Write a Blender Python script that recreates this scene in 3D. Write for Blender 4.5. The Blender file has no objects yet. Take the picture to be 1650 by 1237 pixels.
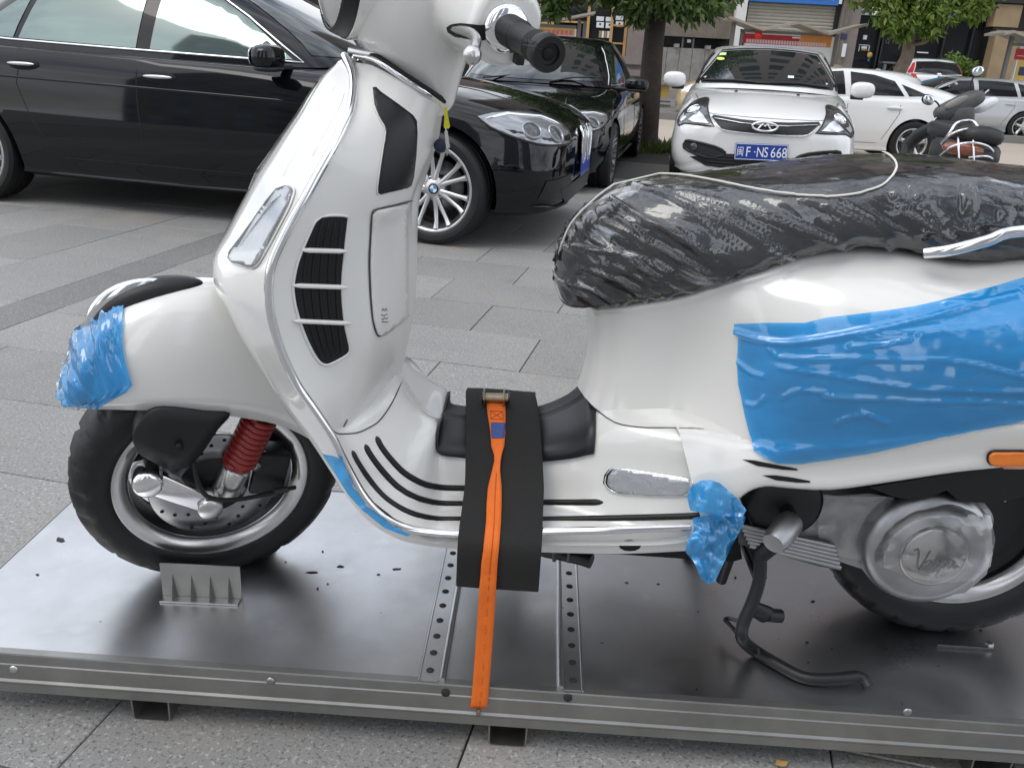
import bpy, bmesh, math, random
from mathutils import Vector, Matrix
from mathutils.bvhtree import BVHTree
from mathutils.geometry import delaunay_2d_cdt
from mathutils import noise as mnoise
D = bpy.data
SC = bpy.context.scene
COL = SC.collection
R_ = math.radians
random.seed(7)

# ------------------------------------------------------------------ camera
FPX = 1371.5; CX = 825.0; CY = 618.5
CPOS = Vector((0.605, -1.370, 1.075))
_a, _p, _r = R_(1.242), R_(21.176), R_(3.158)
FW = Vector((-math.sin(_a)*math.cos(_p), math.cos(_a)*math.cos(_p), -math.sin(_p)))
_rt = Vector((math.cos(_a), math.sin(_a), 0)); _up = _rt.cross(FW)
RT = _rt*math.cos(_r) + _up*math.sin(_r)
UP = -_rt*math.sin(_r) + _up*math.cos(_r)
cd = D.cameras.new('camera'); cam = D.objects.new('camera', cd); COL.objects.link(cam)
cd.sensor_width = 36; cd.lens = FPX/1650*36; cd.clip_start = 0.05; cd.clip_end = 800
M = Matrix((RT, UP, -FW)).transposed().to_4x4(); M.translation = CPOS
cam.matrix_world = M
SC.camera = cam

# ------------------------------------------------------------------ world, sun, exposure
w = D.worlds.new('World'); SC.world = w; w.use_nodes = True
nt = w.node_tree; nt.nodes.clear()
SUN_EL, SUN_AZ = R_(58), R_(232)     # a high sun behind thin cloud
sky = nt.nodes.new('ShaderNodeTexSky'); sky.sky_type = 'NISHITA'; sky.sun_disc = False
sky.sun_elevation = SUN_EL; sky.sun_rotation = SUN_AZ; sky.air_density = 1.0; sky.dust_density = 2.5; sky.ozone_density = 1.0
tc = nt.nodes.new('ShaderNodeTexCoord')
mp = nt.nodes.new('ShaderNodeMapping'); mp.inputs['Scale'].default_value = (1.6, 1.6, 3.2)
nz = nt.nodes.new('ShaderNodeTexNoise'); nz.inputs['Scale'].default_value = 2.2; nz.inputs['Detail'].default_value = 7; nz.inputs['Roughness'].default_value = .58
cr = nt.nodes.new('ShaderNodeValToRGB'); cr.color_ramp.elements[0].position = .34; cr.color_ramp.elements[1].position = .60
cr.color_ramp.elements[0].color = (.12, .12, .12, 1); cr.color_ramp.elements[1].color = (1, 1, 1, 1)
cl = nt.nodes.new('ShaderNodeRGB'); cl.outputs[0].default_value = (10.5, 10.9, 11.4, 1)   # cloud brightness, like the sky's own scale
mx = nt.nodes.new('ShaderNodeMix'); mx.data_type = 'RGBA'
bg = nt.nodes.new('ShaderNodeBackground'); bg.inputs['Strength'].default_value = .135
wo = nt.nodes.new('ShaderNodeOutputWorld')
L = nt.links.new
L(tc.outputs['Generated'], mp.inputs['Vector']); L(mp.outputs['Vector'], nz.inputs['Vector']); L(nz.outputs['Fac'], cr.inputs['Fac'])
L(cr.outputs['Color'], mx.inputs['Factor']); L(sky.outputs['Color'], mx.inputs['A']); L(cl.outputs[0], mx.inputs['B'])
L(mx.outputs['Result'], bg.inputs['Color']); L(bg.outputs[0], wo.inputs[0])
sd = D.lights.new('sun', 'SUN'); sun = D.objects.new('sun', sd); COL.objects.link(sun)
sd.energy = .65; sd.angle = R_(30); sd.color = (1, .97, .92)
_sdir = Vector((math.sin(SUN_AZ)*math.cos(SUN_EL), math.cos(SUN_AZ)*math.cos(SUN_EL), math.sin(SUN_EL)))
sun.rotation_euler = _sdir.to_track_quat('Z', 'Y').to_euler()
SC.view_settings.view_transform = 'Standard'; SC.view_settings.look = 'None'
SC.view_settings.exposure = 0.36; SC.view_settings.gamma = 1.0; SC.view_settings.use_curve_mapping = False

# ------------------------------------------------------------------ pixel -> place helpers (a pixel gives a direction only)
def ray(px, py): return FW + RT*((px-CX)/FPX) - UP*((py-CY)/FPX)
def U(px, py, Y):
    d = ray(px, py); return CPOS + d*((Y-CPOS.y)/d.y)
def UZ(px, py, Z):
    d = ray(px, py); return CPOS + d*((Z-CPOS.z)/d.z)
def UX(px, py, X):
    d = ray(px, py); return CPOS + d*((X-CPOS.x)/d.x)
def PR(P):
    v = Vector(P)-CPOS; z = v.dot(FW); return (CX+FPX*v.dot(RT)/z, CY-FPX*v.dot(UP)/z)

# ------------------------------------------------------------------ curves
def cr1(p0, p1, p2, p3, t):
    return .5*((2*p1)+(p2-p0)*t+(2*p0-5*p1+4*p2-p3)*t*t+(3*p1-p0-3*p2+p3)*t*t*t)
def cat(P, k, closed=False):
    """Catmull-Rom through P, k steps a span"""
    P = [Vector(p) for p in P]; n = len(P); o = []
    for i in range(n if closed else n-1):
        if closed: a, b, c, d = P[(i-1) % n], P[i], P[(i+1) % n], P[(i+2) % n]
        else: a, b, c, d = P[max(i-1, 0)], P[i], P[i+1], P[min(i+2, n-1)]
        for j in range(k): o.append(cr1(a, b, c, d, j/k))
    if not closed: o.append(P[-1])
    return o
def catgrid(rows, ku, kv):
    rows = [cat(r, kv) for r in rows] if kv > 1 else [[Vector(p) for p in r] for r in rows]
    if ku > 1:
        cols = [cat([r[j] for r in rows], ku) for j in range(len(rows[0]))]
        rows = [[c[i] for c in cols] for i in range(len(cols[0]))]
    return rows
def lerp(a, b, t): return a+(b-a)*t
def interp(tab, x):
    """piecewise linear table [(x, v)...]"""
    if x <= tab[0][0]: return tab[0][1]
    for (a, va), (b, vb) in zip(tab, tab[1:]):
        if x <= b: return va+(vb-va)*(x-a)/(b-a)
    return tab[-1][1]
def fbm(p, s=1.0, o=3):
    v = 0; a = 1; q = Vector(p)*s
    for _ in range(o): v += a*mnoise.noise(q); q = q*2.03; a *= .5
    return v

# ------------------------------------------------------------------ objects
def tag(o, label=None, cat_=None, group=None, kind=None):
    if label: o['label'] = label
    if cat_: o['category'] = cat_
    if group: o['group'] = group
    if kind: o['kind'] = kind
    return o
def root(name, loc, label, cat_, group=None, rz=0):
    o = D.objects.new(name, None); COL.objects.link(o); o.location = loc; o.rotation_euler = (0, 0, rz)
    o.empty_display_size = .1
    return tag(o, label, cat_, group)
def wmat(o):
    """matrix of an object from its own settings (no depsgraph needed)"""
    m = o.matrix_basis.copy()
    if o.parent: m = wmat(o.parent) @ o.matrix_parent_inverse @ m
    return m
def ob(name, V, F, mat=None, parent=None, smooth=True, world=True, ang=None, mods=(), thick=0, sub=0, bev=0, mats=None, fm=None):
    me = D.meshes.new(name); me.from_pydata([tuple(v) for v in V], [], F); me.update()
    for m in (mats or [mat]):
        if m: me.materials.append(m)
    if fm:
        for p, i in zip(me.polygons, fm): p.material_index = i
    return obm(name, me, parent, smooth, world, ang, thick, sub, bev)
def obm(name, me, parent=None, smooth=True, world=True, ang=None, thick=0, sub=0, bev=0):
    if smooth:
        for p in me.polygons: p.use_smooth = True
        if ang: me.set_sharp_from_angle(angle=R_(ang))
    o = D.objects.new(name, me); COL.objects.link(o)
    if parent:
        o.parent = parent
        if world: o.matrix_parent_inverse = wmat(parent).inverted()
    if sub:
        s = o.modifiers.new('s', 'SUBSURF'); s.levels = s.render_levels = sub
    if thick:
        s = o.modifiers.new('t', 'SOLIDIFY'); s.thickness = thick; s.offset = -1
    if bev:
        s = o.modifiers.new('b', 'BEVEL'); s.width = bev; s.segments = 2; s.limit_method = 'ANGLE'; s.angle_limit = R_(40)
        s.harden_normals = False
    return o
def cp(o, parent=None, **k):
    """copy a thing or part with its children"""
    c = o.copy(); COL.objects.link(c)
    if parent: c.parent = parent
    for ch in list(o.children): cp(ch, c)
    return c

class MB:
    """collects shapes into one mesh"""
    def __init__(s): s.V = []; s.F = []; s.I = []; s.mi = 0
    def add(s, V, F):
        b = len(s.V); s.V += [Vector(v) for v in V]; s.F += [[i+b for i in f] for f in F]; s.I += [s.mi]*len(F); return s
    def grid(s, rows, cu=False, cv=False, flip=False):
        n, m = len(rows), len(rows[0]); b = len(s.V); s.V += [Vector(p) for r in rows for p in r]
        for i in range(n if cu else n-1):
            for j in range(m if cv else m-1):
                f = [b+i*m+j, b+i*m+(j+1) % m, b+((i+1) % n)*m+(j+1) % m, b+((i+1) % n)*m+j]
                s.F.append(f[::-1] if flip else f); s.I.append(s.mi)
        return s
    def cap(s, ring, flip=False):
        b = len(s.V); s.V += [Vector(p) for p in ring]; f = list(range(b, b+len(ring))); s.F.append(f[::-1] if flip else f); s.I.append(s.mi); return s
    def box(s, lo, hi, M=None):
        x0, y0, z0 = lo; x1, y1, z1 = hi
        V = [Vector(p) for p in ((x0,y0,z0),(x1,y0,z0),(x1,y1,z0),(x0,y1,z0),(x0,y0,z1),(x1,y0,z1),(x1,y1,z1),(x0,y1,z1))]
        if M: V = [M @ v for v in V]
        return s.add(V, [[3,2,1,0],[4,5,6,7],[0,1,5,4],[1,2,6,5],[2,3,7,6],[3,0,4,7]])
    def tube(s, P, r, n=10, cap=True, ref=None, flat=1.0):
        P = [Vector(p) for p in P]; k = len(P); rr = r if isinstance(r, (list, tuple)) else [r]*k
        rows = []; prev = None
        for i in range(k):
            t = (P[min(i+1, k-1)]-P[max(i-1, 0)])
            t = t.normalized() if t.length > 1e-9 else Vector((0, 0, 1))
            if prev is None:
                a = Vector(ref) if ref else (Vector((0, 0, 1)) if abs(t.z) < .9 else Vector((1, 0, 0)))
            else: a = prev
            x = (a - t*a.dot(t)).normalized(); prev = x; y = t.cross(x)
            rows.append([P[i]+(x*math.cos(2*math.pi*j/n)+y*math.sin(2*math.pi*j/n)*flat)*rr[i] for j in range(n)])
        s.grid(rows, cv=True, flip=True)
        if cap: s.cap(rows[0]); s.cap(rows[-1], True)
        return s
    def lathe(s, prof, M, n=48, close=False):
        """prof: (radius, axial) ; axis = local y of M"""
        rows = [[M @ Vector((r*math.cos(2*math.pi*j/n), ax, r*math.sin(2*math.pi*j/n))) for j in range(n)] for r, ax in prof]
        return s.grid(rows, cu=close, cv=True)
    def prism(s, poly, M, h, z0=0):
        """poly in local xz, extruded along local y from z0 to z0+h"""
        a = [M @ Vector((x, z0, z)) for x, z in poly]; b = [M @ Vector((x, z0+h, z)) for x, z in poly]; n = len(poly); q = len(s.V)
        s.V += a+b; s.F.append([q+i for i in range(n)]); s.F.append([q+n+i for i in range(n)][::-1]); s.I += [s.mi]*2
        for i in range(n): s.F.append([q+(i+1) % n, q+i, q+n+i, q+n+(i+1) % n]); s.I.append(s.mi)
        return s
    def build(s, name, mat, parent=None, **k):
        mats = mat if isinstance(mat, (list, tuple)) else None
        o = ob(name, s.V, s.F, None if mats else mat, parent, mats=mats, fm=s.I if mats else None, **k)
        bm = bmesh.new(); bm.from_mesh(o.data); bmesh.ops.recalc_face_normals(bm, faces=bm.faces); bm.to_mesh(o.data); bm.free()
        return o
def bvh(*mbs):
    V = []; F = []
    for m in mbs:
        b = len(V); V += m.V; F += [[i+b for i in f] for f in m.F]
    return BVHTree.FromPolygons(V, F)
def resample(P, step, closed=True):
    o = []; n = len(P)
    for i in range(n if closed else n-1):
        a, b = Vector(P[i]), Vector(P[(i+1) % n]); k = max(1, int((b-a).length/step))
        for j in range(k): o.append(a+(b-a)*(j/k))
    if not closed: o.append(Vector(P[-1]))
    return o
def inpoly(p, P):
    c = False; n = len(P)
    for i in range(n):
        a, b = P[i], P[(i+1) % n]
        if (a[1] > p[1]) != (b[1] > p[1]) and p[0] < (b[0]-a[0])*(p[1]-a[1])/(b[1]-a[1])+a[0]: c = not c
    return c
def camcast(tree):
    def f(q):
        h = tree.ray_cast(CPOS, ray(q[0], q[1]).normalized())
        if h[0] is None: return None
        n = h[1] if h[1].dot(h[0]-CPOS) < 0 else -h[1]
        return h[0], n
    return f
def axcast(tree, org, dx, dy, dn):
    """cast along dn from org + q0*dx + q1*dy"""
    org, dx, dy, dn = Vector(org), Vector(dx), Vector(dy), Vector(dn)
    def f(q):
        h = tree.ray_cast(org+dx*q[0]+dy*q[1], dn)
        if h[0] is None: return None
        return h[0], (h[1] if h[1].dot(dn) < 0 else -h[1])
    return f
def patchV(cast, poly, step, off=.002, bulge=None, holes=()):
    """polygon (2-D) laid on a surface; returns V, F"""
    B = resample(poly, step); nB = len(B)
    xs = [p[0] for p in B]; ys = [p[1] for p in B]
    pts = [Vector((p[0], p[1])) for p in B]; y = min(ys)+step*.5; k = 0
    ed = [(i, (i+1) % nB) for i in range(nB)]
    while y < max(ys):
        x = min(xs)+step*(.5+.5*(k % 2))
        while x < max(xs):
            q = (x, y)
            if inpoly(q, B) and min((Vector(q)-b).length_squared for b in pts[:nB]) > (step*.45)**2: pts.append(Vector(q))
            x += step
        y += step*.87; k += 1
    r = delaunay_2d_cdt(pts, ed, [], 1, 1e-6)
    V = []; ok = []; hits = [cast(p) for p in r[0]]
    good = [i for i, h in enumerate(hits) if h]
    if not good: return [], []
    for i, p in enumerate(r[0]):
        h = hits[i]
        if not h:
            j = min(good, key=lambda g: (Vector(r[0][g])-Vector(p)).length_squared); h = hits[j]
        V.append(h[0]+h[1]*(off+(bulge(p, h[0]) if bulge else 0)))
    return V, [list(f) for f in r[2]]
def patch(name, cast, poly, step, mat, parent, off=.002, thick=0, bulge=None, smooth=True, world=True, ang=None):
    V, F = patchV(cast, poly, step, off, bulge)
    m = MB().add(V, F); 
    o = m.build(name, mat, parent, smooth=smooth, world=world, ang=ang)
    if thick:
        # thickness towards the surface
        me = o.data; bm = bmesh.new(); bm.from_mesh(me)
        bmesh.ops.recalc_face_normals(bm, faces=bm.faces); bm.to_mesh(me); bm.free()
        s = o.modifiers.new('t', 'SOLIDIFY'); s.thickness = thick; s.offset = 0
    return o
def sline(mb, cast, P, r, step=6, off=0.0, n=6):
    """tube along a line laid on a surface"""
    Q = [cast(p) for p in resample(P, step, False)]
    Q = [h[0]+h[1]*off for h in Q if h]
    if len(Q) > 1: mb.tube(Q, [r*(.35 if i in (0, len(Q)-1) else .8 if i in (1, len(Q)-2) else 1) for i in range(len(Q))] if len(Q) > 6 else r, n)
    return Q
def frame(o, x, y):
    """4x4 with origin o, x axis, y axis (lathe/prism axis)"""
    x = Vector(x).normalized(); y = Vector(y); y = (y-x*y.dot(x)).normalized(); z = x.cross(y)
    m = Matrix((x, y, z)).transposed().to_4x4(); m.translation = Vector(o); return m
def frame_y(o, y):
    y = Vector(y).normalized(); a = Vector((0, 0, 1)) if abs(y.z) < .9 else Vector((1, 0, 0))
    return frame(o, y.cross(a), y)
def superell(n, e, a0=0, a1=2*math.pi):
    o = []
    for i in range(n):
        t = a0+(a1-a0)*i/n; c, s = math.cos(t), math.sin(t)
        o.append((math.copysign(abs(c)**(2/e), c), math.copysign(abs(s)**(2/e), s)))
    return o
def rrect(x0, y0, x1, y1, r, k=4):
    o = []
    for cx, cy, a in ((x1-r, y1-r, 0), (x0+r, y1-r, 90), (x0+r, y0+r, 180), (x1-r, y0+r, 270)):
        for i in range(k+1):
            t = R_(a+90*i/k); o.append((cx+r*math.cos(t), cy+r*math.sin(t)))
    return o

# ------------------------------------------------------------------ materials
MATS = {}
def mat(name, col=(.5, .5, .5), rough=.5, metal=0, coat=0, var=0, vscale=8, bump=0, bscale=60, spec=.5, trans=0, ior=1.45, alpha=1, emit=None, speck=None, dirt=None, aniso=0, rvar=0, crough=.03):
    m = D.materials.new(name); m.use_nodes = True; n = m.node_tree; b = n.nodes['Principled BSDF']
    b.inputs['Base Color'].default_value = (*col, 1); b.inputs['Roughness'].default_value = rough; b.inputs['Metallic'].default_value = metal
    b.inputs['Coat Weight'].default_value = coat; b.inputs['Coat Roughness'].default_value = crough; b.inputs['IOR'].default_value = ior; b.inputs['Specular IOR Level'].default_value = spec
    b.inputs['Transmission Weight'].default_value = trans; b.inputs['Alpha'].default_value = alpha
    if emit: b.inputs['Emission Color'].default_value = (*emit[0], 1); b.inputs['Emission Strength'].default_value = emit[1]
    N = n.nodes.new; lk = n.links.new
    tcn = None
    def coords():
        nonlocal tcn
        if tcn is None: tcn = N('ShaderNodeTexCoord')
        return tcn.outputs['Object']
    last = None
    def mixcol(fac, c2, mode='MIX'):
        nonlocal last
        x = N('ShaderNodeMix'); x.data_type = 'RGBA'; x.blend_type = mode
        lk(fac, x.inputs['Factor'])
        if last: lk(last, x.inputs['A'])
        else: x.inputs['A'].default_value = (*col, 1)
        x.inputs['B'].default_value = (*c2, 1); last = x.outputs['Result']
    if var:
        t = N('ShaderNodeTexNoise'); t.inputs['Scale'].default_value = vscale; t.inputs['Detail'].default_value = 6; t.inputs['Roughness'].default_value = .6
        lk(coords(), t.inputs['Vector'])
        r = N('ShaderNodeMapRange'); r.inputs['From Min'].default_value = .3; r.inputs['From Max'].default_value = .7
        lk(t.outputs['Fac'], r.inputs['Value'])
        mixcol(r.outputs['Result'], tuple(max(0, c*(1-var)) for c in col))
        if rvar:
            q = N('ShaderNodeMapRange'); q.inputs['From Min'].default_value = .3; q.inputs['From Max'].default_value = .7
            q.inputs['To Min'].default_value = rough; q.inputs['To Max'].default_value = rough+rvar
            lk(t.outputs['Fac'], q.inputs['Value']); lk(q.outputs['Result'], b.inputs['Roughness'])
    if speck:   # (scale, colour, threshold)
        for sc, c2, lo, hi in speck:
            t = N('ShaderNodeTexNoise'); t.inputs['Scale'].default_value = sc; t.inputs['Detail'].default_value = 2
            lk(coords(), t.inputs['Vector'])
            r = N('ShaderNodeMapRange'); r.inputs['From Min'].default_value = lo; r.inputs['From Max'].default_value = hi
            lk(t.outputs['Fac'], r.inputs['Value']); mixcol(r.outputs['Result'], c2)
    if last: lk(last, b.inputs['Base Color'])
    if bump:
        t = N('ShaderNodeTexNoise'); t.inputs['Scale'].default_value = bscale; t.inputs['Detail'].default_value = 4
        lk(coords(), t.inputs['Vector'])
        bp = N('ShaderNodeBump'); bp.inputs['Strength'].default_value = bump; bp.inputs['Distance'].default_value = .002
        lk(t.outputs['Fac'], bp.inputs['Height']); lk(bp.outputs['Normal'], b.inputs['Normal'])
    MATS[name] = m; return m
def film(name, col, opac, wr=.1, fold=(9, .5), fine=(60, .25), streak=(34, .60, .70, .5), cc=(.9, .93, .96), rot=24, stretch=(.22, 1, 1), tint=None, facet=None, ovar=.05):
    """thin plastic sheet: see-through, glossy, with fold glints painted as pale streaks"""
    m = D.materials.new(name); m.use_nodes = True; n = m.node_tree; n.nodes.clear(); N = n.nodes.new; lk = n.links.new
    tcn = N('ShaderNodeTexCoord')
    mr = N('ShaderNodeMapping'); mr.inputs['Rotation'].default_value = (0, R_(rot), 0); lk(tcn.outputs['Object'], mr.inputs['Vector'])
    mpn = N('ShaderNodeMapping'); mpn.inputs['Scale'].default_value = stretch; lk(mr.outputs[0], mpn.inputs['Vector'])
    def noise(sc, det, src, dist=0, rough=.5):
        t = N('ShaderNodeTexNoise'); t.inputs['Scale'].default_value = sc; t.inputs['Detail'].default_value = det; t.inputs['Distortion'].default_value = dist; t.inputs['Roughness'].default_value = rough; lk(src, t.inputs['Vector']); return t.outputs['Fac']
    n1 = noise(streak[0], 4, mpn.outputs[0], .6); 
    r1 = N('ShaderNodeMapRange'); r1.inputs['From Min'].default_value = streak[1]; r1.inputs['From Max'].default_value = streak[2]; r1.inputs['To Max'].default_value = streak[3]; lk(n1, r1.inputs['Value'])
    n2 = noise(fold[0], 3, mpn.outputs[0], .4); n3 = noise(fine[0], 3, mpn.outputs[0], 1.0)
    b1 = N('ShaderNodeBump'); b1.inputs['Strength'].default_value = fold[1]; b1.inputs['Distance'].default_value = .02; lk(n2, b1.inputs['Height'])
    b2 = N('ShaderNodeBump'); b2.inputs['Strength'].default_value = fine[1]; b2.inputs['Distance'].default_value = .004; lk(n3, b2.inputs['Height']); lk(b1.outputs[0], b2.inputs['Normal'])
    if facet:
        fs = N('ShaderNodeMapping'); fs.inputs['Scale'].default_value = facet[2]; lk(mr.outputs[0], fs.inputs['Vector'])
        wn = N('ShaderNodeTexNoise'); wn.inputs['Scale'].default_value = facet[0]*.35; wn.inputs['Detail'].default_value = 3; lk(fs.outputs[0], wn.inputs['Vector'])
        wa = N('ShaderNodeVectorMath'); wa.operation = 'MULTIPLY_ADD'; wa.inputs[1].default_value = (.10, .10, .10); lk(wn.outputs['Color'], wa.inputs[0]); lk(fs.outputs[0], wa.inputs[2])
        vo = N('ShaderNodeTexVoronoi'); vo.inputs['Scale'].default_value = facet[0]; lk(wa.outputs[0], vo.inputs['Vector'])
        b3 = N('ShaderNodeBump'); b3.inputs['Strength'].default_value = facet[1]; b3.inputs['Distance'].default_value = .012; lk(vo.outputs['Distance'], b3.inputs['Height']); lk(b2.outputs[0], b3.inputs['Normal']); b2 = b3
    df = N('ShaderNodeBsdfDiffuse'); df.inputs['Color'].default_value = (*col, 1); lk(b2.outputs[0], df.inputs['Normal'])
    tl = N('ShaderNodeBsdfTranslucent'); tl.inputs['Color'].default_value = (*col, 1)
    x0 = N('ShaderNodeMixShader'); x0.inputs[0].default_value = .25; lk(df.outputs[0], x0.inputs[1]); lk(tl.outputs[0], x0.inputs[2])
    tr = N('ShaderNodeBsdfTransparent'); tr.inputs['Color'].default_value = (*(tint or (1, 1, 1)), 1)
    x1 = N('ShaderNodeMixShader'); x1.inputs[0].default_value = opac
    ov = N('ShaderNodeMapRange'); ov.inputs['From Min'].default_value = .35; ov.inputs['From Max'].default_value = .65; ov.inputs['To Min'].default_value = max(0, opac-ovar); ov.inputs['To Max'].default_value = min(1, opac+ovar)
    lk(noise(fold[0]*1.3, 4, mpn.outputs[0], .8), ov.inputs['Value']); lk(ov.outputs[0], x1.inputs[0]); lk(tr.outputs[0], x1.inputs[1]); lk(x0.outputs[0], x1.inputs[2])
    wd = N('ShaderNodeBsdfDiffuse'); wd.inputs['Color'].default_value = (*cc, 1)  # diffuse streak colour, paints the bright sheen along the folds
    x2 = N('ShaderNodeMixShader'); lk(r1.outputs[0], x2.inputs[0]); lk(x1.outputs[0], x2.inputs[1]); lk(wd.outputs[0], x2.inputs[2])
    gl = N('ShaderNodeBsdfGlossy'); gl.inputs['Roughness'].default_value = wr; lk(b2.outputs[0], gl.inputs['Normal'])
    fr = N('ShaderNodeFresnel'); fr.inputs['IOR'].default_value = 1.55; lk(b2.outputs[0], fr.inputs['Normal'])
    fm_ = N('ShaderNodeMath'); fm_.operation = 'MULTIPLY_ADD'; fm_.inputs[1].default_value = 1.5; fm_.inputs[2].default_value = .04; fm_.use_clamp = True; lk(fr.outputs[0], fm_.inputs[0])
    x3 = N('ShaderNodeMixShader'); lk(fm_.outputs[0], x3.inputs[0]); lk(x2.outputs[0], x3.inputs[1]); lk(gl.outputs[0], x3.inputs[2])
    out = N('ShaderNodeOutputMaterial'); lk(x3.outputs[0], out.inputs[0])
    MATS[name] = m; return m

mat('white_paint', (.725, .715, .685), .22, coat=1.0)
mat('inner_white', (.70, .69, .66), .30, coat=.45)
mat('black_plastic', (.009, .009, .010), .42, bump=.15, bscale=900)
mat('dark_plastic', (.015, .016, .019), .40, bump=.12, bscale=1200)
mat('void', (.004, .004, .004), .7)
mat('rubber', (.008, .008, .0085), .46, var=.35, vscale=30, bump=.2, bscale=300)
mat('tyre', (.0085, .0085, .009), .50, var=.45, vscale=18, bump=.15, bscale=220)
mat('chrome', (.84, .84, .85), .10, 1)
mat('brushed', (.62, .61, .60), .28, 1, var=.12, vscale=40)
mat('alu', (.42, .42, .43), .38, 1, var=.2, vscale=25)
mat('cast', (.48, .48, .485), .42, .8, var=.2, vscale=30, bump=.3, bscale=260)
mat('steel_dark', (.12, .12, .125), .42, .9, var=.3, vscale=40)
mat('red_spring', (.26, .018, .016), .33, coat=.3)
mat('seat_vinyl', (.010, .0105, .012), .42, bump=.25, bscale=700)
mat('cord', (.72, .70, .64), .6)
mat('lens', (.95, .96, .97), .05, trans=.9, coat=.5)
mat('lens_back', (.42, .43, .45), .25, .45, bump=.9, bscale=70, coat=1)
mat('amber', (.75, .19, .015), .18, coat=1, bump=.3, bscale=500)
mat('glass_clear', (.95, .97, .97), .03, trans=1, ior=1.45)
film('film_clear', (.52, .58, .68), .035, wr=.05, fold=(11, .22), fine=(70, .25), streak=(26, .63, .70, .38), cc=(.72, .77, .85), rot=-20, stretch=(.2, 1, 1), facet=(22, .30, (.45, 1, 1)), ovar=.03)  # bluish colour paints in the haze of reflected sky, streaks the glints
film('film_clear_fine', (.74, .75, .76), .14, wr=.09, fold=(8, .2), fine=(30, .15), streak=(22, .62, .72, .3), cc=(.85, .86, .88), rot=30, facet=(16, .18, (.5, 1, 1)), ovar=.1)
film('film_blue', (.022, .40, .92), .62, wr=.08, fold=(5, .12), fine=(18, .10), streak=(11, .64, .70, .25), cc=(.25, .66, .97), rot=4, stretch=(.13, 1, 1), tint=(.24, .66, .97), ovar=.22)
film('film_blue_loose', (.022, .40, .92), .66, wr=.08, fold=(9, .3), fine=(22, .2), streak=(13, .62, .70, .35), cc=(.25, .66, .97), rot=70, stretch=(.2, 1, 1), tint=(.24, .66, .97), facet=(14, .30, (.35, 1, 1)), ovar=.2)
# ================================================================== GROUND
def posmat(name, col, col2, rough, specks=(), big=.5, bigs=.9, joints=None, bump=.2, bscale=500, objvar=0.0, stain=None):
    """stone / asphalt whose pattern runs on in world space"""
    m = D.materials.new(name); m.use_nodes = True; n = m.node_tree; b = n.nodes['Principled BSDF']; N = n.nodes.new; lk = n.links.new
    g = N('ShaderNodeNewGeometry'); P = g.outputs['Position']
    t = N('ShaderNodeTexNoise'); t.inputs['Scale'].default_value = bigs; t.inputs['Detail'].default_value = 6; t.inputs['Roughness'].default_value = .62; lk(P, t.inputs['Vector'])
    r = N('ShaderNodeMapRange'); r.inputs['From Min'].default_value = .32; r.inputs['From Max'].default_value = .68; r.inputs['To Max'].default_value = big; lk(t.outputs['Fac'], r.inputs['Value'])
    x = N('ShaderNodeMix'); x.data_type = 'RGBA'; x.inputs['A'].default_value = (*col, 1); x.inputs['B'].default_value = (*col2, 1); lk(r.outputs['Result'], x.inputs['Factor']); last = x.outputs['Result']
    for sc, c2, lo, hi, amt in specks:
        t2 = N('ShaderNodeTexNoise'); t2.inputs['Scale'].default_value = sc; t2.inputs['Detail'].default_value = 2; lk(P, t2.inputs['Vector'])
        r2 = N('ShaderNodeMapRange'); r2.inputs['From Min'].default_value = lo; r2.inputs['From Max'].default_value = hi; r2.inputs['To Max'].default_value = amt; lk(t2.outputs['Fac'], r2.inputs['Value'])
        x = N('ShaderNodeMix'); x.data_type = 'RGBA'; lk(r2.outputs['Result'], x.inputs['Factor']); lk(last, x.inputs['A']); x.inputs['B'].default_value = (*c2, 1); last = x.outputs['Result']
    if objvar:
        oi = N('ShaderNodeObjectInfo'); mr = N('ShaderNodeMapRange'); mr.inputs['To Min'].default_value = 1-objvar; mr.inputs['To Max'].default_value = 1+objvar; lk(oi.outputs['Random'], mr.inputs['Value'])
        x = N('ShaderNodeVectorMath'); x.operation = 'SCALE'; lk(last, x.inputs[0]); lk(mr.outputs['Result'], x.inputs['Scale']); last = x.outputs[0]
    if joints:   # (angle, length, height, offset xy)
        ang, ln, ht, ox, oy = joints
        mp_ = N('ShaderNodeMapping'); mp_.inputs['Rotation'].default_value = (0, 0, -ang); mp_.inputs['Location'].default_value = (ox, oy, 0); lk(P, mp_.inputs['Vector'])
        bt = N('ShaderNodeTexBrick'); bt.inputs['Scale'].default_value = 1; bt.inputs['Brick Width'].default_value = ln; bt.inputs['Row Height'].default_value = ht; bt.inputs['Mortar Size'].default_value = .004; bt.inputs['Mortar Smooth'].default_value = .1
        lk(mp_.outputs[0], bt.inputs['Vector'])
        x = N('ShaderNodeMix'); x.data_type = 'RGBA'; lk(bt.outputs['Fac'], x.inputs['Factor']); lk(last, x.inputs['A']); x.inputs['B'].default_value = (.06,.058,.055,1); last = x.outputs['Result']
    lk(last, b.inputs['Base Color']); b.inputs['Roughness'].default_value = rough
    t3 = N('ShaderNodeTexNoise'); t3.inputs['Scale'].default_value = bscale; t3.inputs['Detail'].default_value = 3; lk(P, t3.inputs['Vector'])
    bp = N('ShaderNodeBump'); bp.inputs['Strength'].default_value = bump; bp.inputs['Distance'].default_value = .002; lk(t3.outputs['Fac'], bp.inputs['Height']); lk(bp.outputs['Normal'], b.inputs['Normal'])
    MATS[name] = m; return m
GSP = ((150, (.085,.083,.08), .56, .66, .75), (115, (.46,.45,.43), .57, .68, .7), (330, (.13,.125,.12), .55, .68, .6), (2.2, (.37,.315,.25), .56, .78, .30), (5, (.16,.157,.15), .60, .80, .45))
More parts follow.
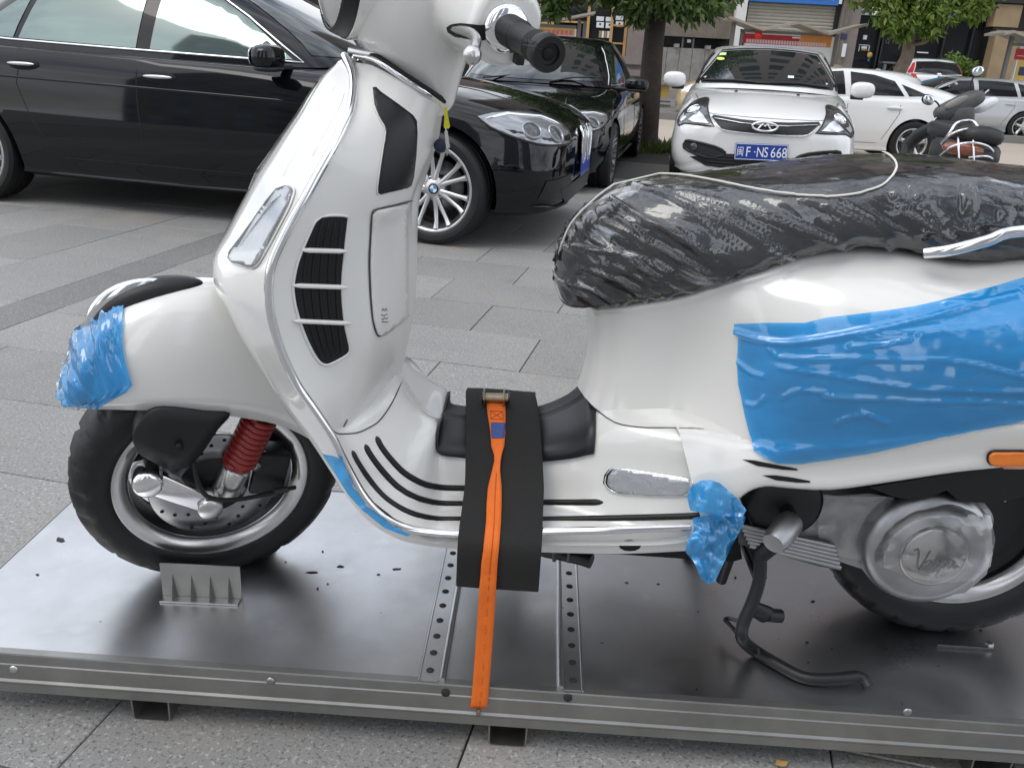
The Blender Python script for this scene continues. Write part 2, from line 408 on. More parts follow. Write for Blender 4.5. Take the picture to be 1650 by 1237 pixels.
posmat('granite', (.300,.292,.280), (.225,.221,.214), .62, GSP, .85, .8, objvar=.11)
posmat('granite_dark', (.200,.197,.192), (.155,.153,.15), .6, GSP, .7, 1.1, objvar=.05)
PA = R_(-10.5)
posmat('granite_far', (.300,.292,.280), (.225,.221,.214), .62, GSP, .75, .8, joints=(PA, .6, .39, 0, 0))
posmat('joint', (.045,.043,.04), (.03,.03,.03), .9)
posmat('asphalt', (.115,.112,.107), (.085,.083,.08), .8, ((120,(.2,.195,.185),.58,.7,.5),), .6, 1.2)
posmat('concrete_road', (.47,.40,.335), (.38,.33,.285), .75, ((60,(.30,.26,.22),.58,.7,.4),), .8, .5)
posmat('kerb_stone', (.21,.205,.195), (.15,.147,.14), .7, ((90,(.1,.1,.1),.56,.68,.5),), .7, 2)
posmat('soil', (.07,.055,.035), (.045,.038,.025), .9, (), .8, 6, bump=.8, bscale=60)
posmat('brick_pave', (.165,.125,.105), (.125,.10,.085), .8, ((70,(.09,.075,.065),.55,.68,.5),), .7, 1.5, objvar=.12)
posmat('yellow_line', (.42,.27,.06), (.26,.18,.07), .7, ((14,(.12,.11,.1),.5,.66,.6),), .9, 5)
def flat(name, x0, y0, x1, y1, z, mt, rz=0, o=(0, 0)):
    c, s = math.cos(rz), math.sin(rz)
    V = [(o[0]+x*c-y*s, o[1]+x*s+y*c, z) for x, y in ((x0,y0),(x1,y0),(x1,y1),(x0,y1))]
    return tag(ob(name, V, [[0,1,2,3]], mt, smooth=False), kind='structure')
flat('ground', -160, -160, 160, 260, -.2, MATS['asphalt'])
# direction frame of the paving: e1 along the rows, e2 across
e1 = Vector((math.cos(PA), math.sin(PA), 0)); e2 = Vector((-math.sin(PA), math.cos(PA), 0))
def PV(u, v, z=0): return e1*u + e2*v + Vector((0, 0, z))
YE = 7.2        # the plaza ends at the parking bays (row coordinate)
plaza = tag(ob('plaza_paving', [PV(-60,-60,-.016), PV(60,-60,-.016), PV(60,YE,-.016), PV(-60,YE,-.016)], [[0,1,2,3]], MATS['granite_dark'], smooth=False), kind='structure')
MSL_ = {}
def slab(u0, v0, u1, v1, mt):
    k = (round(u1-u0, 3), round(v1-v0, 3), mt.name)
    if k not in MSL_:
        g = .0018; bv = .0018; a, b = u1-u0-2*g, v1-v0-2*g
        top = [(-a/2+bv,-b/2+bv),(a/2-bv,-b/2+bv),(a/2-bv,b/2-bv),(-a/2+bv,b/2-bv)]; mid = [(-a/2,-b/2),(a/2,-b/2),(a/2,b/2),(-a/2,b/2)]
        V = [(x, y, 0) for x, y in top]+[(x, y, -bv) for x, y in mid]+[(x, y, -.015) for x, y in mid]
        F = [[0,1,2,3]]+[[i, i+4, (i+1) % 4+4, (i+1) % 4] for i in range(4)]+[[i+4, i+8, (i+1) % 4+8, (i+1) % 4+4] for i in range(4)]
        me = D.meshes.new('paving_slab'); me.from_pydata(V, [], F); me.materials.append(mt); MSL_[k] = me
    o = D.objects.new('paving_slab', MSL_[k]); COL.objects.link(o); o.parent = plaza
    c = PV((u0+u1)/2, (v0+v1)/2, random.uniform(-.0016, .0008)); o.location = c; o.rotation_euler = (random.uniform(-.0012,.0012), random.uniform(-.0012,.0012), PA)
def seen(u, v, mg=60):
    p = PV(u, v); d = p-CPOS
    if d.dot(FW) < .25: return False
    q = PR(p); return -mg < q[0] < 1650+mg and -mg < q[1] < 1237+mg+160
v00 = PV(0, 0); 
# fitted row lines: v at (.135, 1.614) is a joint
vj = Vector((.135, 1.614, 0)).dot(e2); RH_ = .403; SLN = .6
band_u = -1.79     # dark border band between two laying directions
nsl = 0; far_v = 5.4
k = -6
while True:
    va = vj+RH_*k; vb = va+RH_; k += 1
    if va > far_v: break
    off = Vector((.245, 1.45, 0)).dot(e1) + (.3 if (k % 2) else .0)
    u = off - 6*SLN
    while u < 5.5:
        ua, ub = u, u+SLN; u += SLN
        if ub < band_u+.11: continue
        ua = max(ua, band_u+.11)
        if ub-ua < .05: continue
        if not any(seen(a, b, 240) for a, b in ((ua,va),(ub,va),(ua,vb),(ub,vb),((ua+ub)/2,(va+vb)/2))): continue
        slab(ua, va, ub, vb, MATS['granite']); nsl += 1
v = -1.5
while v < far_v:
    if seen(band_u, v+.3, 300): slab(band_u-.11, v, band_u+.11, v+.8, MATS['granite_dark'])
    v += .8
for c in range(10):
    ub = band_u-.11-.47*c; v = -1.5-.21*c
    while v < far_v:
        if any(seen(a, b, 420) for a, b in ((ub,v),(ub-.47,v),(ub,v+.8),(ub-.47,v+.8),(ub-.2,v+.4))): slab(ub-.47, v, ub, v+.8, MATS['granite'])
        v += .8
# beyond the slabs one can tell apart the joints are in the material
flat('plaza_far', -60, far_v, 60, YE, -.002, MATS['granite_far'], PA)
flat('plaza_side', 5.6, -60, 60, far_v-.002, -.002, MATS['granite_far'], PA)
flat('plaza_side', -60, -60, band_u-.13-.47*10, far_v-.002, -.002, MATS['granite_far'], PA)
# parking bays, brick strip, planting strip, road, far pavement (all run along e1)
flat('parking_bay', -60, YE, 60, 9.0, -.03, MATS['asphalt'], PA)
bp_ = flat('brick_strip', -60, 9.0, 60, 10.25, -.04, MATS['joint'], PA)
for i in range(-3, 26):
    for j in range(6):
        p = PV(1.2+i*.21+(.105 if j % 2 else 0), 9.105+j*.21)
        q = PR(p)
        if not (980 < q[0] < 1130): continue
        if 'bk' not in MSL_:
            V = [(x*.2, y*.2, z) for z in (0, -.012) for x, y in ((-.5,-.5),(.5,-.5),(.5,.5),(-.5,.5))]
            me = D.meshes.new('paving_brick'); me.from_pydata(V, [], [[0,1,2,3]]+[[a, a+4, (a+1) % 4+4, (a+1) % 4] for a in range(4)]); me.materials.append(MATS['brick_pave']); MSL_['bk'] = me
        o = D.objects.new('paving_brick', MSL_['bk']); COL.objects.link(o); o.parent = bp_; o.location = (p.x, p.y, random.uniform(-.031,-.027)); o.rotation_euler = (0, 0, PA)
# yellow bay markings
for u in (1.15-.04, 3.3):
    flat('bay_marking', u, YE+.1, u+.13, 8.95, -.024, MATS['yellow_line'], PA)
flat('planting_strip', -60, 10.25, 60, 10.95, -.035, MATS['soil'], PA)
flat('road', -60, 10.95, 60, 19.3, -.15, MATS['concrete_road'], PA)
def bar(name, u0, v0, u1, v1, z0, z1, mt, rz):
    c, s = math.cos(rz), math.sin(rz); R2 = Matrix.Rotation(rz, 4, 'Z')
    o = MB().box((u0,v0,z0),(u1,v1,z1), R2).build(name, mt, smooth=False, bev=.01); return tag(o, kind='structure')
bar('kerb', -60, 10.90, 60, 11.02, -.158, -.01, MATS['kerb_stone'], PA)
bar('far_kerb', -60, 19.3, 60, 19.45, -.158, .0, MATS['kerb_stone'], PA)
flat('far_pavement', -60, 19.4, 60, 60, -.02, MATS['kerb_stone'], PA)

# ================================================================== SCOOTER
Z0 = .125                       # top of the steel pallet
W = MATS
mat('fin_black', (.003,.003,.0035), .5); mat('disc_steel', (.34,.34,.35), .3, 1, var=.15, vscale=60)
scooter = root('motor_scooter', (.69, 0, Z0), 'white retro motor scooter on its centre stand, strapped to a steel pallet', 'scooter')
rk = R_(26); AX = Vector((math.sin(rk), 0, math.cos(rk))); AF = Vector((-math.cos(rk), 0, math.sin(rk)))
HUB = Vector((.035, 0, Z0+.222)); STEER = Matrix.Rotation(R_(28), 3, AX)
def FL(a, f, lat): return HUB + STEER @ (AX*a + AF*f + Vector((0, -lat, 0)))       # steered place: along the axis, forward, to the left
def FA(px, py, lat):                                                              # pixel on the steered plane -> (a, f, lat)
    n = STEER @ Vector((0, -1, 0)); d = ray(px, py); P = CPOS + d*((HUB+n*lat-CPOS).dot(n)/d.dot(n))
    q = STEER.transposed() @ (P-HUB); return (q.dot(AX), q.dot(AF), lat)
def FP(px, py, lat): return FL(*FA(px, py, lat))
NL = STEER @ Vector((0, -1, 0)); FD = STEER @ AF; AD = AX.copy()
def Zfor(X, Y, poly):
    lo, hi = .05, 1.35
    for _ in range(40):
        m = (lo+hi)/2; q = PR((X, Y, m))
        if q[1] < interp(poly, q[0]): hi = m
        else: lo = m
    return lo

# ---- leg shield: outer skin, from the top down into the sill under the floor
E_ = [(556,93,-.035),(569,121,-.085),(570,152,-.125),(564,182,-.158),(552,209,-.18),(534,247,-.205),(513,284,-.222),(493,321,-.237),(473,355,-.248),(456,389,-.256),(442,420,-.262),(435,450,-.265),(435,487,-.266),(440,519,-.265),(454,565,-.262),(479,619,-.255),(508,661,-.25),(536,704,-.245),(559,751,-.24),(584,795,-.237),(612,827,-.235),(644,846,-.234),(675,855,-.233),(732,860,-.232),(800,859,-.232),(871,856,-.232),(997,853,-.23),(1112,849,-.222)]
S_ = [(545,100),(537,107),(520,122),(500,150),(479,184),(455,218),(432,252),(415,277),(393,318),(370,360),(350,393),(344,420),(348,455),(366,487),(392,540),(428,597),(463,655),(500,702),(532,750),(565,800),(600,838),(637,861),(672,872),(732,880),(800,884),(871,886),(997,889),(1112,884)]
SY = [0,0,0,0,0,0,0,0,-.01,-.02,-.04,-.07,-.11,-.14,-.16,-.17,-.18,-.19,-.195,-.2,-.2,-.2,-.2,-.2,-.2,-.2,-.2,-.19]
TRIM = [U(x, y, Y) for x, y, Y in E_]
rows = []
for (ex, ey, eY), (sx, sy), sY in zip(E_, S_, SY):
    e = U(ex, ey, eY); s = U(sx, sy, sY)
    k = min(1, max(0, (-sY-.0)/.16))                # 0: section reaches the centre line, 1: silhouette is the wing itself
    m1 = e.lerp(s, .42); m1.y = lerp(e.y, s.y, .30); m1 += (s-e).normalized()*.012
    m2 = e.lerp(s, .78); m2.y = lerp(e.y, s.y, .60); m2 += (s-e).normalized()*.006
    if k < .5: t1 = Vector((s.x, 0, s.z)) if sY == 0 else Vector((s.x+.004, 0, s.z+.004)); t0 = s.lerp(t1, .5)
    else: t0 = Vector((s.x+.03, s.y*.72, s.z+.02)); t1 = Vector((s.x+.09, s.y*.3, s.z+.05))
    rows.append([e, m1, m2, s, t0, t1])
MSH = MB().grid(catgrid(rows, 3, 4))
shield = MSH.build('leg_shield', W['white_paint'], scooter)
m = MB().grid([[Vector((p.x, -p.y, p.z)) for p in r] for r in catgrid(rows, 3, 4)])
m.build('leg_shield', W['white_paint'], scooter)
# bright trim along the edge
m = MB().tube(cat([p+Vector((0, -.003, .002)) for p in TRIM], 4), .0064, 10); trim = m.build('edge_trim', W['chrome'], scooter)
m = MB().tube(cat([Vector((p.x, -p.y+.003, p.z)) for p in TRIM], 3), .0075, 8); m.build('edge_trim', W['chrome'], scooter)

# ---- inner panel behind the shield, with the glove box bulge
IN = [
 [(574,101,-.045),(600,106,-.085),(640,126,-.098),(680,148,-.085),(706,163,-.045),(714,168,0)],
 [(578,132,-.105),(604,146,-.125),(640,172,-.128),(676,190,-.105),(698,198,-.055),(706,202,0)],
 [(573,180,-.155),(598,196,-.160),(632,216,-.150),(668,236,-.118),(690,240,-.060),(697,242,0)],
 [(548,243,-.203),(582,258,-.185),(620,278,-.165),(655,290,-.128),(672,288,-.065),(679,286,0)],
 [(524,288,-.222),(566,304,-.198),(600,322,-.175),(632,338,-.142),(656,334,-.075),(665,326,0)],
 [(488,348,-.245),(548,356,-.206),(580,362,-.182),(606,370,-.154),(648,374,-.085),(664,374,0)],
 [(462,398,-.256),(540,406,-.208),(576,414,-.180),(602,420,-.156),(646,426,-.088),(663,428,0)],
 [(447,450,-.263),(536,458,-.208),(574,464,-.180),(601,470,-.157),(645,478,-.090),(662,480,0)],
 [(447,490,-.264),(536,500,-.207),(574,510,-.179),(603,520,-.156),(642,534,-.088),(659,538,0)],
 [(456,540,-.261),(538,550,-.205),(576,556,-.176),(605,562,-.150),(634,578,-.082),(650,586,0)],
 [(476,590,-.255),(540,598,-.203),(572,602,-.174),(598,610,-.142),(620,622,-.078),(636,628,0)],
 [(504,640,-.247),(545,648,-.205),(568,652,-.178),(588,658,-.145),(604,664,-.09),(616,668,0)],
 [(530,686,-.242),(548,697,-.205),(566,698,-.185),(582,694,-.155),(598,686,-.11),(610,680,0)]]
IN = [[(r[0][0]-(3 if i in (0, 12) else 8), r[0][1]-2, r[0][2]-.006)]+r for i, r in enumerate(IN)]
rin = [[U(*p) for p in r] for r in IN]
for r in rin: r[-1].y = 0
MIN = MB().grid(catgrid(rin, 4, 4))
inner = MIN.build('inner_panel', W['inner_white'], scooter)
MB().grid([[Vector((p.x, -p.y, p.z)) for p in r] for r in catgrid(rin, 4, 4)]).build('inner_panel', W['inner_white'], scooter)
CIN = camcast(bvh(MIN))
patch('knee_pad', CIN, [(601,143),(606,142),(614,150),(640,168),(664,186),(670,195),(671,215),(669,250),(665,285),(661,299),(654,303),(612,313),(608,310),(608,300),(612,270),(617,240),(621,214),(619,203),(610,188),(603,170)], 7, W['black_plastic'], inner, off=.0012, thick=.002)
m = MB(); sline(m, CIN, cat([(601,143),(606,142),(614,150),(640,168),(664,186),(670,195),(671,215),(669,250),(665,285),(661,299),(654,303),(612,313),(608,310),(608,300),(612,270),(617,240),(621,214),(619,203),(610,188),(603,170),(601,143)], 2), .0012, 5, .001); m.build('pad_rim', W['inner_white'], inner)
# glove box lid
GB = [(607,338),(630,333),(655,327),(655,327),(655,420),(655,510),(645,520),(622,536),(611,541),(606,537),(600,515),(597,480),(595,430),(596,390),(599,345)]
patch('glove_box_lid', CIN, GB, 7, W['inner_white'], inner, off=.0018, thick=.003)
m = MB(); sline(m, CIN, cat([(664,323),(640,329),(606,337),(599,345),(596,380),(594,430),(597,490),(601,520),(606,537),(612,541),(630,531),(650,515),(663,503)], 2), .0013, 5, .0016); m.build('lid_gap', W['steel_dark'], inner)
# radiator grille: opening, fins, three white bars, rim
GR = [(518,350),(530,347),(548,347),(560,349),(561,356),(558,380),(555,410),(552,440),(551,470),(553,500),(557,530),(563,556),(562,568),(552,576),(535,585),(525,588),(515,584),(505,570),(494,548),(484,522),(476,495),(472,468),(474,445),(480,420),(490,395),(500,372),(508,356)]
gr = patch('grille_opening', CIN, GR, 7, W['void'], inner, off=.0008)
m = MB(); sline(m, CIN, cat(GR+[GR[0]], 2), .0022, 5, .0006); m.build('grille_rim', W['inner_white'], inner)
for k in range(5):
    m = MB(); 
    P = [(lerp(510+k*10.0, 517+k*8.5, t) - 24*math.sin(math.pi*t)*(1-.16*k), lerp(354, 578-k*1, t)) for t in [i/14 for i in range(15)]]
    P = [p for p in P if inpoly(p, GR)]
    if len(P) > 2: sline(m, CIN, P, .0026, 6, .0004); m.build('grille_fin', W['fin_black'], inner)
for (x0, y0), (x1, y1) in (((487,402),(557,404)),((473,459),(559,462)),((474,516),(565,520))):
    m = MB(); sline(m, CIN, [(x0-3, y0), (x1, y1)], .0036, 6, .0035, 8); m.build('grille_bar', W['white_paint'], inner)
# tiny maker's script and pictogram on the lid
m = MB()
for P in ([(612,500),(614,496),(616,500)],[(617,500),(619,496),(621,500)],[(611,506),(616,508),(621,505)],[(612,512),(614,515),(616,511),(619,513),(622,511)],[(612,518),(622,518)]):
    sline(m, CIN, P, .0006, 3, .0036)
m.build('lid_emblem', W['steel_dark'], inner)
m = MB(); sline(m, CIN, [(553,687),(559,676)], .0012, 4, .001); m.build('slot', W['steel_dark'], inner)

# ---- front turn signal in the shield
CSH = camcast(bvh(MSH))
TS = [(466,302),(472,303),(476,309),(470,330),(455,360),(438,392),(422,420),(412,431),(402,432),(380,425),(372,418),(374,408),(392,385),(412,357),(434,326),(450,307)]
ts = patch('turn_signal', CSH, TS, 7, W['lens_back'], shield, off=.002, thick=.003)
patch('lens', CSH, TS, 7, W['lens'], ts, off=.0055, thick=.001)
m = MB(); sline(m, CSH, cat(TS+[TS[0]], 2), .0016, 5, .002); m.build('lens_rim', W['white_paint'], ts)
m = MB()
for k in range(5): sline(m, CSH, [(392+k*3+8*k, 400-16*k), (447+k*3, 322-k*2+4)], .0011, 6, .0062)
m.build('lens_rib', W['lens'], ts)
# raised creases on the shield nose (pressed ribs)
m = MB()
sline(m, CSH, cat([(545,132),(520,170),(486,230),(453,290)], 4), .004, 6, -.0026); sline(m, CSH, cat([(556,145),(545,175),(522,220),(500,258)], 4), .004, 6, -.0026)
m.build('pressed_rib', W['white_paint'], shield)

# ---- floor and tunnel
prof = {}
def sec(P): return [U(*p) for p in P]
FLR = [
 sec([(500,652,-.225),(528,666,-.165),(568,650,-.115),(596,628,-.075),(616,608,-.045),(630,592,-.02),(640,588,.01)]),
 sec([(520,680,-.247),(548,690,-.205),(585,672,-.165),(612,650,-.12),(632,632,-.085),(646,614,-.04),(652,612,0)]),
 sec([(541,712,-.244),(570,714,-.205),(612,700,-.16),(640,676,-.12),(656,654,-.085),(664,640,-.045),(668,636,0)]),
 sec([(564,755,-.240),(592,752,-.205),(636,736,-.16),(662,706,-.12),(676,680,-.09),(682,663,-.06),(686,660,0)]),
 sec([(588,796,-.237),(618,787,-.20),(660,764,-.155),(686,728,-.12),(699,700,-.095),(704,680,-.07),(709,673,0)])]
for X, P in ((.46, [(-.234,.368),(-.20,.378),(-.150,.384),(-.118,.408),(-.098,.440),(-.074,.464),(0,.474)]),
             (.50, [(-.233,.368),(-.20,.374),(-.145,.377),(-.112,.398),(-.095,.432),(-.074,.458),(0,.468)]),
             (.56, [(-.232,.369),(-.20,.373),(-.142,.376),(-.110,.396),(-.094,.430),(-.074,.456),(0,.467)]),
             (.62, [(-.232,.371),(-.20,.375),(-.145,.378),(-.114,.398),(-.098,.434),(-.078,.464),(0,.478)]),
             (.68, [(-.232,.374),(-.20,.378),(-.155,.382),(-.128,.404),(-.112,.448),(-.09,.490),(0,.510)]),
             (.73, [(-.231,.377),(-.204,.381),(-.172,.388),(-.152,.416),(-.138,.470),(-.112,.532),(0,.556)]),
             (.80, [(-.229,.381),(-.212,.385),(-.194,.396),(-.182,.430),(-.170,.485),(-.146,.545),(0,.575)]),
             (.87, [(-.224,.386),(-.216,.390),(-.206,.404),(-.200,.440),(-.192,.495),(-.172,.550),(0,.59)]),
             (.93, [(-.216,.392),(-.214,.398),(-.212,.416),(-.208,.450),(-.202,.500),(-.186,.556),(0,.60)])):
    FLR.append([Vector((X, y, z)) for y, z in P])
for i, p in enumerate(FLR[-1]): p.x -= .05*max(0, min(1, (.54-p.z)/.14))
for i, p in enumerate(FLR[-2]): p.x -= .02*max(0, min(1, (.54-p.z)/.14))
gf = catgrid(FLR, 4, 4); MFL = MB().grid(gf)
floor_ = MFL.build('floor_board', W['white_paint'], scooter)
MB().grid([[Vector((p.x, -p.y, p.z)) for p in r] for r in gf]).build('floor_board', W['white_paint'], scooter)
CFL = camcast(bvh(MFL))
for P in ([(567,726),(575,742),(592,768),(615,796),(640,815),(668,828),(700,835),(735,836),(800,836),(871,836),(1000,834),(1110,831),(1130,829)],
          [(588,716),(597,733),(615,757),(640,783),(668,800),(700,809),(735,811),(800,810),(871,809),(972,809)],
          [(606,703),(614,719),(630,740),(652,762),(680,778),(705,784),(735,786),(800,786)]):
    a = MB(); Q = sline(a, CFL, cat(P, 4), .0055, 5, -.0012, 8); a.build('floor_strip', W['rubber'], floor_)
m = MB(); sline(m, camcast(bvh(MIN, MFL)), cat([(527,683),(534,691),(542,698),(556,699),(575,697),(592,690),(606,682),(616,672),(628,655),(640,632),(650,608)], 3), .0011, 5, .0004); m.build('panel_gap', W['steel_dark'], inner)
# rubber pad over the tunnel
PAD = [(682,642),(690,646),(706,656),(735,662),(790,666),(850,660),(880,652),(908,640),(930,626),(942,616),(946,640),(951,668),(952,690),(935,701),(900,712),(865,718),(800,720),(740,704),(712,694),(694,680),(684,664)]
MPD = MB()
def padsheet(sg):
    rows = []
    for r in gf[17:40]:
        a = r[-8:] ; rows.append([Vector((p.x, sg*p.y, p.z+.0035)) + Vector((0, -.002*sg if i < 3 else 0, 0)) for i, p in enumerate(a)])
    return rows
m = MB().grid(padsheet(1)); m.grid(padsheet(-1)); pad = m.build('tunnel_pad', W['dark_plastic'], scooter, thick=.004)
CPD = camcast(bvh(m))
for q in ((712,683),(908,702)):
    h = CPD(q)
    if h: mm = MB().lathe([(.0001,.003),(.004,.003),(.006,.0015),(.0062,0)], frame_y(h[0], h[1]), 12); mm.build('screw', W['void'], pad)

# ---- rear body
SEAM = [(930,632),(943,640),(958,657),(990,680),(1030,688),(1075,689),(1135,691),(1215,712),(1290,716),(1400,708),(1560,690),(1650,680),(1900,650)]
SEATB = [(900,486),(930,495),(1000,487),(1130,465),(1200,442),(1300,405),(1400,392),(1490,405),(1560,415),(1650,400),(1900,380)]
SILL = [(1150,850),(1180,815),(1200,795),(1225,783),(1330,790),(1480,770),(1600,752),(1700,735),(1950,690)]
wtab = [(.70,.055),(.73,.088),(.78,.103),(.83,.112),(.88,.140),(.93,.186),(1.0,.226),(1.08,.252),(1.2,.272),(1.35,.274),(1.5,.245),(1.62,.19),(1.72,.12),(1.77,.04)]
def cowl(X):
    wd = interp(wtab, X); zs = Zfor(X, -wd, SEAM) if X < 1.3 else lerp(Zfor(1.3, -.274, SEAM), .68, (X-1.3)/.47)
    zt = Zfor(X, -min(wd, .14), SEATB)-.006 if X < 1.3 else .85
    b = min(1, max(0, (X-.84)/.16)); o = []
    for t, f1, f0 in ((0, .985, 1.06), (.14, 1.0, 1.0), (.32, 1.0, .95), (.5, .975, .93), (.66, .91, .94), (.82, .79, .98), (.94, .62, 1.0), (1, .50, 1.0)):
        f = lerp(f0, f1, b); y = wd*f; z = zs+(zt-zs)*t
        x = X + (1-b)*.012*math.sin(math.pi*t)
        o.append(Vector((x, -y, z)))
    o.append(Vector((X, 0, zt+.012))); return o
XS = [.70,.715,.74,.78,.83,.88,.93,.98,1.04,1.12,1.22,1.34,1.46,1.58,1.68,1.77]
rr = [cowl(x) for x in XS]
r0 = [Vector((p.x-.010, p.y*.25, p.z)) for p in rr[0]]
r00 = [Vector((p.x-.013, 0, p.z)) for p in rr[0]]
gc = catgrid([r00, r0]+rr, 4, 4); MCW = MB().grid(gc)
cowl_o = MCW.build('rear_body', W['white_paint'], scooter)
MB().grid([[Vector((p.x, -p.y, p.z)) for p in r] for r in gc]).build('rear_body', W['white_paint'], scooter)
# lower sill under the seam
rows = []
sb = [(.86,.217),(.93,.217),(.97,.215),(1.0,.216),(1.06,.232),(1.14,.247),(1.24,.255),(1.36,.256),(1.48,.23)]
stp = [(.86,.180),(.88,.182),(.93,.197),(.97,.212),(1.0,.228),(1.08,.253)]
for X in (.885,.905,.925,.945,.97,1.0,1.06,1.14,1.24,1.36,1.48,1.6,1.7):
    wd = interp(wtab, X); yb = interp(sb, X) if X < 1.5 else wd*.9; ws = max(wd, interp(stp, X)) if X < 1.08 else wd
    zs = Zfor(X, -ws, SEAM) if X < 1.3 else lerp(Zfor(1.3, -.274, SEAM), .68, (X-1.3)/.47)
    zb = Zfor(X, -yb, SILL) if X < 1.3 else lerp(Zfor(1.3, -.255, SILL), .62, (X-1.3)/.47)
    zb = max(min(zb, zs-.02), .395)
    rows.append([Vector((X, -yb+.035, zb-.004)), Vector((X, -yb, zb)), Vector((X, -yb-.003, lerp(zb, zs, .35))), Vector((X, -lerp(yb, ws, .6)-.003, lerp(zb, zs, .8))), Vector((X, -ws+.004, zs-.002)), Vector((X, -min(ws, wd)+.02, zs+.008))])
for r, k in zip(rows[:4], (1, .75, .5, .25)):
    z0, z1 = r[1].z, r[4].z
    for i, p in enumerate(r):
        p.x -= .05*k*min(1, max(0, (p.z-z0)/(z1-z0)))
        if i > 3: p.y = max(p.y, -max(interp(wtab, p.x)+.004, interp(stp, p.x)-.002)) if i == 4 else p.y; p.z = Zfor(p.x, p.y, SEAM)-.003+(.008 if i == 5 else 0)
gs = catgrid(rows, 3, 3); MSL = MB().grid(gs)

sill = MSL.build('rear_sill', W['white_paint'], scooter)
MB().grid([[Vector((p.x, -p.y, p.z)) for p in r] for r in gs]).build('rear_sill', W['white_paint'], scooter)
TREAR = bvh(MCW, MSL, MFL); CRE = camcast(TREAR)
m = MB(); sline(m, CRE, cat([(944,642),(958,657),(990,680),(1030,688),(1075,689),(1135,691)], 3), .0011, 6, .0002)
m.build('panel_gap', W['steel_dark'], cowl_o)
for P in ([(1196,740),(1215,741),(1250,748),(1284,754),(1286,757),(1262,756),(1220,750)], [(1228,765),(1250,765),(1280,769),(1305,774),(1306,777),(1285,777),(1250,773)]):
    patch('vent_slot', CRE, P, 5, W['void'], sill, off=.0012)
# side reflector and amber light
RFL = rrect(978, 754, 1114, 798, 10)
RFL = [(978,765),(985,756),(995,754),(1040,760),(1090,768),(1112,772),(1116,780),(1112,792),(1100,797),(1050,797),(1000,794),(984,788),(976,778)]
rf = patch('side_reflector', CRE, [(x-4 if x < 1000 else x, y) for x, y in RFL], 7, W['void'], floor_, off=.0012)
patch('lens', CRE, [(x+4, y) if x < 1000 else (x, y) for x, y in RFL], 7, W['lens_back'], rf, off=.004, thick=.003)
m = MB(); sline(m, CRE, cat(RFL+[RFL[0]], 2), .0016, 5, .003); m.build('lens_rim', W['chrome'], rf)
AMB = rrect(1590, 724, 1700, 748, 11)
am = patch('side_marker', CRE, AMB, 6, W['amber'], sill, off=.004, thick=.004, bulge=lambda q, p: .003)
m = MB(); sline(m, CRE, cat(AMB+[AMB[0]], 1), .0018, 5, .003); m.build('marker_rim', W['black_plastic'], am)
# plug in the sill under the floor
CS2 = camcast(bvh(MSH))
patch('sill_plug', CS2, [(1015+18*math.cos(t*.5236), 878+9*math.sin(t*.5236)) for t in range(12)], 4, W['void'], shield, off=.001)

# ---- seat
STOP = [(880,440),(900,385),(912,362),(935,335),(970,308),(1010,291),(1100,279),(1200,270),(1290,260),(1400,250),(1500,252),(1600,265),(1650,275),(1900,300)]
sw = [(.638,.018),(.642,.042),(.650,.064),(.664,.084),(.69,.102),(.73,.118),(.80,.138),(.95,.158),(1.15,.172),(1.35,.166),(1.5,.145),(1.62,.11),(1.7,.06)]
rows = []
for X in (.638,.642,.650,.664,.69,.73,.79,.87,.97,1.08,1.2,1.33,1.46,1.58,1.66,1.70):
    wd = interp(sw, X)
    zt = Zfor(X, .05*min(1, wd/.1), STOP) if X < 1.3 else lerp(Zfor(1.3, .05, STOP), .93, (X-1.3)/.4)
    zb = Zfor(X, -wd*.9, SEATB) if X < 1.3 else .845
    if X < .66: zb = lerp(Zfor(.66, -.06, SEATB), zt, ((.66-X)/.022)**2*.30); zt = lerp(zt, zb, ((.66-X)/.022)**2*.35)
    h = zt-zb
    rows.append([Vector((X, -y*wd, zb+h*t)) for y, t in ((.0, -.03), (.80, -.01), (.94, .06), (1.0, .25), (.985, .5), (.92, .74), (.76, .9), (.45, .975), (0, 1.0))])
gse = catgrid(rows, 3, 3); MSE = MB().grid(gse)
full = [r[:-1]+[Vector((p.x, -p.y, p.z)) for p in r[::-1]] for r in gse]
MSE = MB().grid(full); MSE.cap(full[0]); MSE.cap(full[-1], True)
seat = MSE.build('seat', W['seat_vinyl'], scooter)
CSE = camcast(bvh(MSE))
m = MB(); sline(m, CSE, cat([(906,410),(925,365),(955,332),(985,308),(1012,293),(1045,287),(1095,288),(1150,297),(1210,309),(1270,317),(1330,320),(1385,314),(1420,303),(1440,285),(1443,270),(1430,255),(1412,249)], 4), .0016, 6, .0068); m.build('seat_piping', W['cord'], seat)

# ---- grab rail
m = MB(); m.tube(cat([U(1490,407,-.185), U(1530,403,-.20), U(1590,388,-.205), U(1650,372,-.20), Vector((1.45,-.18,.90)), Vector((1.62,-.13,.93)), Vector((1.70,0,.935)), Vector((1.62,.13,.93)), Vector((1.42,.19,.90)), Vector((1.2,.195,.86))], 5), .0085, 10); m.build('grab_rail', W['chrome'], scooter)

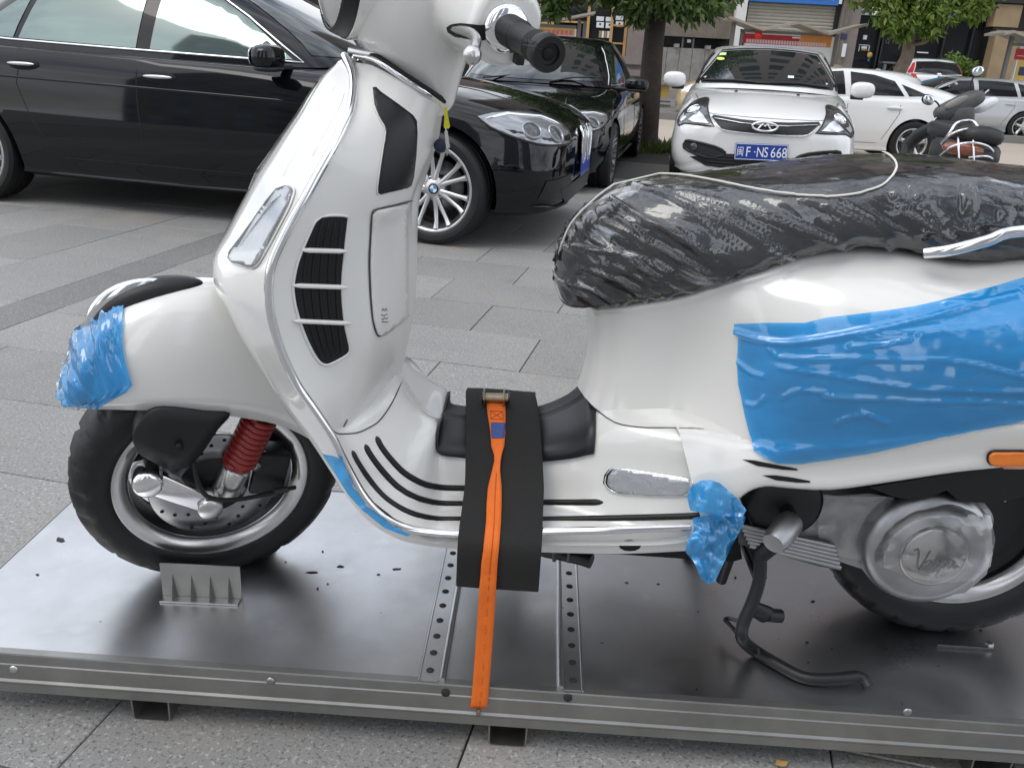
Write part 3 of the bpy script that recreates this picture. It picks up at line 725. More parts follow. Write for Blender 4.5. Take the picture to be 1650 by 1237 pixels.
# ---- headset (handlebar cover), steered
def ring(a, fb, ff, hl, n=28, e=2.3):
    c = (fb+ff)/2; h = (ff-fb)/2
    return [FL(a, c+h*x, hl*y) for x, y in superell(n, e)]
HS = MB()
rows = [ring(*q) for q in ((.70,-.055,.02,.045),(.735,-.084,.036,.064),(.765,-.098,.052,.078),(.785,-.094,.080,.088),(.805,-.090,.118,.097),(.835,-.084,.148,.103),(.88,-.078,.158,.106),(.915,-.076,.152,.106),(.95,-.066,.128,.098),(.98,-.04,.08,.07),(.99,-.01,.03,.02))]
HS.grid(catgrid(rows, 2, 1), cv=True); HS.cap(rows[0]); HS.cap(rows[-1], True)
for sg in (1, -1):
    rows = []
    for lat, ac, ha, fc, hf in ((.02,.905,.055,-.02,.075),(.07,.906,.056,-.024,.068),(.12,.907,.056,-.030,.058),(.16,.908,.055,-.034,.053),(.19,.908,.053,-.036,.050),(.203,.908,.046,-.036,.044)):
        rows.append([FL(ac+ha*y, fc+hf*x, sg*lat) for x, y in superell(24, 2.5)])
    HS.grid(catgrid(rows, 2, 1), cv=True); HS.cap(rows[0]); HS.cap(rows[-1], True)
headset = HS.build('handlebar_cover', W['white_paint'], scooter)
rm = headset.modifiers.new('r', 'REMESH'); rm.mode = 'VOXEL'; rm.voxel_size = .0045; rm.use_smooth_shade = True
sm = headset.modifiers.new('m', 'SMOOTH'); sm.factor = .5; sm.iterations = 9
THS = bvh(HS); CHS = camcast(THS)
# lever pocket, lever, grip
patch('lever_pocket', CHS, [(722,44),(728,40),(745,38),(770,40),(793,39),(795,62),(775,65),(752,62),(735,58),(724,51)], 5, W['void'], headset, off=.003)
m = MB(); m.tube(cat([FP(732,46,.15), FP(748,50,.19), FP(762,56,.24), FP(768,66,.29), FP(765,80,.315), FP(762,88,.325)], 5), [.0065]*10+[.006]*10+[.0055]*6, 10)
lev = m.build('brake_lever', W['brushed'], scooter)
m = MB(); c = FP(761,89,.327); m.lathe([(.0001,-.0115),(.006,-.0098),(.0098,-.006),(.0115,0),(.0098,.006),(.006,.0098),(.0001,.0115)], frame_y(c, NL), 16); m.build('lever_ball', W['brushed'], lev)
for sg in (1, -1):
    B0 = FL(.905, -.034, sg*.204); GD = STEER @ Vector((0, -sg, 0)); FM = frame_y(B0, GD)
    m = MB().lathe([(.0001,-.004),(.030,-.004),(.0315,.001),(.031,.006),(.027,.011),(.020,.013),(.0001,.013)], FM, 32); m.build('grip_collar', W['chrome'], scooter)
    pr = [(.0185,.012)]
    for k in range(9): pr += [(.0190,.013+k*.004),(.0203,.0142+k*.004),(.0203,.0158+k*.004),(.0190,.017+k*.004)]
    pr += [(.0178,.052),(.0178,.096)]
    for k in range(8): pr += [(.0182,.097+k*.003),(.0194,.098+k*.003),(.0194,.0992+k*.003),(.0182,.100+k*.003)]
    pr += [(.0212,.122),(.0222,.125),(.0222,.139),(.0205,.142),(.013,.142),(.012,.138),(.0001,.137)]
    gm = MB().lathe(pr, FM, 40); g = gm.build('handlebar_grip', W['rubber'], scooter, ang=50)
    m = MB().lathe([(.0001,.139),(.007,.139),(.0085,.1375),(.0085,.135)], FM, 16); m.build('bar_end_plug', W['void'], g)
    if sg == 1:
        cg = camcast(bvh(gm)); mm = MB()
        sc_ = ([(845,66),(848,60),(851,67)],[(853,62),(856,68)],[(858,64),(860,70),(864,66)],[(866,67),(868,73)],[(871,69),(873,75),(877,70)],[(843,70),(856,73),(878,78)])
        for P in sc_: sline(mm, cg, [(x-2, y+2) for x, y in P], .0007, 3, .0004)
        mm.build('grip_lettering', W['dark_plastic'], g)
m = MB().box((-.006,-.008,-.008),(.006,.008,.008), frame_y(FP(836,94,.21), NL)); m.build('switch', W['black_plastic'], scooter, bev=.002)
# headlight
HD = STEER @ Vector((-1, 0, .10)).normalized(); HC = FL(.876, .120, 0); FM = frame_y(HC, HD)
m = MB().lathe([(.0985,.010),(.098,.014),(.0955,.022),(.0925,.030),(.090,.0335),(.0875,.030)], FM, 56); hl = m.build('headlight', W['black_plastic'], scooter)
MB().lathe([(.060,-.07),(.088,-.045),(.0985,-.01),(.1005,.006),(.0995,.012)], FM, 56).build('headlight_shell', W['white_paint'], hl)
m = MB().lathe([(.0876,.028),(.076,.037),(.055,.045),(.03,.049),(.0001,.050)], FM, 56); m.build('lens', W['glass_clear'], hl)
m = MB().lathe([(.0855,.026),(.07,.012),(.045,-.01),(.02,-.025),(.0001,-.028)], FM, 40); m.build('reflector', W['chrome'], hl)
m = MB()
for k in range(70):
    t = 2*math.pi*k/70; m.tube([FM @ Vector((.0945*math.cos(t), .0215, .0945*math.sin(t))), FM @ Vector((.0890*math.cos(t), .0335, .0890*math.sin(t)))], .0012, 4)
m.build('bezel_rib', W['dark_plastic'], hl)
# trim where the column enters the shield
TOPL = [(572,90),(600,95),(618,105),(640,120),(665,136),(690,152),(712,167)]
TY = [-.05,-.085,-.097,-.1,-.095,-.08,-.03]
m = MB(); m.tube(cat([U(x, y, Y) for (x, y), Y in zip(TOPL, TY)], 4), .004, 8); m.build('collar_trim', W['chrome'], scooter)
m = MB(); m.tube(cat([U(x+3, y-4, Y*.97) for (x, y), Y in zip(TOPL, TY)], 4), .005, 8); m.build('collar_gap', W['void'], scooter)
m = MB().box((-.028,-.006,-.004),(.028,.006,.004), frame(U(588,86,-.07), U(612,92,-.08)-U(565,84,-.055), (0,-1,.2))); m.build('nose_clip', W['brushed'], scooter, bev=.002)

# ---- front mudguard, steered
CR = [(104,636),(108,595),(130,545),(160,508),(198,483),(250,465),(300,457),(345,455),(400,462),(450,490),(520,560)]
LW = [(116,655),(150,659),(190,660),(230,661),(280,663),(330,666),(390,673),(450,685),(500,708),(540,740),(585,800)]
WD = [.045,.070,.084,.090,.094,.096,.097,.098,.098,.098,.098]
rows = []
for (cx, cy), (lx, ly), wd in zip(CR, LW, WD):
    c = FA(cx, cy, 0); l = FA(lx, ly, wd); r = []
    for i in range(13):
        t = math.pi/2*i/12; la = wd*math.cos(t)**(2/2.5); k = math.sin(t)**(2/2.5)
        r.append((lerp(l[0], c[0], k), lerp(l[1], c[1], k), la))
    r = r[:-1] + [(a, f, -la) for a, f, la in r[::-1]]
    rows.append([FL(*q) for q in r])
gfe = catgrid(rows, 3, 1); MFE = MB().grid(gfe)
fend = MFE.build('front_mudguard', W['white_paint'], scooter, thick=.003)
TFE = bvh(MFE); CFE = camcast(TFE)
# crest on the mudguard
def crest(t0, t1, hw, h0, n=22, up=1.0):
    rows = []
    for i in range(n):
        t = t0+(t1-t0)*i/(n-1); k = int(t*(len(gfe)-1)); k = min(k, len(gfe)-2); fr = t*(len(gfe)-1)-k
        c = gfe[k][12].lerp(gfe[k+1][12], fr); nrm = (c-FL(0, .02, 0)).normalized(); e = math.sin(math.pi*(i/(n-1)))**.5
        rows.append([c+NL*hw*x*max(.15, e)+nrm*(h0*y*max(.05, e)-.004) for x, y in ((1.15,0),(1,.5),(.7,.9),(0,1.05),(-.7,.9),(-1,.5),(-1.15,0))])
    return rows
m = MB().grid(crest(.24,.67,.022,.020)); m.build('mudguard_crest', W['black_plastic'], fend)
m = MB().grid(crest(.22,.56,.009,.030)); m.build('crest_trim', W['chrome'], fend)

# ---- front wheel
def tyre(name, C, ax, R, r, wd, parent, n=160, gro=26):
    x = ax.cross(Vector((0, 0, 1))).normalized(); M = frame(C, x, ax)
    prof = []
    for i in range(25):
        t = -math.pi*.86+ (2*math.pi*.86)*i/24
        c, s = math.cos(t), math.sin(t); e = 2.5
        px = math.copysign(abs(s)**(2/e), s)*wd/2; pr = math.copysign(abs(c)**(2/e), c)
        prof.append(((R+r)/2+pr*(R-r)/2, px*(1+(.012 if (i % 3 == 0 and abs(t) > 1.2) else 0)), t))
    rows = []
    for rad, a, t in prof:
        row = []
        for j in range(n):
            th = 2*math.pi*j/n; d = 0
            u = a/(wd/2)
            if abs(t) < 1.15:
                ph = (j/n*gro + .55*abs(u) + (.5 if u > 0 else 0)) % 1
                if .18 < abs(u) < .97 and ph < .2: d = .0065
                if abs(u) < .05: d = .003
            row.append(M @ Vector(((rad-d)*math.cos(th), a, (rad-d)*math.sin(th))))
        rows.append(row)
    return MB().grid(rows, cv=True).build(name, W['tyre'], parent), M
hubm = MB().lathe([(.0001,-.05),(.035,-.05),(.04,-.03),(.04,.03),(.03,.055),(.0001,.055)], frame(HUB, FD, NL), 32)
fwheel = hubm.build('front_wheel', W['cast'], scooter)
ty, MW = tyre('tyre', HUB, NL, .232, .150, .118, fwheel)
m = MB().lathe([(.150,-.045),(.158,-.050),(.166,-.048),(.166,-.043),(.156,-.036),(.140,-.02),(.138,.0),(.140,.02),(.146,.036),(.147,.040)], MW, 72); m.build('rim_barrel', W['black_plastic'], fwheel)
m = MB().lathe([(.1385,.034),(.1395,.040),(.150,.0475),(.163,.0525),(.1672,.051),(.168,.044)], MW, 96); m.build('rim_lip', W['brushed'], fwheel)
for k in range(5):
    t = 2*math.pi*k/5+.3; dr = MW.to_3x3() @ Vector((math.cos(t), 0, math.sin(t)))
    P = [HUB+dr*r+NL*a for r, a in ((.03,.0),(.07,-.012),(.11,-.02),(.142,-.012))]
    MB().tube(P, [.02,.015,.014,.02], 8, flat=.7).build('spoke', W['black_plastic'], fwheel)
# brake disc with holes
m = MB().lathe([(.060,.052),(.108,.052),(.110,.0535),(.108,.056),(.060,.056),(.058,.054)], MW, 72, close=True); disc = m.build('brake_disc', W['disc_steel'], fwheel)
hole = None
for k in range(28):
    t = 2*math.pi*k/28; r = (.075,.088,.099)[k % 3]
    MB().lathe([(.0001,.0566),(.0036,.0566)], MW @ Matrix.Translation((r*math.cos(t), 0, r*math.sin(t))), 8).build('disc_hole', W['void'], disc)
m = MB().lathe([(.0001,.060),(.03,.060),(.055,.057),(.062,.054)], MW, 40); m.build('disc_carrier', W['black_plastic'], disc)
# trailing link, fork cover, shock, spring
LP = FP(238,770,.088); AXL = FP(338,812,.092)
dv = (AXL-LP).normalized()
FM = frame(LP, dv, NL)
m = MB(); ln = (AXL-LP).length
m.prism([(-.005,-.018),(.02,-.022),(ln*.5,-.021),(ln-.01,-.021),(ln+.012,-.014),(ln+.018,0),(ln+.010,.016),(ln*.5,.021),(.02,.023),(-.008,.016)], FM, .022, -.012); link = m.build('trailing_link', W['chrome'], scooter, bev=.004)
m = MB().lathe([(.0001,.026),(.019,.026),(.0235,.022),(.025,.014),(.025,-.02)], FM, 32); m.build('pivot_cap', W['chrome'], link)
m = MB().lathe([(.0001,.020),(.018,.020),(.021,.016),(.021,-.02)], frame(AXL, dv, NL), 32); m.build('axle_cap', W['brushed'], link)
CV = [(213,700),(232,668),(262,655),(330,660),(372,664),(352,690),(325,730),(300,752),(272,755),(240,740),(222,728)]
a = [FP(x, y, .095) for x, y in cat(CV, 3, True)]; m = MB(); n = len(a); cen = sum(a, Vector())/n
b = [p+(cen-p)*.035+NL*.005 for p in a]; b2 = [p+(cen-p)*.5+NL*.007 for p in a]; z_ = [p-NL*.05 for p in a]
m.grid([z_, a, b, b2], cv=True); m.cap(b2); fc = m.build('fork_cover', W['black_plastic'], scooter)
h = FP(289,720,.108); MB().lathe([(.0001,.004),(.005,.004),(.0065,.002),(.0068,-.002)], frame_y(h, NL), 14).build('cover_bolt', W['void'], fc)
S0 = FP(362,792,.062); S1 = FP(420,672,.062); sd_ = (S1-S0); sl = sd_.length; sdn = sd_.normalized(); FS = frame_y(S0, sdn)
m = MB().lathe([(.0001,0),(.024,0),(.026,.006),(.026,.055),(.023,.06),(.02,.06)], FS, 32); sh = m.build('shock_absorber', W['brushed'], scooter)
m = MB(); P = []
for i in range(9*24+1):
    t = 2*math.pi*i/24; P.append(FS @ Vector((.0245*math.cos(t), .066+.100*i/(9*24), .0245*math.sin(t))))
m.tube(P, .0058, 10); m.build('coil_spring', W['red_spring'], sh)
MB().lathe([(.0225,.060),(.0225,.170)], FS, 24).build('damper_sleeve', W['red_spring'], sh)
# caliper, bracket, bolts, hose
cc = FP(432,755,.045); m = MB().box((-.03,-.028,-.045),(.032,.02,.045), frame(cc, FD*-1+AD*.2, NL)); cal = m.build('brake_caliper', W['black_plastic'], scooter, bev=.006)
for q in ((412,752),(389,790)):
    h = FP(*q, .070); MB().lathe([(.0001,.004),(.004,.004),(.0045,.001),(.0085,.001),(.009,-.003)], frame_y(h, NL), 14).build('caliper_bolt', W['alu'], cal)
MB().tube(cat([FP(310,735,.085), FP(318,775,.1), FP(335,800,.105), FP(375,805,.10), FP(420,798,.09), FP(452,790,.08), FP(475,785,.06)], 5), .0042, 8).build('brake_hose', W['rubber'], cal)
MB().tube([FP(440,792,.086), FP(462,788,.076)], .0062, 8).build('hose_fitting', W['steel_dark'], cal)
MB().tube([FP(436,735,.05), FP(438,770,.055)], .005, 8).build('brake_bleeder', W['chrome'], cal)

# ---- rear wheel, engine, stand
RH = Vector((1.375, 0, Z0+.238))
NY = Vector((0, -1, 0))
rwheel = MB().lathe([(.0001,-.06),(.04,-.06),(.045,0),(.04,.06),(.0001,.06)], frame(RH, (1,0,0), NY), 32).build('rear_wheel', W['cast'], scooter)
ty, MR = tyre('tyre', RH, NY, .243, .150, .128, rwheel)
MB().lathe([(.150,-.05),(.166,-.05),(.160,-.036),(.140,-.02),(.138,.02),(.147,.040)], MR, 72).build('rim_barrel', W['black_plastic'], rwheel)
MB().lathe([(.1385,.038),(.1395,.044),(.150,.0515),(.163,.0565),(.1672,.055),(.168,.046)], MR, 96).build('rim_lip', W['brushed'], rwheel)
MB().lathe([(.0001,.02),(.06,.025),(.12,.015),(.15,.03)], MR, 48).build('wheel_dish', W['black_plastic'], rwheel)
# transmission case
def case(Y0, Y1, poly, name, mt, parent, bev=.008):
    a = [U(x, y, Y0) for x, y in poly]; b = [Vector((p.x, Y1, p.z)) for p in a]; m = MB(); n = len(a); m.grid([a, b], cv=True); m.cap(a); m.cap(b, True)
    return m.build(name, mt, parent, bev=bev, smooth=True, ang=40)
eng = case(-.150, .03, [(1205,830),(1235,800),(1290,792),(1360,800),(1430,800),(1520,800),(1580,830),(1600,880),(1590,925),(1555,955),(1500,962),(1440,945),(1400,920),(1340,900),(1270,880),(1215,862)], 'transmission_case', W['cast'], scooter, .02)
BC = U(1500, 890, -.185); FM = frame(BC, (1,0,0), NY)
MB().lathe([(.104,-.05),(.102,-.02),(.095,-.004),(.080,.002),(.060,.004),(.056,.008),(.0001,.010)], FM, 56).build('belt_cover', W['alu'], eng)
cov = MB().lathe([(.053,.008),(.0518,.013),(.048,.015),(.0001,.0165)], FM, 56).build('clutch_cap', W['brushed'], eng)
# raised script on the cap
def vespa(Mf, s, z, r):
    m = MB()
    st = [[(-.50,.30),(-.42,.34),(-.38,.20),(-.36,-.12),(-.30,-.20),(-.22,.05),(-.14,.32)],
          [(-.22,-.02),(-.10,.06),(-.06,.0),(-.10,-.06),(-.18,-.14),(-.12,-.20),(-.02,-.14),(.06,-.02),(.10,.06),(.10,-.04),(.06,-.16),(.0,-.18)],
          [(.12,-.12),(.20,.06),(.18,-.10),(.12,-.40)],[(.19,.0),(.27,.06),(.29,-.06),(.21,-.16)],
          [(.45,.04),(.37,.06),(.32,-.06),(.36,-.16),(.43,-.08),(.46,.05),(.44,-.10),(.50,-.16),(.58,-.08)]]
    for P in st: m.tube([Mf @ Vector((x*s, z, y*s)) for x, y in cat([Vector((a, b, 0)).to_2d() for a, b in P], 4)], r, 6)
    return m
def upz(o): return frame(o, (1, 0, .06), NY)
fz = Matrix((Vector((1,0,.05)), NY, Vector((-.05,0,1)))).transposed().to_4x4(); fz.translation = BC+Vector((0,0,-.008))
vespa(fz, .068, .0165, .0015).build('cap_script', W['alu'], cov)
# lower fins of the case
for k in range(6):
    q0 = (1192+3*k, 846+k*6.5); q1 = (1344+2*k, 880+k*6.8)
    MB().tube([U(*q0, -.165), U(*q1, -.165)], .0045, 6).build('cooling_fin', W['alu'], eng)
case(-.157, -.10, [(1188,842),(1340,880),(1352,918),(1320,912),(1190,876)], 'fin_block', W['steel_dark'], eng, .003)
# black intake dish and air box
ic = U(1265, 812, -.155); MB().lathe([(.062,-.03),(.060,.0),(.052,.006),(.0001,.004)], frame(ic, (1,0,0), NY), 40).build('intake_cover', W['black_plastic'], eng)
case(-.19, -.02, [(1400,785),(1480,772),(1600,752),(1660,745),(1650,800),(1600,812),(1545,806),(1525,790),(1500,800),(1470,806),(1440,800)], 'air_box', W['black_plastic'], eng, .012)
# start shaft stub
k0 = U(1276, 838, -.19); k1 = U(1246, 876, -.235)
MB().tube([k0+Vector((.0,.06,.0)), k0], .012, 14).build('shaft', W['black_plastic'], eng)
MB().tube([k0, k0.lerp(k1, .15), k0.lerp(k1, .8), k1], [.018,.0215,.0205,.017], 20).build('shaft_cover', W['alu'], eng)
m = MB()
for k in range(30): m.tube([U(1610,792,-.14)+Vector((.0004*k-.006,0,-.0006*k+.004))+Vector((.008*math.cos(k*.9),.008*math.sin(k*.9),0)) for _ in (0,)]+[U(1610,792,-.14)+Vector((.0004*(k+1)-.006,0,-.0006*(k+1)+.004))+Vector((.008*math.cos((k+1)*.9),.008*math.sin((k+1)*.9),0))], .0015, 5)
m.build('return_spring', W['chrome'], eng)
MB().tube(cat([U(870,889,-.06), U(905,893,-.08), U(935,898,-.10), U(953,904,-.11)], 3), [.007,.009,.010,.011,.012,.0125,.013,.013,.013,.013], 14).build('drain_tube', W['black_plastic'], scooter)
# underframe and far-side silencer seen under the floor
MB().tube(cat([Vector((.62,.02,.31)), Vector((.66,-.02,.30)), Vector((.71,-.05,.295))], 4), [.024]*9, 14).build('exhaust_pipe', W['black_plastic'], scooter)
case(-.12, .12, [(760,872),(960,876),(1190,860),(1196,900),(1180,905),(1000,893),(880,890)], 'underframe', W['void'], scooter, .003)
MB().tube(cat([Vector((1.30,.16,.33)), Vector((1.5,.17,.36)), Vector((1.72,.17,.42))], 4), [.045]*4+[.05]*5, 16).build('silencer', W['steel_dark'], scooter)
MB().tube([Vector((1.62,.11,.80)), Vector((1.42,.11,.40))], .03, 12).build('rear_shock', W['black_plastic'], scooter)
MB().tube([Vector((1.62,-.10,.78)), Vector((1.46,-.10,.42))], .028, 12).build('rear_shock', W['black_plastic'], scooter)
# centre stand
zf = Z0+.011
st = MB().tube(cat([U(1225,885,-.165), U(1224,930,-.175), U(1213,968,-.185), U(1198,1003,-.195), U(1196,1028,-.20), UZ(1214,1046,zf+.004), UZ(1250,1068,zf), UZ(1296,1091,zf), UZ(1345,1093,zf+.004), UZ(1385,1090,zf+.006), UZ(1400,1106,zf-.002)], 5), [.0108]*30+[.0105]*15+[.0095]*6, 12, ref=(0,-1,0)).build('centre_stand', W['black_plastic'], scooter)
MB().tube([U(1262,862,-.165), U(1226,890,-.165)], .016, 10).build('stand_pivot', W['black_plastic'], st)
MB().tube(cat([Vector((1.02,.10,.34)), Vector((.99,.13,.24)), Vector((.965,.15,.16)), Vector((.955,.16,Z0+.012)), Vector((.99,.20,Z0+.012))], 4), .013, 10).build('stand_leg', W['black_plastic'], st)
MB().tube([U(1224,930,-.17), Vector((1.0,.10,.30))], .012, 8).build('stand_bridge', W['black_plastic'], st)
MB().tube(cat([UZ(1200,1036,zf+.01), UZ(1178,1008,zf+.02), UZ(1168,998,zf+.024), UZ(1176,996,zf+.026), U(1196,1003,-.195)], 3), .0035, 6).build('stand_hook', W['black_plastic'], st)
p0 = U(1206,975,-.19); m = MB(); m.tube([p0, U(1235,990,-.18), U(1238,992,-.175)], [.012,.016,.012], 10, flat=.6); m.tube([U(1236,990,-.178), U(1258,992,-.172)], .0115, 14); m.build('stand_stop', W['black_plastic'], st)
MB().tube([U(1180,880,-.10), U(1162,935,-.08)], [.012,.010], 8).build('far_stand_leg', W['black_plastic'], st)
# ================================================================== PALLET
mat('galv', (.60,.60,.61), .25, 1, var=.26, vscale=4, rvar=.20, speck=[(6,(.60,.60,.61),.56,.80),(17,(.60,.595,.59),.63,.80),(48,(.14,.14,.14),.755,.78)])
mat('galv_edge', (.34,.333,.32), .40, .9, var=.25, vscale=12)
mat('hole', (.02,.02,.02), .8)
mat('foam', (.012,.0115,.011), .8, var=.3, vscale=14, bump=.5, bscale=180)
mat('webbing', (.78,.155,.012), .62, var=.12, vscale=30, bump=.6, bscale=420)
mat('web_label', (.035,.075,.26), .5, var=.2, vscale=60)
mat('stitch', (.45,.06,.01), .8)
mat('zinc_yellow', (.35,.29,.20), .32, .9, var=.4, vscale=50)
PF, PB, PL, PR_ = UZ(825,1108,Z0).y, .345, -.365, 1.95
pallet = root('steel_pallet', (.76, .04, 0), 'galvanised steel shipping pallet under the white scooter', 'pallet')
deck = MB().box((PL,PF,Z0-.003),(PR_,PB,Z0)).build('deck_sheet', W['galv'], pallet, smooth=False)
def rail(prof, name, mt, flipy=False):
    rows = [[Vector((PL-.002, y, z)), Vector((PR_+.002, y, z))] for y, z in prof]
    return MB().grid(rows, cu=True).build(name, mt, pallet, smooth=False)
f = PF
fr_ = rail([(f+.01,Z0+.0015),(f-.003,Z0+.0015),(f-.004,Z0-.001),(f-.004,Z0-.018),(f-.0055,Z0-.020),(f-.0055,Z0-.048),(f-.0085,Z0-.0515),(f-.0085,Z0-.054),(f-.006,Z0-.0575),(f-.006,Z0-.074),(f+.012,Z0-.074),(f+.012,Z0-.071),(f-.002,Z0-.069),(f-.002,Z0-.004),(f+.01,Z0-.004)], 'front_rail', W['galv_edge'])
b_ = PB
rail([(b_-.01,Z0+.0015),(b_+.003,Z0+.0015),(b_+.004,Z0-.001),(b_+.006,Z0-.05),(b_+.006,Z0-.074),(b_-.012,Z0-.074),(b_-.012,Z0-.071),(b_+.002,Z0-.069),(b_+.002,Z0-.004),(b_-.01,Z0-.004)], 'back_rail', W['galv_edge'])
MB().box((PL-.004,PF+.012,Z0-.05),(PL-.0005,PB-.012,Z0+.001)).build('end_plate', W['galv_edge'], pallet, smooth=False)
MB().box((PR_+.003,PF+.012,Z0-.05),(PR_+.006,PB-.012,Z0+.001)).build('end_plate', W['galv_edge'], pallet, smooth=False)
for px, py in ((22,1078),(436,1097),(718,1116),(915,1124),(1462,1147)):
    c = U(px, py, PF-.0055); c.y = PF-.0056
    MB().lathe([(.0001,.002),(.005,.002),(.007,.0008),(.0072,-.001)], frame(c, (1,0,0), (0,-1,0)), 16).build('rivet', W['hole'] if px in (718,915) else W['brushed'] if px < 100 else W['alu'], fr_)
for x in (UZ(246,1158,0).x, UZ(818,1181,0).x, 1.40, 1.86):
    prof = [(-.052,.046),(-.036,.046),(-.030,.042),(-.029,.004),(-.026,.0008),(.026,.0008),(.029,.004),(.030,.042),(.036,.046),(.052,.046)]
    a_ = [Vector((x+u, PF+.006, v)) for u, v in prof]; b_2 = [Vector((p.x, PB-.004, p.z)) for p in a_]
    MB().grid([a_, b_2]).build('foot_channel', W['galv_edge'], pallet, thick=.003, smooth=False)
# perforated cross ribs
for x0, x1, sg in ((UZ(727,890,Z0).x, UZ(702,1078,Z0).x, 1), (UZ(905,905,Z0).x, UZ(932,1088,Z0).x, -1)):
    xm = (x0+x1)/2
    m = MB().box((xm-.016,PF+.002,Z0+.0008),(xm+.016,PB-.01,Z0+.003)); rb = m.build('cross_rib', W['galv'], pallet, smooth=False)
    MB().tube([(xm+.019*sg,PF+.002,Z0+.004),(xm+.019*sg,PB-.01,Z0+.004)], .006, 8).build('rib_bead', W['galv'], rb)
    MB().tube([(xm-.017*sg,PF+.002,Z0+.001),(xm-.017*sg,PB-.01,Z0+.001)], .003, 6).build('rib_fold', W['galv'], rb)
    h0 = None
    for k in range(14):
        y = PF+.025+k*.044
        MB().lathe([(.0001,0),(.0062,0),(.0066,-.0004)], frame((xm-.002*sg,y,Z0+.0038), (1,0,0), (0,0,1)), 12).build('rib_hole', W['hole'], rb)
mat('fleck', (.02,.02,.02), .6); mat('smear', (.50,.497,.49), .34, 1, var=.3, vscale=30)
random.seed(21)
def blob(px, py, rx, ry, z, k=14, jit=.3):
    P = [UZ(px+rx*math.cos(2*math.pi*i/k)*(1+random.uniform(-jit, jit)), py+ry*math.sin(2*math.pi*i/k)*(1+random.uniform(-jit, jit)), z) for i in range(k)]
    return MB().cap(P)
for px, py, rx, ry in ((503,921,12,1.6),(548,912,5,2),(640,916,7,1.5),(610,925,3,1.2),(512,948,2,2),(528,940,1.6,1.6),(520,888,2,1.5),(460,905,2,1),(1010,938,4,1),(1060,940,3,1),(1185,930,2,2),(1125,985,2,1.4),(1300,1035,3,2),(1310,968,3,2),(1600,985,5,2),(1580,1015,3,1.5),(98,869,8,4),(60,925,3,1.5),(1420,985,2,1),(1340,1045,2,1)):
    blob(px, py, rx, ry, Z0+.0009, 9, .4).build('paint_fleck', W['fleck'], deck, smooth=False)
# hold-down hoop on the rib
c = U(905,893,-.10); m = MB(); m.tube(cat([c+Vector((-.012,0,-.014)), c+Vector((-.012,0,.004)), c+Vector((0,0,.010)), c+Vector((.012,0,.004)), c+Vector((.012,0,-.014))], 4), .0035, 8); m.build('hoop', W['steel_dark'], pallet)
# wheel chock plates with pressed gussets
def chock(c0, c1, h, sg):
    d = (c1-c0).normalized(); n = Vector((d.y, -d.x, 0))*sg
    L_ = (c1-c0).length; Mx = Matrix((d, n, Vector((0,0,1)))).transposed().to_4x4(); Mx.translation = c0
    ck = MB().box((0,0,.0005),(L_,.003,h), Mx).build('wheel_chock', W['galv_edge'], pallet, smooth=False)
    up = Vector((0,0,1))
    for k in range(4):
        x = L_*(.15+.235*k); b = c0+d*x
        V = [b+d*-.006+n*.003, b+d*.006+n*.003, b+n*.018, b+up*h*.72+n*.003]
        MB().add(V, [[0,2,3],[2,1,3],[0,1,2]]).build('gusset', W['galv_edge'], ck, smooth=False)
    MB().box((0,.0035,.0008),(L_*.98,.020,.004), Mx).build('weld_flange', W['galv'], ck, smooth=False)
    return ck
c0 = UZ(264,960,Z0); c1 = UZ(391,966,Z0)
chock(Vector((c0.x,c0.y,Z0)), Vector((c1.x,c1.y,Z0)), .071, 1)
chock(Vector((c0.x,.11,Z0)), Vector((c1.x,.105,Z0)), .071, -1)

# ================================================================== FOAM MAT, STRAP, KEY
X0 = U(735,945,-.275).x; X1 = U(868,948,-.275).x; T0 = U(742,656,-.05).x; T1 = U(863,650,-.05).x
path = [(.278,.275),(.274,.33),(.262,.385),(.20,.43),(.11,.482),(.07,.498),(.03,.504),(-.02,.502),(-.06,.493),(-.10,.476),(-.16,.442),(-.22,.414),(-.258,.401),(-.274,.380),(-.275,.33),(-.275,UZ(800,946,.29).z)]
zb = .291
for _ in range(30):
    q = PR(((X0+X1)/2, -.275, zb)); zb += (q[1]-947)*.0008
path[-1] = (-.275, zb)
pc = cat([Vector((y, z, 0)) for y, z in path], 4); rows = []
for p in pc:
    t = min(1, max(0, (-p.x+.05)/.22)); xa = lerp(T0, X0, t); xb = lerp(T1, X1, t)
    rows.append([Vector((lerp(xa, xb, k/12), p.x, p.y+.0025*fbm((lerp(xa, xb, k/12)*6, p.x*5, 1), 1))) for k in range(13)])
MMT = MB().grid(rows)
fm_o = MMT.build('foam_mat', W['foam'], None, world=False)
s_ = fm_o.modifiers.new('t', 'SOLIDIFY'); s_.thickness = .009; s_.offset = 0
b3 = fm_o.modifiers.new('b', 'BEVEL'); b3.width = .0015; b3.segments = 2; b3.limit_method = 'ANGLE'
tag(fm_o, 'black foam mat draped over the scooter floor under the orange strap', 'mat')
CMT = camcast(bvh(MMT))
strap = root('ratchet_strap', (.55,-.27,.06), 'orange ratchet strap tying the scooter floor down to the pallet edge', 'strap')
ctr = [(798,650,30,0),(800,672,29,0),(802,700,24,0),(802,722,21,0),(802,738,12,40),(801,748,10,70),(799,762,13,30),(797,790,22,10),(796,815,24,0),(795,845,24,0),(792,880,25,0),(789,905,26,0),(788,922,26,0)]
L1 = []; R1 = []
ctr = [tuple(lerp(a[k], b[k], t/4) for k in range(4)) for a, b in zip(ctr, ctr[1:]) for t in range(4)]+[ctr[-1]]
for x, y, wd, tw in ctr:
    for lst, sx in ((L1, -1), (R1, 1)):
        h = CMT((x+sx*wd/2, y)); lst.append(h[0]+h[1]*(0.0078+abs(sx)*math.sin(R_(tw))*.006*(1 if sx > 0 else .2)))
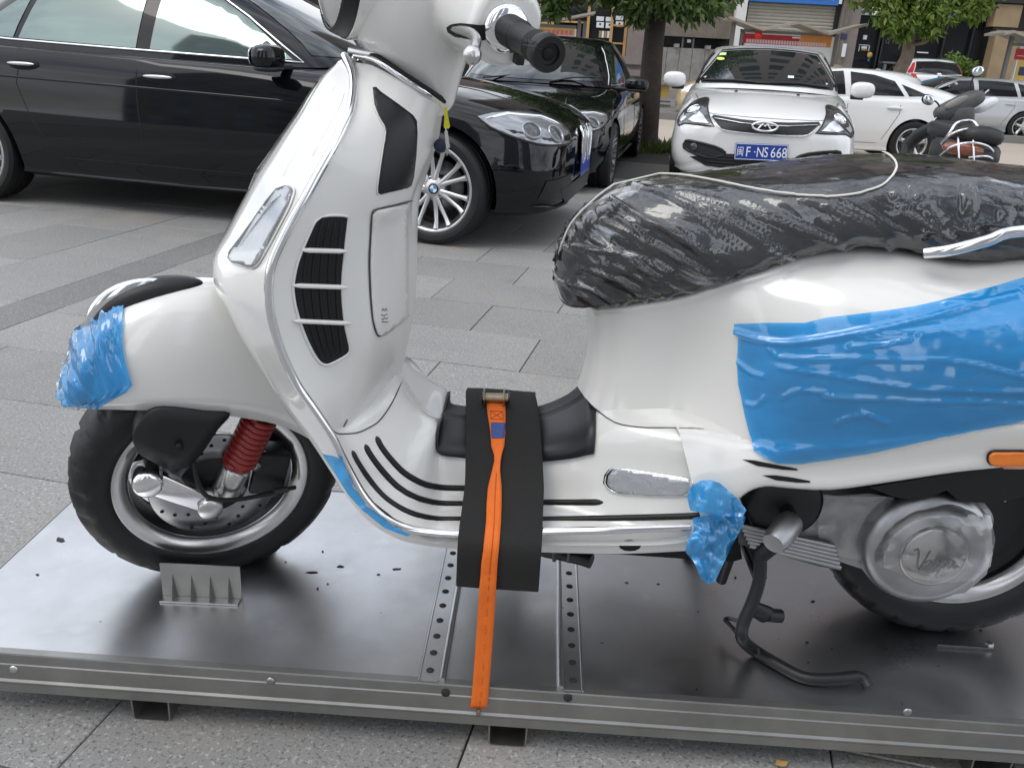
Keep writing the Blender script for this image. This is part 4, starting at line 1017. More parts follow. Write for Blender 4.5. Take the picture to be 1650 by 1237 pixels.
low = [(786,950,-.2845),(783,1000,PF-.012),(778,1070,PF-.0125),(774,1120,PF-.0125),(771,1141,PF-.012)]
for x, y, Y in low:
    wd = 26; L1.append(U(x-wd/2-1, y, Y)); R1.append(U(x+wd/2, y, Y))
L1.append(L1[-1]+Vector((0,.03,.004))); R1.append(R1[-1]+Vector((0,.03,.004)))
La = cat(L1, 2); Ra = cat(R1, 2)
MST = MB().grid([[a.lerp(b, k/4) for k in range(5)] for a, b in zip(La, Ra)]); web = MST.build('webbing', W['webbing'], strap, thick=.0018)
CST = camcast(bvh(MST))
m = MB(); 
P = [(x+1, y) for x, y in cat([Vector((c[0], c[1], 0)).to_2d() for c in ctr[24:]]+[Vector((c[0], c[1], 0)).to_2d() for c in low], 3)]
for i in range(0, 400):
    t = i/400*(len(P)-1); k = int(t); q = (lerp(P[k][0], P[min(k+1, len(P)-1)][0], t-k), lerp(P[k][1], P[min(k+1, len(P)-1)][1], t-k))
    if i % 6 < 3:
        q2 = (q[0], q[1]+2.5); h1 = CST(q); h2 = CST(q2)
        if h1 and h2: m.add([h1[0]+h1[1]*.0007+RT*-.0006, h1[0]+h1[1]*.0007+RT*.0006, h2[0]+h2[1]*.0007+RT*.0006, h2[0]+h2[1]*.0007+RT*-.0006], [[0,1,2,3]])
tag(m.build('stitch_line', W['stitch'], web), kind='stuff')
hk0 = U(771,1143,PF-.012); MB().tube(cat([hk0+Vector((0,-.001,.002)), hk0+Vector((0,-.004,-.008)), hk0+Vector((0,.010,-.014)), hk0+Vector((0,.022,-.006)), hk0+Vector((0,.024,.006))], 4), .0032, 8).build('hook', W['zinc_yellow'], strap)
patch('label_tab', CST, [(791,681),(814,682),(815,706),(792,706)], 4, W['web_label'], web, off=.0012, thick=.001)
m = MB()
for a, b in (((790,662),(810,663)),((791,675),(811,676)),((790,662),(811,676)),((810,663),(791,675)),((790,662),(791,675)),((810,663),(811,676))): sline(m, CST, [a, b], .0006, 4, .0006)
m.build('cross_stitch', W['stitch'], web)
# ratchet buckle on the tunnel
rc = U(799,640,-.005); FMr = frame(rc, (1,0,.05), (0,-.9,-.35))
for sx in (-.018, .016): MB().prism([(0,-.022),(.012,-.022),(.020,-.012),(.020,.012),(.010,.020),(-.008,.016),(-.012,0)], FMr @ Matrix.Translation((sx,0,0)) @ Matrix.Rotation(R_(90), 4, 'Z'), .0022).build('side_plate', W['zinc_yellow'], strap, smooth=False)
MB().tube([FMr @ Vector((-.023,0,.002)), FMr @ Vector((.023,0,.002))], .009, 14).build('spool', W['zinc_yellow'], strap)
MB().box((-.017,.010,.008),(.017,.013,.024), FMr).build('handle_plate', W['zinc_yellow'], strap, smooth=False, bev=.001)
MB().tube([FMr @ Vector((-.022,.012,.022)), FMr @ Vector((.022,.012,.022))], .0035, 10).build('handle_bar', W['zinc_yellow'], strap)
for k in (-1, 1): MB().lathe([(.0001,.003),(.009,.003),(.0105,.0),(.0001,-.001)], frame(FMr @ Vector((.0215*k,0,.0)), (0,0,1), RT*k), 10).build('ratchet_gear', W['steel_dark'], strap)
MB().box((-.015,.002,-.004),(.015,.006,.006), FMr).build('wound_webbing', W['webbing'], strap, smooth=False)

# key with a yellow tag in the ignition
mat('yellow_tag', (.72,.66,.03), .4, var=.1); mat('fob', (.02,.025,.06), .35)
kr = root('key_ring', tuple(U(714,176,-.03)), 'scooter key with a yellow tag hanging from the ignition', 'key')
def sheet(P, Y, th, name, mt, par):
    a = [U(x, y, Y) for x, y in P]; b = [p+Vector((0,th,0)) for p in a]; m = MB(); m.grid([a, b], cv=True); m.cap(a); m.cap(b, True); return m.build(name, mt, par, smooth=False)
sheet([(715,174),(720,173),(722,188),(725,205),(722,208),(715,206),(716,190)], -.035, .0012, 'tag', W['yellow_tag'], kr)
MB().tube([U(718,206,-.035), U(719,213,-.034)], .0012, 6).build('split_ring', W['chrome'], kr)
sheet([(716,212),(721,211),(725,238),(719,240)], -.034, .002, 'key_blade', W['brushed'], kr)
sheet([(717,241),(722,240),(726,250),(722,247),(720,252)], -.034, .002, 'spare_key', W['alu'], kr)
m = MB().lathe([(.0001,.004),(.009,.004),(.011,0),(.009,-.004),(.0001,-.004)], frame(U(710,235,-.02), (1,0,0), (0,-1,0)), 20); m.build('key_fob', W['fob'], kr)

# ================================================================== PROTECTIVE FILMS
# tip of the mudguard
rows = []
gfine = []
for (cx, cy), (lx, ly), wd in zip(CR[:6], LW[:6], WD[:6]):
    c = FA(cx, cy, 0); l = FA(lx, ly, wd); r = []
    for i in range(25):
        t = math.pi/2*i/24; la = wd*math.cos(t)**(2/2.5); k = math.sin(t)**(2/2.5); r.append((lerp(l[0], c[0], k), lerp(l[1], c[1], k), la))
    r = r[:-1]+[(a, f, -la) for a, f, la in r[::-1]]; rows.append([FL(*q) for q in r])
g = catgrid(rows, 12, 1); nU = len(g); nT = len(g[0]); cen = FL(.10, .12, 0)
um = [16,19,25,34,38.5,39,39.5,40,40.5,41,41.5,42,42.7,43.4,44,44.6,45.5,46,46.5,47,47.5,48,48.5,49,50]
rows = []; NI = 44
for i in range(NI):
    row = []
    for j in range(nT):
        jj = min(j, nT-1-j); lim = min(nU-1.001, um[min(jj, 24)]); t = i/(NI-1)*lim; k = int(t)
        p = g[k][j].lerp(g[k+1][j], t-k); n = (p-cen).normalized()
        fl = max(0, (i-NI+5)/5)
        d = .0035+.0020*fbm(p, 17, 2)+.0065*max(0, 1-3.6*abs(fbm(Vector((t*.17-.02*jj, jj*.05, 1.7+(3 if j > nT//2 else 0))), 1, 2)))+.0025*max(0, 1-4*abs(fbm(Vector((t*.34-.05*jj, jj*.09, 5.1)), 1, 2)))+.003*max(0, 1-i/8)+.004*fl*max(0, fbm(p, 26, 1))
        row.append(p+n*d)
    rows.append(row)
# a loose collar closing the front edge
fa = MB().grid(rows).build('protective_film', W['film_blue_loose'], None, world=False)
tag(fa, 'crumpled blue protective film wrapped around the front mudguard tip', 'film')
def ridge(lines):
    segs = [(cat([Vector((x, y, 0)).to_2d() for x, y in P], 4), h, w_) for P, h, w_ in lines]
    def f(q, p):
        v = 0; q = Vector(q)
        for P, h, w_ in segs:
            d = 1e9
            for a, b in zip(P, P[1:]):
                ab = b-a; t = max(0, min(1, (q-a).dot(ab)/max(1e-6, ab.length_squared))); d = min(d, (q-a-ab*t).length)
            v = max(v, h*math.exp(-(d/w_)**2))
        return v + .0012*fbm((q.x/60, q.y/45, 2), 1, 2)
    return f
FC = [(1185,521),(1240,520),(1297,521),(1330,513),(1400,505),(1470,496),(1515,486),(1560,474),(1650,451),(1720,440),(1720,664),(1650,676),(1532,700),(1410,726),(1340,738),(1292,745),(1253,745),(1230,736),(1214,726),(1211,706),(1204,678),(1198,649),(1192,618),(1190,588),(1192,542),(1186,538)]
rl = [([(1188,535),(1230,548),(1270,553),(1330,546),(1420,530),(1500,512),(1560,496),(1640,478)], .006, 7),
      ([(1240,560),(1262,576),(1350,577),(1450,578),(1540,582),(1650,607)], .0035, 4.5), ([(1258,592),(1330,602),(1420,617),(1490,626),(1560,628),(1650,630)], .003, 4.5),
      ([(1326,638),(1400,641),(1480,645),(1560,646),(1650,650)], .0025, 4), ([(1375,545),(1450,536),(1520,532)], .003, 4), ([(1370,558),(1420,556),(1462,546)], .003, 4),
      ([(1190,582),(1212,600),(1232,606)], .003, 4), ([(1262,640),(1290,627),(1340,634)], .003, 4), ([(1385,662),(1410,672),(1430,680)], .003, 4), ([(1345,680),(1370,670),(1392,668)], .003, 4),
      ([(1202,650),(1220,652),(1232,640)], .003, 4), ([(1480,540),(1560,532),(1620,525)], .003, 5), ([(1520,490),(1580,488),(1600,470)], .004, 5)]
CRE1 = camcast(bvh(MCW, MSL))
def CRE2(q):
    hs = [h for h in (CRE1((q[0], q[1]+d)) for d in (-10, -5, 0, 5, 10)) if h]
    if not hs: return None
    c = CRE1((q[0], q[1]))
    if not c: return hs[0]
    n = sum((h[1] for h in hs), Vector()).normalized(); dp = sum(((h[0]-CPOS).length for h in hs))/len(hs)
    return CPOS+ray(q[0], q[1]).normalized()*min(dp, (c[0]-CPOS).length), n
rl = [(P, h*1.15, w_*.62) for P, h, w_ in rl]
fc_o = patch('protective_film', CRE2, FC, 4.5, W['film_blue'], None, off=.0042, bulge=ridge(rl))
tag(fc_o, 'large blue protective film stuck on the rear side panel under the seat', 'film')
m = vespa(Matrix.Translation(Vector((0,0,0))), 1, 0, .1)
# chrome script under the film near the frame edge
CRW = camcast(bvh(MCW)); em = MB()
for P in ([(1568,632),(1564,650),(1560,668),(1574,662),(1592,640)],[(1584,664),(1600,654),(1592,650),(1588,664),(1606,664)],[(1612,652),(1606,662),(1620,662)],[(1624,674),(1630,652),(1640,656),(1630,664)],[(1656,652),(1644,658),(1652,664),(1660,652),(1662,664)]):
    sline(em, CRW, cat([Vector((x, y, 0)).to_2d() for x, y in P], 3), .0013, 4, .0002)
em.build('side_script', W['chrome'], cowl_o)
FSTRIP = [(519,731),(536,734),(553,740),(557,757),(570,785),(592,816),(627,844),(662,861),(656,864),(620,851),(585,823),(561,797),(540,763)]
# film around the sill end, and its hanging tail
def loose(name, P, Yf, step, amp, label, cc=11):
    def cast(q):
        Y = Yf(q)+amp*fbm((q[0]/cc/2.2, q[1]/cc/3, 3), 1, 4); return U(q[0], q[1], Y), Vector((0,-1,0))
    o = patch(name, cast, P, step, W['film_blue_loose'], None, off=0); return tag(o, label, 'film')
loose('protective_film', FSTRIP, lambda q: -.256+.012*min(1, (q[1]-731)/120), 4, .006, 'narrow strip of blue film along the front edge of the leg shield')
FD_ = [(1107,800),(1112,785),(1128,774),(1145,773),(1160,778),(1176,792),(1192,806),(1203,822),(1196,832),(1170,832),(1140,828),(1112,822)]
loose('protective_film', FD_, lambda q: -.242+.03*max(0, (q[0]-1165)/40), 4, .012, 'small blue film patch on the rear end of the floor board')
loose('protective_film', [(1116,834),(1150,828),(1190,826),(1202,832),(1196,850),(1185,868),(1172,895),(1160,920),(1152,936),(1142,941),(1130,932),(1118,905),(1104,888),(1108,872),(1118,852)], lambda q: -.238+.05*max(0, (q[0]-1165)/40), 4, .020, 'crumpled tail of blue film hanging below the floor board')
# clear film over the belt cover
CEN = camcast(BVHTree.FromPolygons(*(lambda V, F: (V, F))([FM_v for FM_v in []] or [Vector((0,0,0))]*3, [[0,1,2]]))) if False else None
def ecast(q):
    P = U(q[0], q[1], -.2); r = math.hypot(P.x-BC.x, P.z-BC.z)
    Y = -.185-.018 if r < .075 else lerp(-.203, -.155, min(1, (r-.075)/.04)) if r < .115 else -.158
    return U(q[0], q[1], Y-.003+.0045*fbm((q[0]/40, q[1]/26, 1), 1, 3)), Vector((0,-1,0))
fe = patch('protective_film', ecast, [(1330,800),(1400,795),(1440,802),(1500,806),(1560,806),(1596,830),(1604,868),(1596,912),(1570,936),(1520,938),(1480,932),(1440,920),(1400,905),(1350,895),(1320,880),(1318,840)], 6, W['film_clear_fine'], None, off=0)
tag(fe, 'clear plastic film covering the round belt cover of the engine', 'film')
# clear wrap over the seat
gw = catgrid([[p for p in r] for r in full[::1]], 5, 4)
rows = []; cz = Vector((0,0,0)); nr = len(gw)
CA, SA = math.cos(R_(24)), math.sin(R_(24))
def wr(p, X):
    u = p.x*CA-p.z*SA; v = p.z*CA+p.x*SA          # u runs along the folds (down to the rear)
    w_ = .012*fbm((p.x*9, p.y*9, p.z*9), 1, 2); v += w_
    a = abs(fbm(Vector((u*5, p.y*9, v*30)), 1.0, 2)); b = abs(fbm(Vector((u*11+4, p.y*20, v*64)), 1.0, 2))
    vd = mnoise.voronoi(Vector((u*26, p.y*40, v*70))); f = (vd[0][1]-vd[0][0])
    g = max(0, fbm((p.x*7+3, p.y*7, p.z*7), 1, 2)+.35)      # folds gather in patches
    return .0030+.0062*max(0, 1-a*4.2)+.0024*g*max(0, 1-b*4.0)+.0012*g*(.5-min(.5, f))
FOLDS = [[(1020,303),(1104,329),(1179,366),(1277,413)],[(1034,310),(1141,324),(1300,375),(1389,406)],[(987,324),(1076,375),(1188,445)],[(973,357),(1067,403),(1141,441)],[(931,399),(1020,413),(1090,445)],[(1202,324),(1291,366),(1379,401)],[(1445,310),(1459,343),(1533,389)],[(1473,301),(1510,361),(1543,392)],[(1627,315),(1613,361),(1603,375)],[(960,385),(1040,432),(1075,470)],[(935,430),(1000,450),(1040,480)],[(1130,330),(1220,380),(1260,425)],[(1330,330),(1400,365),(1440,398)],[(1000,335),(1120,395),(1165,448)],[(1560,300),(1560,350),(1570,400)],[(920,455),(960,468),(990,485)]]
FSEG = []
for P in FOLDS:
    C_ = cat([Vector((x, y, 0)).to_2d() for x, y in P], 3)
    FSEG.append((C_, min(c.x for c in C_)-9, max(c.x for c in C_)+9, min(c.y for c in C_)-9, max(c.y for c in C_)+9))
def folds(p):
    x, y = PR(p); v = 0
    for C_, x0, x1, y0, y1 in FSEG:
        if x0 < x < x1 and y0 < y < y1:
            q2 = Vector((x, y)); d = 99
            for a, b in zip(C_, C_[1:]):
                ab = b-a; t = max(0, min(1, (q2-a).dot(ab)/max(1e-6, ab.length_squared))); d = min(d, (q2-a-ab*t).length)
            v = max(v, max(0, 1-d/5.0))
    return .0075*v
def patchy(p):
    x, y = PR(p); return .45+.75*math.exp(-(((x-1020)/150)**2+((y-410)/80)**2))
for i, r in enumerate(gw):
    o = []
    for j, p in enumerate(r):
        a = gw[min(i+1, nr-1)][j]-gw[max(i-1, 0)][j]; b = r[min(j+1, len(r)-1)]-r[max(j-1, 0)]; n = a.cross(b)
        n = n.normalized() if n.length > 1e-12 else Vector((0,0,1))
        c = Vector((p.x+.02, 0, (r[0].z+r[len(r)//2].z)/2))
        if n.dot(p-c) < 0: n = -n
        top = max(0, n.z)
        near = p.y < .02
        o.append(p+n*(.0030+(wr(p, 0)-.0030)*(1-.75*top*top)*(patchy(p) if near else .8)+(folds(p) if near else 0)))
    rows.append(o)
k0 = 8
wrap = MB().grid([r[k0:len(r)-k0] for r in rows]).build('seat_wrap', W['film_clear'], None, world=False)
tag(wrap, 'crinkled clear plastic wrap stretched over the black scooter seat', 'wrap')

# small litter on the pallet and the ground
c = UZ(1560,1046,Z0+.003); q0 = UZ(1510,1040,Z0+.003); q1 = UZ(1600,1046,Z0+.003)
hk = MB().tube([q0, q0.lerp(q1, .5), q1], .004, 6, flat=.4).build('metal_clip', W['steel_dark'], None, world=False); tag(hk, 'small steel clip strip lying on the pallet beside the rear tyre', 'clip')
bt = MB().lathe([(.0001,.009),(.006,.009),(.0085,.006),(.009,.0)], frame(UZ(1592,1043,Z0+.001)+Vector((0,0,.002)), (1,0,0), (0,0,1)), 6).build('bolt', W['brushed'], hk, smooth=False)
mat('leaf_dry', (.45,.27,.10), .7)
lf = UZ(1258,1232,0)
V = [lf+Vector((x, y, .004+z)) for x, y, z in ((-.011,-.004,0),(-.004,-.010,.003),(.006,-.007,.001),(.012,.002,.004),(.004,.008,.001),(-.006,.006,.003),(0,0,.005))]
lo = ob('dry_leaf', V, [[i, (i+1) % 6, 6] for i in range(6)], W['leaf_dry'], None, smooth=False); tag(lo, 'small dry tan leaf lying on the paving before the pallet', 'leaf')
# ================================================================== CARS
mat('car_black', (.0035,.004,.0055), .035, spec=.5)
mat('car_white', (.74,.74,.73), .22, coat=1.0)
mat('car_silver', (.50,.51,.52), .28, .35, coat=1.0)
mat('car_beige', (.52,.40,.22), .3, .1, coat=1.0)
mat('car_glass', (.012,.016,.016), .03, spec=.7, coat=.6)
mat('car_glass_dark', (.006,.007,.008), .05, spec=.5)
mat('plate_blue', (.012,.045,.30), .35); mat('plate_ink', (.80,.82,.85), .4)
mat('tail_red', (.55,.015,.02), .15, coat=1); mat('lamp_glass', (.75,.77,.80), .08, .55, coat=1, bump=.4, bscale=40)
mat('glass_mirror', (.215,.265,.25), .05, .92); mat('lamp_mid', (.30,.31,.33), .12, .5, coat=1, bump=.35, bscale=25); mat('badge_blue', (.05,.25,.6), .3)
mat('lamp_dark', (.06,.062,.066), .15, .4, coat=1)
mat('grille_black', (.012,.012,.013), .45); mat('sticker_yellow', (.72,.80,.12), .5); mat('sticker_green', (.62,.82,.35), .5)
mat('alloy', (.60,.60,.60), .30, 1); mat('alloy_dark', (.20,.20,.205), .35, .8)
mat('car_trim', (.02,.02,.022), .5); mat('interior', (.25,.23,.2), .8)
def section(x, zb, wb, zm, wm, zs, ws, zt, wt, zc):
    h = [(0,zb),(wb*.6,zb),(wb-.03,zb+.01),(wb,zb+.06),((wb+wm)/2+.01,(zb+zm)/2),(wm,zm),((wm+ws)/2+.006,(zm+zs)/2),(ws,zs),((ws+wt)/2+.01,(zs+zt)/2+.012),(wt,zt),(wt*.55,lerp(zt,zc,.75)),(0,zc)]
    return [Vector((x, -y, z)) for y, z in h]+[Vector((x, y, z)) for y, z in h[-2:0:-1]]
def carbody(name, stations, wheels, wr, mt, rt):
    rows = catgrid([section(*s) for s in stations], 4, 1)
    rows = [cat(r, 2, True) for r in rows]
    m = MB().grid(rows, cv=True); m.cap(rows[0]); m.cap(rows[-1], True)
    o = m.build(name, mt, rt, world=False)
    cb = MB()
    for x in wheels:
        for sg in (-1, 1):
            Mx = frame((x, sg*1.2, wr[1]), (1,0,0), (0,-sg,0)); n = 40
            rows2 = [[Mx @ Vector((wr[0]*math.cos(2*math.pi*j/n), a, wr[0]*math.sin(2*math.pi*j/n))) for j in range(n)] for a in (0, .62)]
            cb.grid(rows2, cv=True); cb.cap(rows2[0]); cb.cap(rows2[1], True)
    c = cb.build('cutter', MATS['car_trim'], None, smooth=False)
    keep = o.parent; o.parent = None
    md = o.modifiers.new('b', 'BOOLEAN'); md.operation = 'DIFFERENCE'; md.object = c; md.solver = 'EXACT'
    bpy.context.view_layer.update(); dg = bpy.context.evaluated_depsgraph_get()
    me = D.meshes.new_from_object(o.evaluated_get(dg)); o.modifiers.clear(); old = o.data; o.data = me; D.meshes.remove(old)
    for p in me.polygons: p.use_smooth = True
    me.set_sharp_from_angle(angle=R_(42))
    D.objects.remove(c); o.parent = keep
    for x in wheels:
        for sg in (-1, 1):
            n = 24; Mx = frame((x, 0, wr[1]), (1,0,0), (0,-sg,0)); rr = wr[0]-.012
            yo = abs(sg)*.0
            rows2 = [[Mx @ Vector((rr*math.cos(math.pi*(j/n*1.2-.1)), a, -rr*math.sin(math.pi*(j/n*1.2-.1)))) if False else Vector((x+rr*math.cos(math.pi*(j/n*1.2-.1)), sg*a, wr[1]+rr*math.sin(math.pi*(j/n*1.2-.1)))) for j in range(n+1)] for a in (.56, .80)]
            MB().grid(rows2).build('wheel_liner', MATS['car_trim'], o, world=False)
    return o, m
def greenhouse(name, base, top, crown, mt, rt, mid=.018):
    """base/top: half outlines front centre -> rear centre, (x,y,z)"""
    def ringof(h): 
        a = cat([Vector(p) for p in h], 5); return a+[Vector((p.x,-p.y,p.z)) for p in a[-2:0:-1]]
    b = ringof(base); t = ringof(top); cx = sum((p.x for p in t), 0)/len(t); rows = [b]
    for k in (.25,.5,.75):
        rows.append([p.lerp(q, k)+Vector((((p.x+q.x)/2-cx)*.02, (1 if p.y > 0 else -1)*(mid*4*k*(1-k)) if abs(p.y) > .05 else 0, mid*.9*4*k*(1-k))) for p, q in zip(b, t)])
    rows.append(t)
    for s, f in ((.90,.45),(.70,.78),(.4,.95),(.1,1.0)):
        rows.append([Vector((cx+(p.x-cx)*s, p.y*s, lerp(p.z, crown, f))) for p in t])
    m = MB().grid(rows, cv=True); m.cap(rows[-1], True); o = m.build(name, mt, rt, world=False)
    return o, m
def wheel(rt, x, y, R, rim, wd, style, sg, mtr, n=5, steer=0):
    """sg: +1 outside faces +y, -1 faces -y"""
    M0 = Matrix.Translation((x, y, R)) @ Matrix.Rotation(steer, 4, 'Z')
    Mx = M0 @ frame((0,0,0), (1,0,0), (0,sg,0))
    o = MB().lathe([(.0001,-.06),(.07,-.06),(.07,wd*.3),(.0001,wd*.3)], Mx, 24).build('wheel', MATS['alloy_dark'], rt, world=False)
    pf = [(rim,-wd*.42),(rim+.01,-wd*.47),(R-.03,-wd*.5),(R-.008,-wd*.44),(R,-wd*.34),(R,-wd*.12),(R-.006,-wd*.11),(R-.006,-wd*.09),(R,-wd*.08),(R,wd*.08),(R-.006,wd*.09),(R-.006,wd*.11),(R,wd*.12),(R,wd*.34),(R-.008,wd*.44),(R-.03,wd*.5),(rim+.03,wd*.495),(rim+.01,wd*.47),(rim,wd*.42)]
    MB().lathe(pf, Mx, 64).build('tyre', MATS['tyre'], o, world=False, ang=35)
    MB().lathe([(rim+.004,-wd*.4),(rim-.03,-wd*.3),(rim-.035,wd*.3),(rim-.012,wd*.40),(rim-.008,wd*.46),(rim+.006,wd*.475),(rim+.010,wd*.44)], Mx, 64).build('rim', mtr, o, world=False)
    MB().lathe([(.0001,-.02),(rim*.62,-.02),(rim*.62,-.03),(.0001,-.03)], Mx, 40).build('brake_disc', MATS['alloy_dark'], o, world=False)
    yo = wd*.36
    for k in range(n):
        t0 = 2*math.pi*k/n+.35
        pr = ((-.17,.06),(.17,-.06)) if style == 'double' else ((0,0),)
        for dt, dh in pr:
            P = []
            for r_, dd, yy in ((.045, .35, yo-.012), (rim*.4, .8, yo-.010), (rim*.75, 1.0, yo-.004), (rim-.012, 1.12, yo+.012)):
                t = t0+dt*dd; P.append(Mx @ Vector((r_*math.cos(t), yy, r_*math.sin(t))))
            w0 = .020 if style == 'double' else .036
            MB().tube(P, [w0, w0*.8, w0*.75, w0*1.05], 8, ref=Mx.to_3x3() @ Vector((0,1,0)), flat=1.0 if style == 'double' else 1.25).build('spoke', mtr, o, world=False)
    MB().lathe([(.0001,yo+.016),(.03,yo+.016),(.045,yo+.008),(.07,yo-.01)], Mx, 24).build('hub_cap', mtr, o, world=False)
    for k in range(5):
        t = 2*math.pi*(k+.5)/5; MB().lathe([(.0001,yo+.002),(.009,yo+.002),(.011,yo-.02)], Mx @ Matrix.Translation((.056*math.cos(t),0,.056*math.sin(t))), 8).build('lug_nut', MATS['grille_black'], o, world=False)
    return o, Mx
def wtree(m, rt):
    M4 = wmat(rt); return BVHTree.FromPolygons([M4 @ v for v in m.V], m.F)
def side(tree, sg): return axcast(tree, (0, sg*3, 0), (1,0,0), (0,0,1), (0,-sg,0))
def sidepatch(name, tree, poly, mt, par, step=.06, off=.004, both=True, thick=0):
    for sg in ((-1, 1) if both else (-1,)): patch(name, side(tree, sg), poly, step, mt, par, off=off, world=False, thick=thick)
def sideline(name, tree, P, r, mt, par, off=0, step=.05, sgs=(-1, 1)):
    for sg in sgs:
        m = MB(); sline(m, side(tree, sg), P, r, step, off); m.build(name, mt, par, world=False)
def shell(name, mt, par, c, s, M=None, e=2.6, n=20, world=False):
    """rounded box"""
    rows = []
    for i in range(11):
        t = -math.pi/2+math.pi*i/10; ct, st = math.cos(t), math.sin(t); k = abs(ct)**(2/e); z = math.copysign(abs(st)**(2/e), st)
        rows.append([Vector((c[0]+s[0]*x*k, c[1]+s[1]*y*k, c[2]+s[2]*z)) for x, y in superell(n, e)])
    if M: rows = [[M @ p for p in r] for r in rows]
    return MB().grid(rows, cv=True).build(name, mt, par, world=world)
def text(body, size, M, mt, par, name='lettering', ext=.002, world=False, ax='LEFT', sx=1):
    cu = D.curves.new(name, 'FONT'); cu.body = body; cu.size = size; cu.extrude = ext; cu.align_x = ax; cu.align_y = 'CENTER'
    t = D.objects.new(name, cu); COL.objects.link(t); bpy.context.view_layer.update()
    me = D.meshes.new_from_object(t.evaluated_get(bpy.context.evaluated_depsgraph_get())); D.objects.remove(t)
    me.transform(M @ Matrix.Diagonal((sx,1,1,1))); me.materials.clear(); me.materials.append(mt)
    return obm(name, me, par, False, world)

# ---- black saloon
BM = [(2.318,.30,.30,.42,.40,.60,.36,.655,.22,.67),(2.285,.235,.52,.42,.62,.62,.56,.685,.36,.705),(2.20,.20,.70,.43,.78,.63,.72,.735,.50,.765),(2.05,.185,.80,.45,.865,.66,.82,.785,.60,.83),(1.80,.18,.84,.47,.915,.70,.865,.835,.66,.885),(1.485,.18,.86,.49,.93,.75,.885,.88,.70,.93),(1.05,.18,.87,.50,.93,.80,.895,.925,.73,.975),(.70,.18,.87,.50,.93,.84,.895,.955,.75,1.0),(.2,.18,.87,.50,.93,.88,.89,.965,.78,.99),(-.5,.18,.87,.50,.93,.90,.89,.975,.80,1.0),(-1.1,.18,.87,.51,.93,.92,.89,.985,.80,1.01),(-1.485,.19,.86,.52,.93,.93,.885,1.0,.78,1.03),(-2.0,.22,.82,.54,.905,.93,.85,1.02,.72,1.05),(-2.35,.26,.76,.56,.85,.90,.78,1.02,.62,1.05),(-2.52,.30,.62,.56,.72,.84,.66,.98,.50,1.0),(-2.58,.36,.4,.56,.48,.78,.42,.9,.3,.92)]
GB_ = [(1.02,0,.985),(.95,.42,.985),(.68,.735,.965),(.2,.80,.965),(-.5,.815,.975),(-1.2,.79,.985),(-1.62,.72,1.0),(-1.85,.45,1.03),(-1.92,0,1.04)]
GT_ = [(.16,0,1.40),(.10,.34,1.392),(-.02,.525,1.372),(-.25,.575,1.40),(-.6,.585,1.408),(-.95,.565,1.392),(-1.15,.51,1.36),(-1.25,.3,1.375),(-1.28,0,1.38)]
def lx(x): return x*1.045 if x <= 1.485 else 1.552+(x-1.485)*.88
BM = [tuple([lx(s[0])]+[v-(.028 if i in (6, 8) else 0) for i, v in enumerate(s[1:])]) for s in BM]
GB_ = [(x*1.045, y, z-.03) for x, y, z in GB_]; GT_ = [(x*1.045, y, z) for x, y, z in GT_]
def qx(P): return [(x*1.045, z-(.032 if z < 1.06 else 0)) for x, z in P]
